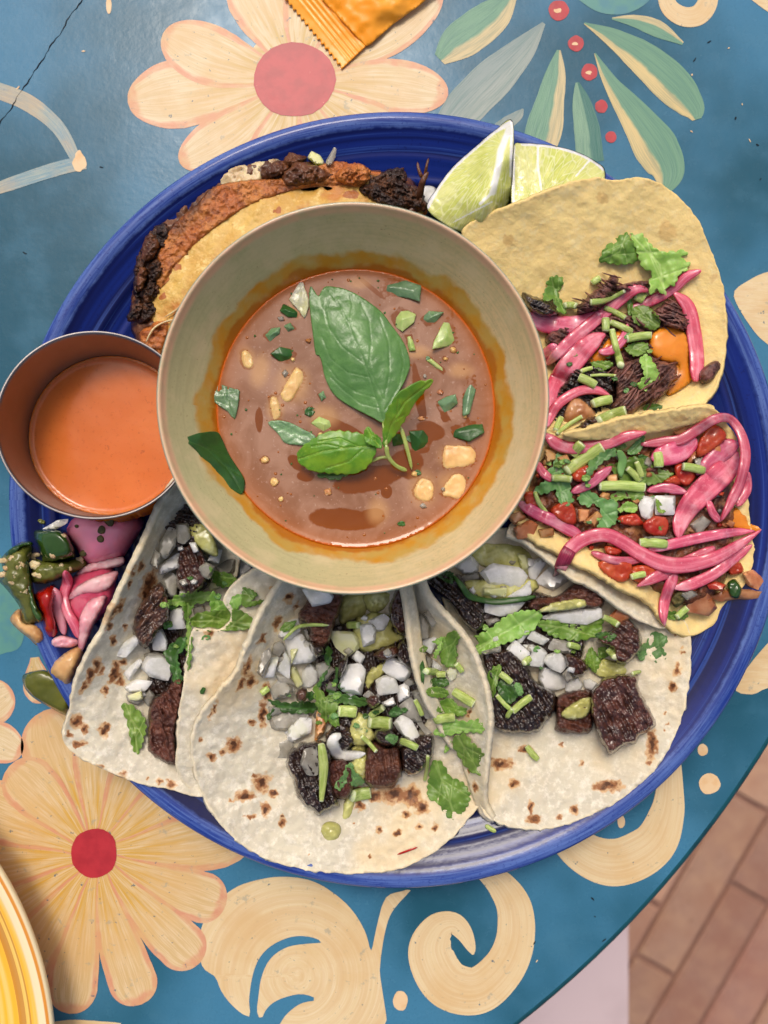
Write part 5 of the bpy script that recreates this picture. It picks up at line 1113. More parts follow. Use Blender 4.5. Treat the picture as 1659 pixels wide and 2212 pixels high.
tag(lump('onion_piece', T('8', [(485, 1800), (500, 1690), (570, 1570), (660, 1600), (765, 1700), (730, 1760), (560, 1810)]), .3, m_onioncook, None, q=75), 'peach coloured onion piece at the lower left of the corn taco', 'onion')
cil([([(800, 400), (830, 310), (900, 230), (1040, 150), (1060, 200), (1100, 250), (1125, 350), (1110, 415), (950, 430), (900, 420), (840, 410)], dict(l='shaded folded cilantro leaf on bare corn tortilla', m=m_cil, curl=.12)),
     ([(1070, 160), (1150, 140), (1240, 250), (1350, 320), (1530, 300), (1560, 340), (1500, 370), (1580, 410), (1560, 470), (1490, 510), (1450, 610), (1380, 620), (1370, 700), (1290, 640), (1240, 700), (1235, 560), (1260, 490), (1170, 460), (1130, 330)], dict(l='largest pale cilantro leaf spread on the corn tortilla', m=m_cilpale, curl=.1, lift=.16)),
     ([(310, 680), (350, 620), (340, 590), (390, 530), (480, 540), (480, 620), (440, 670), (490, 770), (520, 840), (450, 845), (400, 730), (330, 750)], dict(l='upright cilantro sprig next to the charred black beef')),
     ([(1080, 810), (1180, 780), (1260, 820), (1330, 930), (1270, 1000), (1180, 960), (1100, 930)], dict(l='dark cilantro leaf above the orange sauce', m=m_cil)),
     ([(1020, 1160), (1100, 1100), (1220, 1110), (1200, 1190), (1100, 1220)], dict(l='small cilantro leaf left of the orange sauce')),
     ([(1145, 1250), (1210, 1200), (1260, 1260), (1330, 1400), (1240, 1450), (1200, 1520), (1120, 1470), (1190, 1390)], dict(l='bright cilantro leaf on the shredded beef clump', m=m_cilpale)),
     ([(720, 1270), (880, 1260), (920, 1300), (820, 1350), (780, 1330)], dict(l='torn cilantro leaf below the small mauve curl')),
     ([(1180, 1660), (1250, 1630), (1350, 1650), (1300, 1690), (1200, 1700)], dict(l='cilantro scrap lying on the inside of the corn tortilla near its front edge', m=m_cildark)),
     ([(1040, 740), (1080, 730), (1090, 830), (1050, 870)], dict(l='thin cilantro scrap beside the hollow stem end'))], '8', 'x', None)
stems('short green cilantro stem scattered on the corn taco', 'cilantro stems on the corn taco', [
    [(500, 780, 60), (600, 785, 60)], [(720, 755, 60), (860, 735, 46), (1020, 655, 36)], [(840, 800, 46), (1025, 892, 50)], [(1110, 690, 95), (1190, 725, 95), 'round cut stem end showing its hollow on the corn taco'],
    [(850, 895, 72), (852, 1005, 66)], [(890, 925, 50), (1075, 1010, 60)], [(905, 990, 55), (950, 1180, 56), (985, 1300, 66)], [(620, 1400, 80), (770, 1475, 76)], [(720, 1387, 24), (940, 1388, 26)], [(740, 1632, 80), (900, 1592, 84)],
    [(790, 1780, 92), (1030, 1690, 98), 'thickest pale cilantro stem along the front edge of the corn taco'], [(430, 1890, 34), (650, 1740, 40)], [(420, 1860, 50), (470, 1750, 56)], [(1030, 1070, 74), (1250, 1040, 68)], [(640, 1350, 40), (740, 1320, 36)], [(735, 590, 60), (805, 545, 60), 'cut stem end on bare corn tortilla above the beef']], '8', key='k')
# crisp front edge
# ------------------------------------------------------------------ chopped vegetable taco, right
vt = thing('vegetable_taco', 'doubled corn tortilla taco of chopped tomato and onion under pink onions', 'taco', P(1400, 1120, 1.5))
vo2 = [(1095, 1150), (1130, 1168), (1180, 1205), (1230, 1245), (1290, 1275), (1350, 1320), (1410, 1352), (1450, 1350), (1440, 1290), (1300, 1200), (1150, 1110)]
sheet('under_tortilla', vo2, [(1095, 1150, 2.9), (1180, 1205, 3.0), (1290, 1275, 2.9), (1410, 1352, 2.4), (1450, 1350, 2.2), (1440, 1290, 1.8), (1300, 1200, 1.9), (1150, 1110, 1.9), (1350, 1260, 2.0)], m_flour, vt, .18, 5, ((.04, 40), (.03, 14)), seed=21, floor=plate_floor)
vo = [(1150, 1165), (1195, 1185), (1240, 1215), (1300, 1245), (1350, 1275), (1400, 1300), (1432, 1340), (1462, 1368), (1500, 1372), (1545, 1345), (1560, 1310), (1610, 1260), (1628, 1200), (1618, 1100), (1612, 1010), (1590, 945), (1560, 900), (1535, 880), (1490, 882), (1440, 900), (1370, 915), (1290, 925), (1220, 938), (1185, 930), (1130, 1000), (1110, 1100)]
sheet('tortilla', vo, [(1150, 1165, 3.2), (1240, 1215, 3.35), (1350, 1275, 3.2), (1432, 1340, 2.6), (1500, 1372, 2.1), (1560, 1310, 1.9), (1628, 1200, 2.0), (1612, 1010, 2.5), (1560, 900, 3.0), (1490, 882, 3.3), (1370, 915, 3.3), (1220, 938, 3.2), (1185, 930, 3.0), (1300, 1080, 1.7), (1420, 1100, 1.7), (1520, 1100, 1.8), (1400, 1200, 1.9), (1500, 1250, 1.7), (1200, 1060, 1.8), (1480, 960, 2.3), (1520, 1330, 1.7)], m_corn, vt, .2, 5, ((.06, 50), (.05, 15)), seed=31, spots=[(1330, 1255, 30, 8, 30), (1230, 1212, 18, 6, 30), (1390, 1300, 12), (1480, 905, 30, 8, -15)], floor=plate_floor)
sheet('tortilla_lip', [(1216, 938), (1270, 926), (1340, 905), (1410, 893), (1470, 884), (1500, 880), (1535, 880), (1560, 902), (1520, 912), (1460, 925), (1400, 938), (1330, 948), (1260, 950)], [(1216, 938, 3.5), (1340, 905, 3.75), (1470, 884, 3.75), (1560, 902, 3.2), (1460, 925, 3.2), (1330, 948, 3.2), (1260, 950, 3.3)], m_corn, vt, .18, 4, ((.03, 20), (.03, 9)), seed=33, spots=[(1470, 905, 16, 8)])
tag(lump('chopped_filling', [(1130, 1080), (1170, 980), (1230, 965), (1330, 960), (1430, 945), (1530, 920), (1575, 960), (1590, 1080), (1580, 1200), (1560, 1270), (1500, 1310), (1430, 1290), (1340, 1240), (1250, 1190), (1160, 1150), (1095, 1145)], .95, m_mince, None, z0=1.75, r=26, n1=(.14, 22), n2=(.1, 8), step=5), 'red brown chopped saucy filling under the pickled onions of the right taco', 'filling')
scatter([(1150, 1080), (1180, 985), (1330, 970), (1520, 935), (1570, 980), (1580, 1180), (1540, 1280), (1480, 1290), (1340, 1225), (1200, 1160)], 90, 7, 15, (m_onioncook, m_onioncook, m_tomato, m_mince, m_onionclear), 'chopped_bit', 'small chopped vegetable bit in the saucy filling of the right taco', 'vegetable', 'chopped bits in the vegetable taco', key='v')
tom = [('6', [(365, 965), (450, 890), (560, 880), (605, 1000), (590, 1095), (470, 1060)], 'red tomato cube under the cilantro at left of the vegetable taco'), ('6', [(945, 1020), (1060, 985), (1130, 990), (1180, 1090), (1000, 1085)], 'dull tomato piece below the two white onion cubes'), ('6', [(1165, 1080), (1280, 1000), (1400, 1040), (1370, 1185), (1230, 1170)], 'wet orange red tomato next to the broad onion loop'),
       ('6', [(775, 1420), (850, 1380), (1000, 1390), (1090, 1430), (1060, 1560), (950, 1585), (840, 1510)], 'brightest red tomato chunk by the tortilla front edge'), ('6', [(1080, 1440), (1240, 1430), (1330, 1500), (1180, 1590), (1080, 1560)], 'dark red tomato right of the brightest tomato chunk'), ('6', [(850, 1260), (1000, 1300), (960, 1350), (860, 1340)], 'tomato scrap behind the main pink onion strip'),
       ('7', [(1035, 510), (1060, 340), (1200, 205), (1310, 310), (1240, 410), (1120, 490)], 'large red tomato inside the top loop of pink onion'), ('7', [(735, 720), (870, 645), (925, 715), (900, 745)], 'orange red pepper tip beside the dark cilantro leaf'), ('6', [(140, 810), (250, 800), (290, 930), (180, 940)], 'tomato piece touching the bowl lip'), ('7', [(1310, 1430), (1400, 1385), (1455, 1490), (1330, 1525)], 'tomato piece at the open right end of the vegetable taco'), ('6', [(560, 640), (700, 560), (770, 640), (690, 720), (570, 700)], 'amber tomato cube left of the thin cilantro arch'), ('6', [(1440, 560), (1560, 560), (1640, 650), (1560, 760), (1470, 700)], 'soft tomato under the olive stem at right')]
for tl, p_, lab in tom: tag(lump('tomato_piece', T(tl, p_), .5, m_tomato, None, q=60, sink=.15, p=3, r=8, n1=(.03, 12), n2=(.02, 5)), lab, 'tomato')
OK = 'brownish cooked onion piece in the vegetable taco filling'; OG = 'cooked onions in the vegetable taco'
for tl, p_, mm, lab in [('6', [(55, 1110), (200, 1035), (275, 1080), (220, 1195), (90, 1215)], m_onioncook, 'amber cooked onion square below the bowl lip'), ('6', [(265, 1120), (400, 1110), (412, 1175), (290, 1200)], m_onioncook, OK), ('6', [(0, 1010), (110, 960), (180, 1020), (60, 1090)], m_onioncook, OK), ('6', [(615, 945), (730, 950), (690, 1055), (620, 1065)], m_onioncook, OK), ('6', [(660, 1060), (780, 960), (830, 1010), (760, 1110)], m_onioncook, OK),
                         ('6', [(1135, 910), (1180, 830), (1285, 850), (1260, 1000), (1240, 1065), (1160, 1010)], m_onion, 'glistening white onion cube, left of two in the vegetable taco'), ('6', [(1275, 830), (1460, 830), (1452, 1000), (1280, 1000)], m_onion, 'glistening white onion cube, right of two in the vegetable taco'), ('7', [(825, 290), (970, 210), (985, 300), (900, 330)], m_onioncook, 'cooked onion wedge below the tortilla lip'), ('7', [(955, 545), (1030, 420), (1045, 500), (990, 565)], m_onioncook, OK),
                         ('7', [(1430, 1500), (1530, 1468), (1600, 1530), (1660, 1600), (1590, 1655), (1480, 1610)], m_onioncook, 'golden onion piece overhanging the plate at the end of the vegetable taco'), ('7', [(1150, 1710), (1280, 1640), (1480, 1640), (1632, 1640), (1590, 1745), (1400, 1725), (1250, 1750)], m_onioncook, 'long cooked onion slice at the right end of the vegetable taco'), ('7', [(930, 1830), (1010, 1700), (1130, 1620), (1225, 1800), (1150, 1875)], m_onioncook, 'orange onion wedge in the lower right corner of the vegetable taco'),
                         ('7', [(900, 1680), (1000, 1640), (1060, 1690), (960, 1740)], m_onionclear, OK), ('7', [(1130, 1600), (1200, 1570), (1300, 1600), (1270, 1660), (1150, 1640)], m_tomato, 'thin red pepper sliver at the right end of the vegetable taco'), ('6', [(430, 500), (520, 470), (560, 560), (470, 600)], m_onioncook, OK), ('6', [(320, 430), (430, 420), (440, 520), (340, 560)], m_onioncook, OK), ('7', [(1010, 520), (1110, 490), (1130, 560), (1040, 590)], m_onionclear, OK), ('7', [(980, 1080), (1100, 1000), (1170, 1060), (1060, 1180)], m_onionclear, OK), ('6', [(1180, 1190), (1330, 1170), (1400, 1200), (1260, 1240)], m_onionclear, OK), ('6', [(700, 1140), (800, 1100), (880, 1150), (760, 1190)], m_onioncook, OK), ('6', [(860, 660), (960, 640), (960, 720), (880, 740)], m_onioncook, OK)]:
    if lab == OK: lab = near_label('cooked onion piece', 'v', *np.mean(T(tl, p_), axis=0)) or OK
    tag(dice('onion_piece', T(tl, p_), mm, .38, q=65, sink=.12), lab, 'onion', OG if lab == OK else None)
tag(lump('pepper_piece', T('7', [(1305, 1600), (1340, 1560), (1385, 1560), (1435, 1650), (1400, 1720), (1330, 1700)]), .3, m_jal, None, q=80), 'glossy dark green chilli piece at the right end of the vegetable taco', 'chilli')
tag(lump('herb_clump', T('7', [(820, 1720), (900, 1640), (950, 1660), (940, 1740), (860, 1800)]), .3, m_herbbit, None, q=60, n1=(.1, 8), n2=(.08, 4), step=2.2), 'dark chopped herb clump under the hanging onion tip', 'herbs')
tag(lump('sauce_drizzle', T('7', [(1265, 1055), (1330, 965), (1395, 935), (1480, 1015), (1495, 1085), (1600, 1078), (1690, 1085), (1720, 1150), (1640, 1185), (1540, 1150), (1460, 1145), (1360, 1110)]), .2, m_drip, None, q=70), 'orange sauce run from the vegetable taco onto the plate rim', 'sauce')
seven = [('6', [(330, 280, 90), (430, 385, 112), (600, 420, 110), (850, 385, 110), (1030, 320, 95), (1205, 285, 60)], 'pink onion strip along the back edge of the vegetable taco', 0, None),
         ('7', [(560, 390, 90), (740, 370, 100), (900, 350, 96), (1050, 260, 94), (1190, 175, 88), (1320, 165, 80), (1420, 290, 84), (1462, 480, 96), (1420, 700, 92), (1340, 880, 90), (1250, 1050, 60)], 'long pink onion strip looping round the right end of the vegetable taco', .12, (0, .1, .3, .7, .9, .8, .5)),
         ('7', [(650, 510, 120), (780, 480, 190), (920, 430, 190), (1030, 330, 120)], 'broad pink onion piece below the tortilla lip', .12, None),
         ('7', [(1040, 650, 70), (1180, 520, 150), (1300, 430, 170), (1400, 380, 120)], 'broad dark pink onion piece inside the big loop', -.1, None),
         ('7', [(880, 1195, 112), (905, 1050, 150), (1010, 880, 205), (1180, 710, 225), (1320, 580, 190), (1395, 450, 70)], 'widest pink onion band standing inside the big loop', .16, None),
         ('7', [(1140, 870, 60), (1180, 980, 74), (1245, 1060, 60)], 'short pink onion fork end inside the big loop', 0, None),
         ('7', [(1480, 620, 50), (1478, 780, 80), (1390, 920, 70)], 'pale outer onion layer on the right edge of the big loop', 0, None),
         ('6', [(555, 805, 60), (700, 735, 95), (820, 650, 90), (905, 580, 50)], 'mauve onion strip under the thin cilantro arch', .1, None),
         ('7', [(615, 790, 56), (760, 762, 84), (860, 780, 84), (970, 812, 30)], 'thin mauve onion crescent above the white onion cubes', .1, None),
         ('6', [(250, 540, 70), (320, 640, 80), (400, 700, 60)], 'dark pink onion strip against the bowl lip', 0, None),
         ('6', [(100, 890, 90), (250, 980, 108), (420, 1060, 110), (560, 1140, 104), (660, 1190, 80)], 'pink onion strip running from under the bowl to the front', .1, None),
         ('6', [(730, 1320, 60), (900, 1385, 74), (1060, 1395, 76), (1190, 1370, 60)], 'thin pink onion strip in front of the main one', 0, None),
         ('7', [(610, 1305, 70), (850, 1245, 96), (1100, 1190, 96), (1350, 1150, 80), (1540, 1138, 40)], 'straight pink onion strip ending at the plate rim', .08, None),
         ('7', [(840, 1630, 70), (1000, 1595, 104), (1200, 1500, 100), (1400, 1345, 90), (1520, 1255, 50)], 'lowest pink onion strip at the right of the vegetable taco', .1, None),
         ('7', [(525, 1615, 40), (680, 1540, 100), (850, 1460, 120), (1000, 1380, 100), (1200, 1280, 80)], 'pink onion strip with split pointed end', .1, None),
         ('7', [(855, 1500, 100), (775, 1700, 100), (752, 1850, 84), (765, 1965, 18)], 'pink onion tip hanging over the front tortilla edge', .1, None)]
for tl, pth, lab, cup_, zad in seven:
    tag(strip('pickled_onion_strip', T(tl, [(a, b, c * .25) for a, b, c in pth]), m_pink, None, thick=.14, lift=.10, cupped=cup_, zadd=zad), lab, 'pickled onion')
main = T('6', [(390, 1700, 18), (420, 1580, 26), (460, 1460, 31), (540, 1300, 32), (680, 1200, 31), (850, 1170, 31), (1000, 1235, 31), (1150, 1330, 32), (1350, 1420, 35)]) + T('7', [(960, 1430, 34), (1200, 1370, 30), (1400, 1260, 24), (1600, 1125, 10)])
mo = thing('pickled_onion_strip', 'main curved pink onion strip with dark magenta end on the vegetable taco', 'pickled onion', P(1400, 1170, 3))
k_ = main[2:]
strip('band', k_, m_pink, mo, thick=.18, lift=.16, cupped=.12, taper=(.9, .25))
strip('dark_end', main[:3] + [main[3]], m_pinkdark, mo, thick=.17, lift=.12, cupped=.12, taper=(.4, .95))
cil([([(350, 620), (400, 570), (440, 460), (520, 550), (500, 640), (550, 640), (550, 800), (580, 870), (520, 920), (440, 870), (420, 770), (380, 800), (300, 820), (230, 780), (330, 700)], dict(l='large grey green cilantro leaf next to the bowl lip', m=m_cilgrey)),
     ([(610, 870), (670, 780), (740, 800), (830, 860), (950, 880), (960, 1000), (940, 1070), (860, 1115), (780, 1100), (820, 990), (760, 900), (700, 930)], dict(l='cilantro leaf lying over the middle tomato pieces', m=m_cilgrey)),
     ([(710, 540), (800, 470), (920, 420), (950, 480), (830, 540), (740, 640), (690, 750), (680, 690)], dict(l='thin arched cilantro leaf over mauve onion', m=m_cilgrey)),
     ([(860, 570), (1000, 550), (1080, 490), (1200, 530), (1300, 590), (1440, 640), (1330, 720), (1210, 740), (1060, 720), (980, 700), (900, 610)], dict(l='darkest broad cilantro leaf with pointed right tip', m=m_cil)),
     ([(900, 830), (1000, 790), (1190, 800), (1130, 900), (1050, 850), (940, 880)], dict(l='cilantro leaf showing below the long pale stem', m=m_cil)),
     ([(1040, 440), (1190, 310), (1160, 440), (1080, 480)], dict(l='folded cilantro leaf tip on the back pink strip', m=m_cilgrey, ser=1)),
     ([(980, 950), (1040, 880), (1130, 920), (1100, 980)], dict(l='pale yellow green leaf base beside the white onion cubes', m=m_cilpale, ser=1)),
     ([(920, 400), (990, 370), (1040, 410), (960, 440)], dict(l='small curled cilantro leaf on top of the pile', m=m_cil)),
     ([(1285, 870), (1310, 870), (1375, 970), (1310, 975)], dict(l='tiny cilantro shred stuck on a white onion cube', m=m_cil, ser=1)),
     ([(1330, 1870), (1400, 1830), (1560, 1850), (1540, 1900), (1420, 1900)], dict(l='cilantro scrap inside the lower corner of the vegetable taco', m=m_cil))], '6', 'x', None)
tag(strip('cilantro_leaf', T('6', [(960, 440, 14), (1000, 520, 19), (985, 600, 17), (985, 670, 8)]), m_cilgrey, None, thick=.08, lift=.12), 'twisted cilantro ribbon in the middle of the vegetable taco', 'cilantro')
stems('short green cilantro stem on the vegetable taco', 'cilantro stems on the vegetable taco', [
    [(560, 485, 90), (650, 378, 92)], [(515, 620, 100), (640, 530, 108), (830, 410, 104), 'thick slanted cilantro stem beside the thin arch'], [(795, 750, 86), (1190, 762, 90), 'longest pale cilantro stem lying level in the vegetable taco'], [(390, 680, 62), (560, 692, 62)], [(1298, 460, 84), (1312, 585, 86)], [(1145, 1240, 84), (1372, 1252, 84), 'cilantro stem resting on the straight pink strip'], [(1040, 595, 54), (1150, 705, 60)], [(1118, 540, 46), (1165, 675, 52)], [(1075, 1535, 58), (1195, 1508, 58), 'small stem on the brightest tomato chunk'], [(1520, 580, 74), (1695, 615, 76), 'olive stem inside the big onion loop'], [(240, 800, 36), (280, 900, 42), (345, 985, 40)], [(1470, 1880, 54), (1560, 1800, 60)]], '6', key='v')

# ------------------------------------------------------------------ pickles on the left
tag(lump('pickled_onion_bulb', T('1', [(565, 345), (600, 260), (680, 195), (800, 165), (950, 150), (1100, 160), (1190, 190), (1245, 260), (1210, 350), (1130, 470), (1060, 570), (960, 600), (830, 640), (750, 640), (690, 560), (620, 450)]), 1.9, m_pinkbulb, None, r=60, p=2, n1=(.02, 40), n2=(.008, 9), step=4), 'shiny pink pickled onion bulb below the steel cup', 'pickled onion')
tag(lump('pickled_onion_bulb', T('1', [(600, 760), (760, 680), (960, 640), (1000, 900), (820, 1150), (640, 1240), (560, 1100)]), .8, m_pink, None, r=40), 'shadowed pink onion under the pale strips of the pickle pile', 'pickled onion')
jl = thing('pickled_jalapeno', 'dark green jalapeno chunk with seeds against the pink bulb', 'chilli', P(112, 1185, 2))
lump('flesh', T('1', [(250, 740), (290, 560), (380, 600), (590, 590), (720, 570), (745, 640), (640, 700), (440, 790), (290, 805)]), 1.1, m_jalin, jl, n1=(.06, 14), n2=(.05, 5))
lump('skin', T('1', [(285, 345), (420, 328), (555, 338), (620, 440), (660, 540), (640, 575), (520, 600), (380, 622), (340, 520)]), 1.5, m_jal, jl, r=14, p=3, n1=(.02, 20), n2=(.004, 7), tilt=(.004, -.003))
jl2 = thing('pickled_jalapeno', 'olive green opened jalapeno full of pale seeds at the plate edge', 'chilli', P(40, 1250, 2))
lump('flesh', T('1', [(10, 580), (110, 480), (210, 430), (285, 480), (255, 620), (285, 800), (320, 980), (370, 1095), (290, 1150), (200, 1140), (170, 1000), (60, 850), (-10, 770), (30, 700)]), 1.0, m_jalin, jl2, r=20, n1=(.08, 16), n2=(.05, 6), z0=2.3)
lump('skin', T('1', [(45, 540), (120, 470), (250, 430), (285, 460), (200, 480), (110, 560)]), .4, m_jal, jl2)
lump('skin', T('1', [(205, 480), (240, 600), (260, 760), (290, 900), (330, 1020), (375, 1095), (330, 1130), (260, 1000), (225, 830), (200, 640)]), .35, m_jal, jl2)
sd = [(40, 600), (100, 580), (150, 610), (60, 660), (170, 690), (130, 720), (190, 760), (150, 800), (30, 720), (210, 860), (110, 780), (170, 640)]
for x_, y_ in sd:
    r_ = random.uniform(18, 46); a_ = random.uniform(0, 3); lump('seed', T('1', [(x_ + r_ * math.cos(a_ + k) * random.uniform(.8, 1.2), y_ + r_ * .8 * math.sin(a_ + k)) for k in np.arange(0, 6.2, 1.05)]), .06, m_seed, jl2, q=80, n1=(.03, 6), n2=(.02, 3), ragged=.5, step=1.8)
for x_, y_, r_ in ((540, 380, 34), (455, 545, 34), (690, 585, 40), (430, 670, 40), (520, 640, 34), (310, 640, 50), (330, 720, 52), (290, 560, 40), (600, 660, 26), (700, 600, 26)):
    a_ = random.uniform(0, 3); lump('seed', T('1', [(x_ + r_ * math.cos(a_ + k) * random.uniform(.8, 1.2), y_ + r_ * .75 * math.sin(a_ + k)) for k in np.arange(0, 6.2, 1.05)]), .06, m_seed, jl, q=85, n1=(.03, 6), n2=(.02, 3), ragged=.5, step=1.8)
for x_, y_, r_ in ((880, 330, 42), (870, 410, 36), (950, 270, 40), (720, 535, 32), (660, 300, 18)):
    a_ = random.uniform(0, 3); tag(lump('oregano_flake', T('1', [(x_ + r_ * math.cos(a_ + k) * random.uniform(.7, 1.3), y_ + r_ * .9 * math.sin(a_ + k)) for k in np.arange(0, 6.2, .9)]), .05, m_herbbit, None, q=80, sink=.0, n1=(.02, 6), n2=(.01, 3), step=2), 'dried herb flake stuck to the pink onion bulb', 'herb', 'herb flakes on the pink bulb')
tag(lump('red_chili', T('1', [(290, 885), (370, 840), (470, 800), (482, 900), (462, 1000), (485, 1120), (502, 1220), (450, 1275), (390, 1235), (362, 1090), (325, 985)]), 1.1, m_chili, None, r=18, p=2, n1=(.02, 20), n2=(.005, 8)), 'shiny red chili among the pickles', 'chilli')
tag(strip('pickled_onion_strip', T('1', [(470, 830, 10), (490, 900, 20), (500, 1010, 22), (530, 1120, 20), (560, 1240, 12)]), m_pinkpale, None, thick=.24), 'mauve onion strip right of the red chili', 'pickled onion')
tag(strip('pickled_onion_strip', T('1', [(560, 690, 18), (585, 770, 24), (555, 900, 22), (580, 1030, 20), (650, 1160, 22), (690, 1270, 18)]), m_pink, None, thick=.26, lift=.16), 'long mauve onion strip curving beside the pale layers', 'pickled onion')
for p_, lab, h_ in (([(655, 715), (720, 650), (850, 590), (1060, 560), (1055, 640), (850, 682), (690, 718)], 'upper pale pink onion layer under the tortilla edge', .3), ([(590, 930), (640, 840), (760, 760), (900, 710), (1020, 688), (990, 790), (900, 868), (760, 882), (640, 920)], 'lower pale pink onion layer with fine ridges', .35), ([(675, 1330), (675, 1150), (700, 1040), (780, 930), (900, 888), (925, 930), (870, 1040), (800, 1180), (705, 1390)], 'magenta edged onion layer against the left tortilla', .5), ([(430, 1330), (450, 1270), (540, 1240), (690, 1290), (640, 1345), (500, 1352)], 'pale onion block below the red chili', .4)):
    tag(lump('pickled_onion_layer', T('1', p_), h_, m_pinkpale, None, q=75, r=12, fiber=(.03, 75 if h_ == .5 else -15, 60, 5)), lab, 'pickled onion')
tag(dice('onion_piece', T('1', [(360, 325), (500, 245), (595, 235), (580, 275), (480, 330)]), m_onion, .25, z0=2.4), 'white onion sliver behind the jalapeno chunk', 'onion')
tag(lump('pickled_garlic', T('1', [(85, 1100), (170, 1010), (215, 1120), (330, 1150), (395, 1280), (325, 1335), (250, 1270), (150, 1190)]), .8, m_garlic, None, z0=1.9, n1=(.06, 12), n2=(.03, 5)), 'tan garlic clove hanging over the plate edge', 'garlic')
tag(lump('pickled_potato', T('1', [(415, 1540), (480, 1450), (580, 1380), (690, 1335), (720, 1420), (650, 1560), (600, 1690), (500, 1630), (430, 1580)]), .9, m_garlic, None, z0=2.0, r=18, n1=(.03, 16), n2=(.015, 6)), 'yellow potato chunk at the foot of the left tortilla', 'potato')
tag(lump('pickled_pepper', T('1', [(192, 1600), (240, 1565), (360, 1540), (450, 1570), (590, 1690), (600, 1900), (560, 1935), (440, 1870), (300, 1790), (215, 1700)]), .8, m_olive, None, z0=1.4, r=10, p=3, n1=(.03, 16), n2=(.01, 6), lines=()), 'olive green pepper slice poking out beneath the left tortilla', 'chilli')
tag(leaf('pepper_bit', T('1', [(320, 255), (350, 235), (390, 255), (370, 280)]), m_jalin, None, ser=0, thick=.05), 'tiny pepper bit on the blue plate near the cup', 'chilli')

# ------------------------------------------------------------------ left flour taco
ta = thing('flour_taco', 'left flour tortilla taco with blistered flap leaning on the pickles', 'taco', P(330, 1430, 1.5))
ao = [(400, 1030), (365, 1062), (340, 1105), (318, 1160), (296, 1205), (268, 1262), (240, 1320), (215, 1375), (190, 1415), (172, 1450), (158, 1490), (148, 1540), (136, 1585), (142, 1612), (178, 1640), (230, 1664), (300, 1692), (370, 1706), (442, 1718), (470, 1640), (460, 1400), (520, 1200), (480, 1060)]
asp = T('1', [(665, 1985, 55), (735, 2050, 38), (600, 2105, 30), (905, 2060, 40, 60), (680, 2180, 70, 32), (960, 1060, 34, 90, 30), (1040, 990, 30, 60, 20), (950, 1160, 28, 40), (1290, 790, 50, 130, 20), (1220, 640, 24, 60, 25), (1150, 690, 16, 50, 20), (1105, 800, 14, 40, 15), (1085, 1160, 22), (830, 1500, 36, 70, 20), (780, 1590, 40, 70, 10), (880, 1540, 20, 46, 25), (720, 1690, 24, 60, 30), (985, 1290, 26, 50, 20), (990, 1580, 34, 90, 25), (1000, 1490, 30), (910, 1720, 26, 44), (1060, 1480, 40, 30), (1040, 1620, 30, 60), (1240, 380, 10, 44, 25), (1260, 900, 40, 60)])
asp = [(s_[0], s_[1], s_[2] * .25) + ((s_[3] * .25,) if len(s_) > 3 else ()) + tuple(s_[4:]) for s_ in asp] + [(265, 1675, 9), (215, 1660, 7), (370, 1694, 10), (345, 1690, 7), (320, 1683, 6)]
sheet('tortilla', ao, [(400, 1030, 4.1), (340, 1105, 4.3), (296, 1205, 4.3), (240, 1320, 4.1), (190, 1415, 3.7), (158, 1490, 3.2), (136, 1585, 2.9), (178, 1640, 2.7), (300, 1692, 2.6), (442, 1718, 2.4), (470, 1640, 1.8), (460, 1400, 1.5), (520, 1200, 1.5), (480, 1060, 1.7), (330, 1300, 2.3), (290, 1420, 2.2), (270, 1520, 2.2), (380, 1150, 2.4), (340, 1600, 2.0), (420, 1500, 1.5), (230, 1560, 2.5), (260, 1380, 3.0), (330, 1220, 3.1)], m_flour, ta, .2, 4.5, ((.05, 50), (.03, 15)), spots=asp, floor=plate_floor, seed=41, edge=.06, edge_r=10)
# filling of the left taco
def meat(items, tile):
    for p_, mm, h_, an, lab in items:
        tag(lump('beef_chunk', T(tile, p_), h_, mm, None, q=45, r=9, p=2.4, fiber=(.13, an, 46, 5), n1=(.08, 20), n2=(.06, 5), ragged=.35, step=2.8), lab, 'beef')
meat([([(300, 420), (420, 320), (720, 560), (760, 800), (600, 900), (540, 1100), (480, 1500), (500, 1700), (320, 1760), (180, 1740), (250, 1420), (110, 1300), (230, 900)], m_beefchar, .35, 60, 'dark juicy beef layer at the bottom of the left taco'),
      ([(300, 60), (520, 40), (700, 160), (760, 360), (600, 460), (420, 480), (330, 330)], m_beefchar, .8, 20, 'blackened beef in the shade beneath the bowl lip at left'),
      ([(400, 1380), (600, 1300), (600, 1700), (420, 1700)], m_beefchar, .9, 80, 'dark beef hidden beside the right flap of the left taco'),
      ([(500, 480), (620, 450), (710, 560), (730, 760), (640, 870), (500, 870), (450, 720)], m_beef, 1.2, 70, 'brown beef chunk among onions near the top of the left taco'),
      ([(120, 1010), (230, 850), (340, 780), (400, 940), (400, 1100), (320, 1200), (200, 1360), (80, 1220)], m_beef, 1.1, -50, 'brown beef slab leaning on the left blistered flap'),
      ([(230, 1840), (340, 1740), (430, 1640), (530, 1600), (520, 1800), (470, 2000), (460, 2200), (470, 2370), (330, 2330), (215, 2230), (220, 2000)], m_beefred, 1.1, 70, 'wet dark beef chunk at the lower end of the left taco')], '2')
tag(lump('salsa_dollop', T('2', [(560, 300), (700, 280), (800, 420), (820, 560), (700, 520), (600, 420)]), .3, m_salsa, None, q=60), 'greenish salsa under the bowl lip in the left taco', 'salsa')
scatter(T('2', [(330, 420), (480, 330), (760, 600), (780, 780), (560, 900), (480, 1150), (430, 1450), (260, 1760), (130, 1720), (230, 1350), (330, 900)]), 12, 9, 14, (m_onionclear, m_onion, m_onionclear), 'onion_bit', 'onion bit half buried in the left taco filling', 'onion', 'buried onion bits in the left taco', key='a')
LA = 'white diced onion on the left flour taco'; GA = 'diced onions on the left taco'
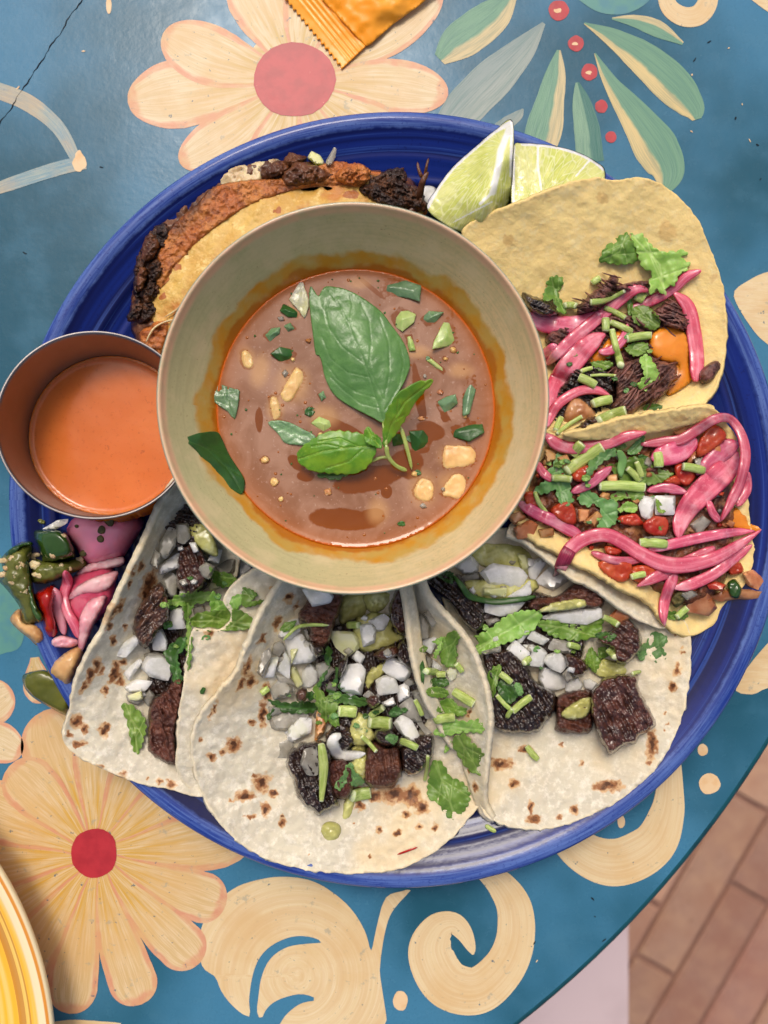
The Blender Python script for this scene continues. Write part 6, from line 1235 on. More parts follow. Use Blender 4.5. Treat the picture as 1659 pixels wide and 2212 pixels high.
many('onion_dice', dice, LA, 'onion', GA, [
    dict(p=[(310, 440), (400, 300), (470, 330), (460, 470), (370, 590), (310, 560)], m=m_onionclear, l='long translucent onion piece at the top of the left taco', h=.45), dict(p=[(455, 278), (570, 272), (588, 400), (530, 458), (470, 440)], m=m_onionclear),
    dict(p=[(228, 625), (258, 490), (325, 540), (300, 678)], l='narrow onion piece against the left blistered flap', m=m_onionclear), [(308, 640), (490, 518), (502, 650), (310, 726)], dict(p=[(295, 750), (420, 690), (472, 740), (470, 915), (400, 925)], m=m_onionclear), dict(p=[(480, 770), (540, 750), (572, 800), (510, 822)], m=m_onionclear, h=.15),
    [(570, 440), (630, 436), (662, 520), (610, 532)], [(718, 605), (780, 488), (862, 500), (830, 625)], dict(p=[(640, 660), (720, 608), (805, 650), (750, 765), (690, 740)], m=m_onionclear), [(795, 655), (900, 588), (975, 580), (960, 700), (860, 745)], [(955, 605), (1040, 588), (1112, 662), (980, 792)],
    dict(p=[(715, 780), (830, 788), (842, 835), (750, 858)], m=m_onionyel), dict(p=[(383, 1195), (410, 1010), (525, 1000), (545, 1185)], l='large bluish onion slab under the crossing cilantro leaves', h=.4), dict(p=[(600, 1000), (700, 980), (720, 1060), (620, 1100)], m=m_onionclear), dict(p=[(-60, 1420), (0, 1310), (150, 1205), (152, 1300), (20, 1440)], l='onion piece lying on the inside of the left blistered flap'),
    [(248, 1215), (340, 1178), (388, 1290), (382, 1382), (258, 1372)], dict(p=[(180, 1400), (280, 1380), (400, 1420), (300, 1480), (190, 1470)], m=m_onionclear), dict(p=[(153, 1525), (200, 1418), (330, 1408), (452, 1500), (390, 1642), (230, 1602)], h=.55, l='biggest white onion dice in the left taco'), [(0, 1560), (140, 1440), (178, 1470), (50, 1642)],
    [(0, 1690), (120, 1620), (262, 1640), (200, 1722), (50, 1742)], dict(p=[(170, 1800), (230, 1700), (282, 1760), (225, 1865)], m=m_onionclear), dict(p=[(20, 1740), (100, 1740), (180, 1800), (130, 1850), (40, 1820)], m=m_onionclear), dict(p=[(38, 1765), (160, 1720), (178, 1790), (130, 1812), (60, 1802)], m=m_onionyel, l='yellow edged onion piece at the lower left of the left taco')], '2', m_onion, key='a', h=.32)
# right flap of the left taco
af = [(380, 1660), (382, 1610), (386, 1540), (394, 1490), (402, 1430), (414, 1366), (440, 1360), (478, 1358), (500, 1330), (482, 1300), (492, 1276), (520, 1248), (560, 1226), (620, 1215), (660, 1260), (640, 1400), (560, 1600), (470, 1760), (442, 1718), (405, 1700)]
sheet('tortilla_flap', af, [(380, 1660, 2.6), (394, 1490, 3.0), (414, 1366, 3.2), (482, 1300, 3.2), (520, 1248, 3.3), (620, 1215, 3.3), (660, 1260, 2.6), (640, 1400, 2.0), (560, 1600, 1.8), (470, 1760, 2.0), (442, 1718, 2.2), (450, 1500, 2.9), (520, 1380, 2.9), (580, 1290, 3.1)], m_flour, ta, .2, 5, ((.05, 40), (.03, 14)), spots=[(452, 1368, 8), (590, 1275, 7)], floor=plate_floor, seed=43, edge=.05, edge_r=9)
cil([([(355, 980), (420, 930), (480, 890), (620, 870), (780, 870), (740, 950), (560, 980), (380, 1000)], dict(l='bright flat cilantro leaf crossing the left taco', m=m_cilpale)),
     ([(520, 985), (610, 990), (575, 1100), (600, 1300), (570, 1560), (550, 1400), (550, 1150)], dict(l='long dark cilantro strand hanging down the left taco', m=m_cil)),
     ([(760, 870), (800, 880), (880, 970), (960, 900), (1045, 895), (1000, 1010), (880, 1035), (760, 1035)], dict(l='light cilantro leaf with a notch near the right flap of the left taco', m=m_cilpale)),
     ([(1040, 825), (1170, 890), (1100, 950), (1215, 935), (1190, 970), (1060, 1005), (1030, 960)], dict(l='sharp pointed cilantro leaf on the right flap of the left taco', m=m_cil)),
     ([(580, 1120), (650, 1050), (800, 1030), (1000, 1020), (1140, 1120), (1090, 1192), (800, 1205), (640, 1195)], dict(l='broad smooth edged cilantro leaf along the cut end of the flap', m=m_cil, ser=.6)),
     ([(690, 650), (760, 650), (800, 690), (900, 700), (985, 760), (870, 835), (780, 780), (760, 700)], dict(l='cilantro leaf under the bowl lip above the left taco flap', m=m_cil)),
     ([(350, 1400), (450, 1290), (545, 1250), (545, 1350), (470, 1430), (520, 1630), (440, 1650), (420, 1560), (380, 1450)], dict(l='shaded cilantro leaf beside the biggest onion dice', m=m_cildark)),
     ([(665, 1725), (690, 1690), (715, 1700), (700, 1750), (670, 1750)], dict(l='tiny cilantro fleck stuck on the tortilla flap', m=m_cildark, ser=0))], '2', 'x', None)
cil([([(1050, 1850), (1130, 1840), (1250, 1960), (1250, 2110), (1190, 2270), (1140, 2200), (1100, 2000)], dict(l='long cilantro leaf at the lower end of the left taco', m=m_cil))], '1', 'x', None)

# ------------------------------------------------------------------ right flour taco (its flap overlaps the middle one)
tc = thing('flour_taco', 'right flour tortilla taco with big square beef chunk', 'taco', P(1250, 1520, 1.4))
c_o = [(940, 1200), (960, 1300), (1000, 1500), (1020, 1650), (1040, 1745), (1062, 1772), (1120, 1789), (1190, 1789), (1280, 1760), (1360, 1712), (1430, 1642), (1470, 1560), (1489, 1470), (1493, 1400), (1484, 1350), (1420, 1260), (1300, 1170), (1100, 1140)]
csp = [(s_[0], s_[1], s_[2] * .25) + ((s_[3] * .25,) if len(s_) > 3 else ()) for s_ in T('5', [(1335, 835, 30, 14), (1390, 990, 34, 16), (1380, 940, 20, 10), (1340, 1150, 34, 50), (1305, 1290, 28, 40), (1120, 1720, 40, 50), (1140, 1830, 24, 60), (1090, 1940, 30, 20), (1230, 1660, 16), (740, 2130, 90, 36), (800, 2120, 44, 30), (510, 1950, 18), (340, 1780, 16), (1255, 1615, 22, 8), (1230, 1515, 12)])] + T2((829.5, 1460), [(505, 380, 24, 12), (560, 465, 12, 8), (650, 620, 18, 9), (635, 570, 6, 20), (825, 575, 10), (610, 320, 16, 8), (852, 382, 5), (760, 610, 7), (1155, 310, 12, 26), (960, 480, 30, 10)])
sheet('tortilla', c_o, [(940, 1200, 1.5), (1000, 1500, 1.4), (1040, 1745, 2.2), (1120, 1789, 2.35), (1280, 1760, 2.35), (1430, 1642, 2.3), (1489, 1470, 2.2), (1484, 1350, 2.1), (1300, 1170, 1.6), (1100, 1140, 1.5), (1200, 1400, 1.35), (1250, 1600, 1.55), (1150, 1680, 1.7), (1380, 1560, 1.8), (1100, 1550, 1.4)], m_flour, tc, .2, 5, ((.05, 55), (.035, 15)), spots=csp, floor=plate_floor, seed=51, edge=.04, edge_r=8)
meat([([(150, 330), (300, 300), (450, 320), (540, 330), (620, 470), (700, 560), (745, 660), (725, 790), (640, 810), (540, 720), (430, 560), (320, 480)], m_beefchar, 1.3, 45, 'charred black beef strip at the top left of the right taco'),
      ([(500, 500), (900, 450), (1300, 500), (1600, 800), (1500, 1200), (1000, 1000), (700, 900)], m_beefchar, .7, 10, 'dark beef layer under the onions of the right taco'),
      ([(690, 1010), (800, 960), (950, 960), (1060, 1060), (1120, 1130), (1200, 1260), (1350, 1340), (1350, 1480), (1240, 1640), (1170, 1685), (920, 1690), (800, 1640), (780, 1500), (760, 1200)], m_beefchar, 1.3, 60, 'large ridged black beef chunk at the left of the right taco')], '4')
meat([([(20, 610), (120, 520), (300, 500), (480, 375), (600, 400), (700, 480), (692, 600), (500, 625), (150, 650)], m_beefred, 1.1, 5, 'grained reddish beef strip under the front of the vegetable taco'),
      ([(640, 890), (760, 800), (900, 700), (990, 770), (1045, 900), (1005, 1000), (880, 1095), (800, 1060), (770, 960)], m_beef, 1.2, 30, 'glossy beef lump left of the lone cilantro leaf on the right taco'),
      ([(350, 1010), (420, 1000), (550, 1060), (565, 1160), (440, 1195)], m_beef, 1.0, 60, 'small beef piece below the folded cilantro in the right taco'),
      ([(280, 1390), (450, 1320), (600, 1320), (605, 1500), (605, 1630), (550, 1700), (350, 1685), (275, 1640), (290, 1500)], m_beefred, 1.0, 15, 'beef piece carrying a green salsa drop in the right taco'),
      ([(595, 1340), (640, 1280), (700, 1215), (850, 1175), (990, 1185), (1010, 1290), (1070, 1420), (1160, 1600), (1140, 1645), (1010, 1725), (980, 1780), (860, 1805), (770, 1890), (700, 1800), (640, 1670), (592, 1500)], m_beef, 1.7, 62, 'big square brown beef chunk on the right taco')], '5')
SALL = 'x'
for tl, p_, lab, h_ in (('5', [(330, 1530), (400, 1450), (500, 1395), (595, 1380), (602, 1470), (540, 1560), (410, 1572)], 'round green salsa drop beside the big square beef chunk', .3), ('5', [(630, 1160), (680, 1050), (800, 1070), (925, 1085), (915, 1180), (720, 1215)], 'smooth green salsa pool above the big square beef chunk', .12), ('5', [(140, 620), (300, 550), (500, 530), (565, 585), (420, 622), (180, 645)], 'green salsa smear on the grained reddish beef strip', .2), ('4', [(560, 80), (900, 50), (1130, 120), (1160, 320), (900, 300), (700, 240)], 'pale green salsa below the bowl at the top of the right taco', .3), ('4', [(560, 400), (720, 360), (1150, 360), (1180, 460), (1000, 540), (700, 540)], 'green salsa between the onion slices of the right taco', .3)):
    tag(lump('salsa_dollop', T(tl, p_), h_, m_salsa, None, q=75, n1=(.06, 16), n2=(.04, 6), ragged=.25), lab, 'salsa')
scatter(T('4', [(560, 330), (700, 240), (1120, 200), (1250, 380), (1200, 560), (1500, 900), (1560, 1250), (1250, 1250), (950, 1030), (750, 950), (720, 600)]), 18, 9, 15, (m_onionclear, m_onion, m_onion), 'onion_bit', 'onion bit half buried in the right taco filling', 'onion', 'buried onion bits in the right taco', key='c')
LC = 'white diced onion on the right flour taco'; GC = 'diced onions on the right taco'
many('onion_dice', dice, LC, 'onion', GC, [
    dict(p=[(475, 245), (620, 148), (692, 225), (680, 305), (560, 322)], l='rounded onion chunk just below the bowl on the right taco', h=.5), [(535, 335), (690, 290), (706, 362), (580, 408)], dict(p=[(1010, 130), (1100, 150), (1120, 260), (1060, 290)], m=m_onionyel), dict(p=[(690, 300), (800, 218), (1050, 258), (1115, 330), (1060, 432), (770, 412)], h=.4, l='large flat onion slice with pepper specks on the right taco'),
    dict(p=[(720, 432), (930, 432), (920, 512), (720, 492)], m=m_onionyel), [(925, 512), (1060, 432), (1130, 360), (1145, 485), (1080, 524)], dict(p=[(738, 560), (1092, 555), (1000, 672), (860, 682), (730, 642)], l='wide onion slice under the dark curled leaf ribbon', h=.4), dict(p=[(1108, 262), (1200, 164), (1282, 212), (1162, 382), (1118, 340)]), dict(p=[(1160, 382), (1310, 238), (1500, 350), (1330, 462)], l='triangular onion behind the magenta onion end'),
    dict(p=[(738, 710), (840, 688), (885, 720), (770, 772)]), dict(p=[(1010, 890), (1090, 790), (1140, 800), (1050, 920)]), dict(p=[(700, 990), (880, 930), (880, 990), (740, 1010)], m=m_onionclear), [(918, 962), (1000, 878), (1138, 1000), (1052, 1108), (960, 1030)], [(1060, 920), (1222, 940), (1282, 990), (1240, 1124), (1080, 1102), (1140, 1000)], [(1098, 872), (1150, 798), (1304, 880), (1240, 934)], [(1278, 952), (1330, 868), (1514, 910), (1482, 1018), (1300, 972)],
    [(1268, 1012), (1380, 978), (1474, 1080), (1400, 1174), (1300, 1132), (1240, 1072)], dict(p=[(1400, 1180), (1470, 1110), (1500, 1220), (1450, 1260)], m=m_onionclear), dict(p=[(1195, 1222), (1212, 1140), (1250, 1058), (1360, 1150), (1442, 1200), (1432, 1302), (1260, 1338)], h=.5, l='cluster topping white onion dice above the black ridged beef'), [(1438, 1252), (1540, 1198), (1594, 1272), (1540, 1364), (1430, 1332)]], '4', m_onion, key='c', h=.34)
many('onion_dice', dice, LC, 'onion', GC, [dict(p=[(150, 690), (280, 640), (480, 615), (685, 598), (694, 692), (560, 754), (400, 742), (230, 722)], l='longest white onion slice on the right taco', h=.4), dict(p=[(738, 692), (840, 578), (952, 670), (860, 772), (780, 784)], m=m_onioncook, l='beige onion square beneath the vegetable taco edge'), dict(p=[(523, 1232), (580, 1213), (658, 1260), (610, 1328), (540, 1302)], l='small lilac white onion cube left of the big square beef chunk')], '5', m_onion, key='c', h=.34)
cil([([(640, 860), (720, 820), (800, 780), (900, 690), (1060, 630), (1222, 640), (1222, 712), (1160, 800), (1060, 860), (900, 920), (690, 1008), (650, 960), (690, 900)], dict(l='large pale yellow green cilantro leaf on the right taco', m=m_cilpale, lift=.18)),
     ([(750, 1200), (820, 1120), (885, 1108), (845, 1260), (830, 1340), (780, 1475), (765, 1330)], dict(l='upright folded cilantro leaf on the black ridged beef', m=m_cil, ser=.6)),
     ([(840, 1310), (880, 1220), (980, 1260), (1040, 1340), (960, 1440), (900, 1400)], dict(l='rounded dark cilantro leaf between two stems on the right taco', m=m_cildark, ser=.6)),
     ([(990, 1270), (1040, 1255), (1075, 1340), (1030, 1370)], dict(l='small cilantro tip next to the rounded dark leaf', m=m_cilgrey, ser=.6)),
     ([(320, 320), (400, 290), (470, 310), (460, 400), (380, 370)], dict(l='shaded cilantro leaf close to the bowl on the charred beef', m=m_cildark))], '4', 'x', None)
tag(strip('cilantro_leaf', T('4', [(470, 330, 10), (540, 420, 13), (600, 500, 15), (700, 535, 13), (830, 555, 14), (1000, 540, 13), (1175, 508, 12)]), m_cildark, None, thick=.1, lift=.16, roll=20), 'dark curled leaf ribbon across the onion slices of the right taco', 'cilantro')
cil([([(130, 740), (250, 700), (360, 745), (560, 740), (700, 690), (680, 800), (620, 860), (480, 892), (280, 862), (200, 810)], dict(l='ruffled cilantro leaf along the longest onion slice', m=m_cil)),
     ([(1000, 960), (1080, 900), (1130, 812), (1240, 848), (1255, 900), (1210, 950), (1245, 1000), (1230, 1060), (1150, 1082), (1090, 990), (1040, 1070), (1000, 1030)], dict(l='lone cilantro leaf lying on bare tortilla of the right taco', m=m_cilgrey, lift=.05)),
     ([(545, 1060), (590, 940), (650, 1020), (682, 1050), (630, 1175), (570, 1100)], dict(l='folded cilantro piece above the salsa pool', m=m_cil)),
     ([(655, 960), (720, 945), (765, 1010), (670, 1045)], dict(l='small cilantro curl on the glossy beef lump', m=m_cil)),
     ([(620, 840), (720, 815), (820, 840), (760, 900), (680, 880)], dict(l='dark cilantro bit left of the glossy beef lump', m=m_cildark))], '5', 'x', None)
stems('short green cilantro stem on the right taco', 'cilantro stems on the right taco', [[(700, 685, 54), (830, 755, 62)], [(735, 960, 60), (805, 1035, 64)], [(400, 925, 56), (490, 950, 56)], [(15, 1085, 56), (70, 1040, 56)], [(950, 1175, 30), (1018, 1158, 34)]], '5', key='c')
stems('short green cilantro stem on the right taco', 'cilantro stems on the right taco', [[(840, 1360, 40), (900, 1430, 40), (965, 1490, 44)], [(975, 1505, 60), (1135, 1375, 64), 'split cilantro stem on the black ridged beef'], [(870, 1175, 60), (970, 1255, 56)], [(930, 1550, 44), (975, 1480, 44)], [(1098, 1800, 46), (1150, 1870, 60), (1200, 1920, 46), 'cut stem alone on the greasy part of the right tortilla']], '4', key='c')
tag(strip('cilantro_stalk', [(1048, 1782, 9), (1060, 1790, 10), (1072, 1797, 9)], m_stem, None, thick=.14, lift=.04), 'stray stem bit on the blue plate below the right taco', 'herb stem')

# ------------------------------------------------------------------ middle flour taco
tb = thing('flour_taco', 'middle flour tortilla taco spread towards the viewer with toasted spots', 'taco', P(740, 1560, 1.4))
b_o = [(640, 1200), (605, 1262), (572, 1312), (548, 1362), (528, 1408), (508, 1455), (472, 1495), (436, 1540), (417, 1585), (412, 1625), (424, 1680), (444, 1730), (476, 1782), (530, 1830), (600, 1864), (680, 1881), (760, 1887), (850, 1880), (918, 1852), (970, 1816), (1010, 1772), (1040, 1730), (1040, 1660), (990, 1600), (950, 1560), (945, 1500), (880, 1300), (860, 1200), (750, 1180)]
bsp = T2((0, 1460), [(1135, 165, 18, 60), (1085, 205, 12), (1010, 300, 30, 34), (965, 330, 16), (915, 350, 18), (870, 275, 12), (920, 150, 8, 50, 25), (1130, 460, 34, 40), (1060, 520, 40, 22), (1180, 510, 20, 14), (1145, 580, 22, 30), (1080, 608, 26, 10), (1220, 640, 14, 24), (995, 540, 9), (1555, 560, 22, 18), (1640, 660, 18, 14), (1330, 770, 5), (1620, 520, 30, 24), (1525, 635, 8), (1100, 430, 12, 8), (1225, 605, 9), (1550, 490, 40, 10)])
bsp = [(s_[0], s_[1], s_[2] * .5) + ((s_[3] * .5,) if len(s_) > 3 else ()) + tuple(s_[4:]) for s_ in bsp]
bsp += [(851, 1716, 26, 18), (890, 1720, 18, 22), (880, 1760, 8), (905, 1785, 8), (940, 1790, 6, 12), (860, 1800, 7), (912, 1745, 14), (800, 1850, 4), (905, 1450, 3), (598, 1345, 7, 14, 20), (565, 1380, 6, 16, 25), (535, 1440, 8, 22, 20), (520, 1478, 6, 16, 30), (610, 1420, 10, 20), (625, 1290, 8, 12, 30), (640, 1310, 6, 10), (545, 1470, 10, 14, 30), (576, 1495, 9, 24)]
sheet('tortilla', b_o, [(640, 1200, 3.6), (605, 1262, 3.8), (548, 1362, 3.8), (508, 1455, 3.5), (436, 1540, 3.0), (412, 1625, 2.7), (444, 1730, 2.5), (530, 1830, 2.5), (680, 1881, 2.45), (850, 1880, 2.4), (970, 1816, 2.3), (1040, 1730, 2.0), (1040, 1660, 1.9), (950, 1560, 2.4), (880, 1300, 2.4), (750, 1180, 1.6), (640, 1330, 2.4), (600, 1450, 2.2), (540, 1560, 2.2), (520, 1700, 2.1), (750, 1400, 1.4), (760, 1600, 1.45), (720, 1750, 1.9), (880, 1650, 1.6), (900, 1760, 2.0), (480, 1620, 2.4), (580, 1360, 3.0)], m_flour, tb, .2, 4.5, ((.05, 55), (.035, 15)), spots=bsp, floor=plate_floor, seed=61, edge=.06, edge_r=9)
meat([([(430, 600), (650, 480), (900, 480), (1250, 620), (1400, 1000), (1450, 1300), (1200, 1500), (700, 1450), (520, 1200), (480, 900)], m_beefchar, .9, 80, 'dark beef bed under the onions of the middle taco'),
      ([(310, 430), (350, 340), (420, 250), (560, 190), (700, 190), (690, 330), (640, 480), (600, 630), (520, 700), (420, 640), (410, 500)], m_beefred, 1.5, 10, 'grained brown beef chunk right below the bowl on the middle taco'),
      ([(1100, 330), (1160, 200), (1235, 190), (1275, 420), (1275, 570), (1190, 570), (1130, 480)], m_beef, 1.3, 80, 'narrow beef piece along the thin tortilla edge'),
      ([(1170, 660), (1270, 600), (1305, 800), (1285, 870), (1185, 790)], m_beefchar, 1.3, 80, 'small black beef piece by the thin tortilla edge'),
      ([(960, 760), (1060, 690), (1170, 670), (1180, 760), (1060, 800)], m_beefred, 1.2, 10, 'reddish beef sliver in the centre of the middle taco'),
      ([(680, 780), (760, 755), (730, 880), (670, 960), (650, 880)], m_beefchar, 1.3, 80, 'black beef sliver left of the brightest onion dice'),
      ([(410, 640), (520, 650), (560, 720), (480, 780)], m_beefchar, 1.4, 40, 'black beef scrap below the grained brown chunk'),
      ([(880, 1110), (1000, 1080), (1045, 1160), (950, 1210)], m_beef, 1.3, 20, 'small beef bit in the middle of the onion pile'),
      ([(560, 1420), (680, 1320), (790, 1400), (810, 1530), (700, 1580), (560, 1500)], m_beefchar, 1.3, 30, 'black beef under the curled onion slice'),
      ([(990, 1400), (1100, 1380), (1200, 1480), (1100, 1540), (1000, 1500)], m_beefchar, 1.2, 30, 'black beef between the two lower chunks of the middle taco'),
      ([(1200, 1540), (1300, 1470), (1400, 1430), (1490, 1440), (1500, 1560), (1440, 1690), (1340, 1775), (1230, 1775), (1205, 1650)], m_beefchar, 1.3, 40, 'charred black beef chunk at the lower right of the middle taco'),
      ([(590, 1660), (720, 1640), (800, 1750), (785, 1960), (680, 2005), (610, 1950), (570, 1800)], m_beefred, 1.2, 75, 'red brown beef between the lower two chunks of the middle taco'),
      ([(235, 1600), (330, 1520), (450, 1485), (560, 1500), (610, 1600), (610, 1800), (660, 1990), (672, 2060), (560, 2095), (490, 2145), (430, 2080), (370, 2055), (300, 1960), (270, 1830), (210, 1700)], m_beefchar, 1.5, 65, 'large charred black beef chunk at the lower left of the middle taco'),
      ([(905, 1560), (980, 1495), (1090, 1540), (1190, 1530), (1222, 1700), (1200, 1820), (1130, 1895), (1000, 1905), (895, 1865), (885, 1700)], m_beefred, 1.4, 80, 'red brown grained beef cube at the bottom of the middle taco')], '3')
tag(lump('beef_crumb', T('3', [(300, 1085), (340, 1030), (390, 1035), (405, 1100), (370, 1155), (310, 1145)]), .5, m_beef, None, z0=2.6), 'round dark beef crumb among the left onions of the middle taco', 'beef')
for p_, lab, h_ in (([(680, 270), (770, 215), (890, 225), (920, 350), (880, 430), (760, 460), (690, 490), (665, 380)], 'shiny green salsa mound just below the bowl', .45), ([(890, 225), (1125, 205), (1115, 300), (1060, 355), (960, 385), (900, 330)], 'shaded olive salsa under the bowl lip in the middle taco', .35), ([(810, 450), (900, 400), (1000, 380), (1150, 430), (1150, 540), (1235, 590), (1160, 655), (1020, 705), (900, 730), (810, 640)], 'wide pale green salsa round the white onions of the middle taco', .3), ([(900, 960), (940, 870), (1020, 830), (1110, 770), (1070, 900), (970, 990), (900, 1070)], 'salsa streak between onion cubes', .22), ([(755, 1430), (775, 1330), (850, 1245), (930, 1290), (970, 1400), (1005, 1460), (900, 1530), (800, 1520)], 'green salsa between two cut stems', .35), ([(760, 1570), (850, 1500), (910, 1540), (900, 1610), (780, 1615)], 'salsa dab inside the curled onion slice', .25), ([(770, 1700), (850, 1620), (920, 1620), (900, 1800), (850, 1830)], 'salsa run left of the red brown beef cube', .25)):
    tag(lump('salsa_dollop', T('3', p_), h_, m_salsa, None, q=72, n1=(.09, 14), n2=(.05, 5), ragged=.3), lab, 'salsa')
tag(lump('salsa_drip', T('3', [(715, 2020), (760, 1965), (805, 1960), (800, 2080), (745, 2190), (695, 2195), (705, 2090)]), .2, m_salsa, None, q=50), 'long green salsa drip running down the middle tortilla', 'salsa')
tag(lump('salsa_drip', [(692, 1798), (698, 1780), (715, 1774), (734, 1782), (736, 1802), (724, 1818), (704, 1816)], .28, m_salsa, None, q=50), 'single round green salsa drop on the middle tortilla', 'salsa')
scatter(T('3', [(100, 760), (300, 560), (560, 620), (900, 420), (1150, 480), (1290, 800), (1420, 1150), (1350, 1420), (1000, 1300), (700, 1250), (450, 1420), (100, 1400), (80, 1100)]), 26, 9, 15, (m_onionclear, m_onion, m_onionclear), 'onion_bit', 'onion bit half buried in the middle taco filling', 'onion', 'buried onion bits in the middle taco', key='b')
LB = 'white diced onion on the middle flour taco'; GB = 'diced onions on the middle taco'
many('onion_dice', dice, LB, 'onion', GB, [
    dict(p=[(352, 180), (480, 150), (600, 200), (632, 240), (600, 302), (440, 335)], l='pale onion slab tucked under the bowl lip', h=.4), dict(p=[(225, 450), (320, 428), (345, 540), (240, 622), (130, 592), (165, 520)]), dict(p=[(215, 560), (350, 558), (495, 770), (440, 812), (270, 832), (195, 650)], l='largest onion slice in the left heap of the middle taco', h=.4), [(108, 640), (180, 622), (214, 690), (160, 765), (88, 742)], [(0, 730), (78, 678), (88, 760), (15, 952), (-40, 900)], [(90, 768), (156, 760), (110, 944), (18, 948)], [(200, 678), (255, 790), (247, 962), (128, 882)],
    dict(p=[(250, 700), (325, 690), (262, 832)], m=m_onionyel), dict(p=[(248, 840), (300, 848), (365, 1000), (310, 1038), (250, 930)], m=m_onionyel), [(353, 882), (430, 808), (514, 890), (492, 982), (410, 1034), (348, 1012)], dict(p=[(468, 832), (550, 798), (645, 880), (570, 964), (508, 992)], m=m_onionclear), dict(p=[(100, 900), (240, 930), (300, 1010), (160, 1000)], m=m_onionclear), dict(p=[(68, 1042), (160, 958), (294, 1040), (260, 1092), (110, 1142)], m=m_onionclear, l='grey translucent onion piece left of the beef crumb'),
    dict(p=[(358, 520), (402, 514), (442, 640), (390, 622)]), dict(p=[(572, 538), (790, 543), (842, 590), (852, 692), (740, 772), (638, 682)], m=m_onionyel, l='glassy onion slice standing in pale green salsa', h=.3), dict(p=[(918, 452), (1060, 388), (1114, 430), (1070, 534), (1000, 552)]), dict(p=[(848, 490), (940, 468), (998, 520), (986, 642), (878, 688)], l='upright snow white onion piece in pale green salsa', h=.5), [(778, 772), (830, 703), (904, 760), (860, 844)],
    dict(p=[(1038, 872), (1110, 748), (1294, 840), (1292, 932), (1220, 984), (1090, 922)], l='smooth onion slice near the thin tortilla edge', h=.4), [(986, 962), (1070, 918), (1164, 950), (1204, 1072), (1008, 1104)], dict(p=[(738, 830), (860, 818), (908, 880), (872, 1102), (690, 1064), (668, 1010), (700, 900)], l='brightest big onion dice in the centre of the middle taco', h=.55), [(1168, 1022), (1270, 978), (1294, 1110), (1188, 1162)], [(1038, 1162), (1140, 1108), (1168, 1180), (1080, 1198)],
    dict(p=[(1298, 1060), (1370, 1038), (1484, 1260), (1430, 1312), (1340, 1180)], m=m_onionclear), dict(p=[(1188, 1182), (1290, 1108), (1344, 1160), (1404, 1360), (1484, 1420), (1430, 1452), (1340, 1332), (1200, 1282)], m=m_onionclear), dict(p=[(1138, 1332), (1210, 1258), (1304, 1310), (1374, 1450), (1362, 1504), (1290, 1512), (1180, 1402)], l='bright onion dice above the lower right black chunk', h=.45),
    [(58, 1282), (190, 1238), (422, 1260), (400, 1302), (220, 1412), (90, 1392)], dict(p=[(228, 1372), (330, 1288), (443, 1290), (432, 1422), (270, 1514), (218, 1472)], l='rounded onion dice above the lower left black chunk', h=.5), dict(p=[(60, 1190), (160, 1200), (180, 1250), (70, 1290)], m=m_onionclear), dict(p=[(118, 1502), (250, 1468), (284, 1530), (240, 1640), (120, 1640)], m=m_onionclear, h=.12, l='faint thin onion film on the middle tortilla left of the beef'), dict(p=[(478, 1232), (560, 1198), (584, 1280), (540, 1442), (458, 1504)], m=m_onioncook, l='beige onion sliver below the dark cilantro heap'), dict(p=[(368, 1562), (480, 1528), (498, 1660), (492, 1792), (400, 1792), (333, 1692)], m=m_onionclear, l='clear onion slice on the lower left black chunk', h=.2)], '3', m_onion, key='b', h=.34)
tag(strip('onion_slice', T('3', [(690, 1440, 14), (630, 1470, 22), (625, 1540, 30), (690, 1600, 26), (790, 1615, 20), (900, 1600, 10)]), m_onion, None, thick=.34, lift=.18, cupped=.1, taper=(.7, .3)), 'curled white onion slice in the lower part of the middle taco', 'onion')
cil([([(45, 1140), (150, 1150), (230, 1165), (350, 1150), (450, 1160), (485, 1220), (420, 1252), (260, 1255), (150, 1240), (60, 1312), (50, 1270), (120, 1190)], dict(l='ragged dark cilantro leaf across the left onions of the middle taco', m=m_cildark)),
     ([(450, 1050), (480, 1000), (560, 1110), (660, 1080), (672, 1200), (620, 1270), (560, 1332), (480, 1200)], dict(l='bright broad cilantro leaf in the centre heap of the middle taco', m=m_cil)),
     ([(560, 1000), (640, 1060), (770, 1100), (905, 1130), (890, 1195), (720, 1172), (600, 1130)], dict(l='dark cilantro leaf below the brightest big onion dice', m=m_cildark)),
     ([(580, 670), (612, 720), (585, 870), (500, 1030), (488, 1000), (545, 850), (552, 740)], dict(l='long thin cilantro strand above the centre heap', m=m_cildark, ser=.8)),
     ([(640, 850), (662, 860), (657, 1000), (638, 970)], dict(l='tiny dark leaf edge beside the brightest big onion dice', m=m_cildark, ser=0)),
     ([(600, 1260), (650, 1235), (678, 1365), (640, 1372), (578, 1320)], dict(l='small cilantro tip hanging from the centre heap', m=m_cil, ser=1)),
     ([(1100, 1250), (1170, 1188), (1222, 1250), (1140, 1288)], dict(l='dark cilantro scrap beside the cut stem of the middle taco', m=m_cildark)),
     ([(1068, 1470), (1110, 1428), (1188, 1460), (1150, 1525), (1110, 1502)], dict(l='tiny cilantro leaflet on black beef in the middle taco', m=m_cilgrey, ser=1.2)),
     ([(735, 1700), (790, 1680), (800, 1750), (850, 1790), (892, 1860), (800, 1885), (740, 1850), (680, 1925), (632, 1870), (700, 1800)], dict(l='crinkled cilantro leaf between the two lower beef chunks', m=m_cilgrey)),
     ([(158, 530), (200, 468), (308, 450), (272, 532), (180, 557)], dict(l='smooth oval leaflet on a stem at the upper left onions', m=m_cil, ser=0)),
     ([(1110, 1010 - 0), (1110, 1010), (1112, 1012)], dict(l='x')) if False else ([(395, 1090), (440, 1060), (470, 1110), (420, 1150)], dict(l='small curled dark cilantro bit beside the beef crumb', m=m_cildark))], '3', 'x', None)
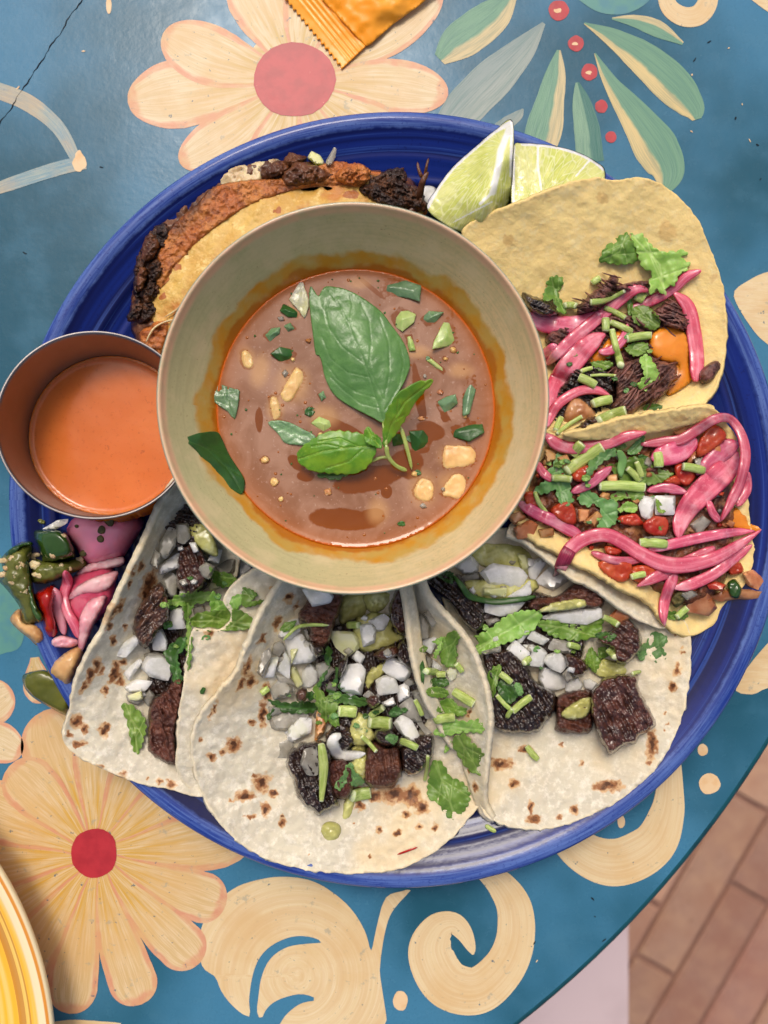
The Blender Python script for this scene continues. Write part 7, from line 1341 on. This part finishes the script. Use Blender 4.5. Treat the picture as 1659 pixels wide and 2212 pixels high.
tag(strip('cilantro_stalk', T('3', [(188, 625, 6), (240, 570, 7), (310, 510, 8), (420, 488, 8), (588, 492, 6)]), m_stem, None, thick=.12, lift=.1), 'thin bent stem carrying the oval leaflet', 'herb stem')
stems('short green cilantro stem on the middle taco', 'cilantro stems on the middle taco', [[(668, 1235, 100), (822, 1242, 104), 'thick cut stem in the centre of the middle taco'], [(932, 1330, 106), (1122, 1342, 112), 'thickest cut stem with open end in the middle taco'], [(940, 1280, 60), (1055, 1200, 62)], [(520, 1520, 66), (540, 1720, 84), (520, 2015, 40), 'long tapering stem over the lower left black chunk'], [(868, 1450, 40), (995, 1582, 40)], [(1205, 1490, 62), (1350, 1552, 62)], [(788, 1968, 110), (948, 1938, 104), 'fat stem end on bare tortilla below the red brown cube'], [(0, 1085, 58), (66, 1035, 58), 'short stem on the left slope of the middle tortilla'], [(1328, 1135, 40), (1392, 1270, 44)], [(750, 490, 66), (845, 492, 62)]], '3', key='b')
def bits(poly, tile, n, label, group, key):
    gx, gy = hb_poly(catmull(T(tile, poly) if tile else poly, 3))
    for _ in range(n):
        k = random.randrange(len(gx)); s = random.uniform(5, 12); a = random.uniform(0, 6.28)
        o_ = [(gx[k] + s * random.uniform(.5, 1.15) * math.cos(a + t_), gy[k] + s * random.uniform(.35, .8) * math.sin(a + t_)) for t_ in np.arange(0, 6.2, .9)]
        tag(leaf('herb_fragment', o_, random.choice((m_cil, m_cildark, m_cilpale, m_cilgrey)), None, lift=.05), near_label('small chopped cilantro fragment', key, gx[k], gy[k]) or label, 'cilantro', None)
bits([(300, 1000), (600, 950), (950, 1150), (1300, 1250), (1200, 1500), (700, 1400), (200, 1250)], '3', 16, 'small chopped cilantro fragment on the middle taco', 'cilantro fragments on the middle taco', 'b')
bits([(650, 700), (1000, 600), (1500, 800), (1560, 1200), (900, 1200), (700, 1100)], '4', 12, 'small chopped cilantro fragment on the right taco', 'cilantro fragments on the right taco', 'c')
bits([(350, 900), (700, 650), (950, 900), (560, 1450), (300, 1500)], '2', 9, 'small chopped cilantro fragment on the left taco', 'cilantro fragments on the left taco', 'a')
bits([(250, 500), (900, 400), (1500, 700), (1500, 1100), (700, 1100), (250, 900)], '6', 16, 'small chopped cilantro fragment on the vegetable taco', 'cilantro fragments on the vegetable taco', 'v')
bits([(500, 800), (1000, 600), (1400, 900), (1200, 1500), (600, 1500)], '8', 9, 'small chopped cilantro fragment on the corn taco', 'cilantro fragments on the corn taco', 'k')
# the thin standing edge of the middle taco and the flap of the right one
sheet('tortilla_edge', [(850, 1215), (869, 1262), (880, 1320), (889, 1390), (903, 1460), (924, 1520), (948, 1560), (962, 1590), (985, 1620), (985, 1580), (955, 1530), (932, 1470), (915, 1400), (905, 1330), (892, 1262), (878, 1215)], [(850, 1215, 3.9), (880, 1320, 4.0), (903, 1460, 3.8), (948, 1560, 3.1), (985, 1620, 2.4), (985, 1580, 2.3), (932, 1470, 3.2), (905, 1330, 3.5), (878, 1215, 3.5)], m_flour, tb, .2, 3.5, ((.02, 30),), seed=63)
sheet('tortilla_flap', [(878, 1215), (890, 1265), (902, 1330), (912, 1400), (930, 1470), (950, 1530), (980, 1600), (1000, 1660), (1020, 1720), (1040, 1765), (1066, 1774), (1048, 1730), (1052, 1640), (1058, 1560), (1050, 1490), (1034, 1440), (1014, 1398), (990, 1362), (955, 1325), (925, 1290), (910, 1255), (900, 1215)], [(878, 1215, 2.6), (902, 1330, 2.4), (930, 1470, 2.2), (980, 1600, 2.1), (1020, 1720, 2.1), (1066, 1774, 2.3), (1050, 1700, 2.9), (1058, 1560, 3.7), (1034, 1440, 4.0), (990, 1362, 4.1), (925, 1290, 4.1), (900, 1215, 3.9), (960, 1400, 2.9), (1000, 1520, 2.8)], m_flour, tc, .2, 4, ((.03, 40), (.02, 12)), spots=[(918, 1480, 6, 14), (1014, 1540, 4, 8), (1012, 1665, 4, 8), (926, 1470, 5, 8), (1028, 1700, 5, 12)], seed=53, edge=.06, edge_r=8)
LG = 'onion piece in the fold between the middle and right tacos'; GG = 'onions between the middle and right tacos'
many('onion_dice', dice, LG, 'onion', GG, [dict(p=[(140, 700), (190, 652), (230, 680), (262, 760), (250, 872), (190, 882)], m=m_onionclear), dict(p=[(200, 650), (260, 620), (330, 730), (280, 780)], m=m_onionclear), [(188, 892), (320, 850), (412, 850), (310, 940), (270, 1012), (228, 980)], [(225, 1010), (290, 1048), (270, 1130), (240, 1140)], [(290, 1050), (402, 1130), (330, 1164), (280, 1120)]], '4', m_onion, key='f', h=.25)
cil([([(360, 920), (420, 830), (470, 808), (527, 822), (490, 950), (502, 1010), (470, 1112), (390, 1112), (350, 1040)], dict(l='upright cilantro leaf at the top of the fold between tacos', m=m_cil)),
     ([(283, 900), (390, 853), (370, 940), (310, 1052), (298, 1000), (340, 930)], dict(l='yellow green leaflet left of the upright leaf in the fold', m=m_cilpale, ser=1.4)),
     ([(168, 970), (210, 928), (247, 950), (230, 987), (185, 991)], dict(l='small round stem slice at the top of the fold', m=m_cil, ser=0)),
     ([(178, 1100), (205, 1058), (222, 1130), (206, 1304), (188, 1230)], dict(l='narrow dark leaf on the thin tortilla edge', m=m_cildark, ser=0)),
     ([(278, 1220), (380, 1198), (432, 1260), (380, 1292), (290, 1282)], dict(l='dark wilted herb bit in the fold', m=m_cildark)),
     ([(238, 1310), (330, 1288), (422, 1330), (400, 1384), (258, 1372)], dict(l='cilantro leaf below the wilted herb bit', m=m_cil)),
     ([(328, 1500), (350, 1418), (450, 1388), (500, 1450), (582, 1480), (550, 1544), (430, 1534)], dict(l='chopped cilantro leaf in the middle of the fold', m=m_cil)),
     ([(300, 1690), (350, 1600), (460, 1570), (570, 1590), (682, 1570), (722, 1630), (712, 1692), (560, 1682), (380, 1722)], dict(l='wide cilantro leaf across the lower fold', m=m_cilpale)),
     ([(383, 1862), (420, 1740), (452, 1780), (430, 1832)], dict(l='small pointed leaf under the wide one', m=m_cilpale, ser=1)),
     ([(450, 1760), (560, 1690), (620, 1760), (732, 1870), (690, 1930), (702, 2052), (600, 2012), (530, 1920)], dict(l='long toothed cilantro leaf pointing down the fold', m=m_cil)),
     ([(240, 2240), (262, 2020), (290, 1935), (350, 1930), (400, 1990), (440, 2070), (545, 2110), (610, 2215), (590, 2320), (500, 2425), (420, 2420), (330, 2290)], dict(l='big cilantro leaf on the bare lower lobe of the middle tortilla', m=m_cil, lift=.06))], '4', 'x', None)
stems('short green cilantro stem in the fold between two tacos', 'cilantro stems in the fold', [[(228, 1155, 60), (322, 1162, 62)], [(318, 1185, 56), (402, 1182, 56)], [(488, 1090, 54), (545, 1162, 50)], [(465, 1325, 74), (560, 1385, 84), (645, 1440, 80)], [(315, 1575, 78), (475, 1552, 82)], [(218, 2100, 30), (238, 1990, 34), (246, 1880, 30), 'thin upright stem left of the big leaf on the middle tortilla']], '4', key='f')
tag(dice('onion_dice', T('4', [(398, 1152), (440, 1108), (514, 1140), (492, 1214), (440, 1242)]), m_onionyel, .3), 'yellow onion cube beside the upright cilantro leaf in the fold', 'onion')
tag(strip('chili_thread', [(858, 1846, 3), (880, 1838, 5), (902, 1830, 3)], m_chili, None, thick=.05, lift=.03), 'tiny red chili thread on the bottom edge of the middle tortilla', 'chilli')
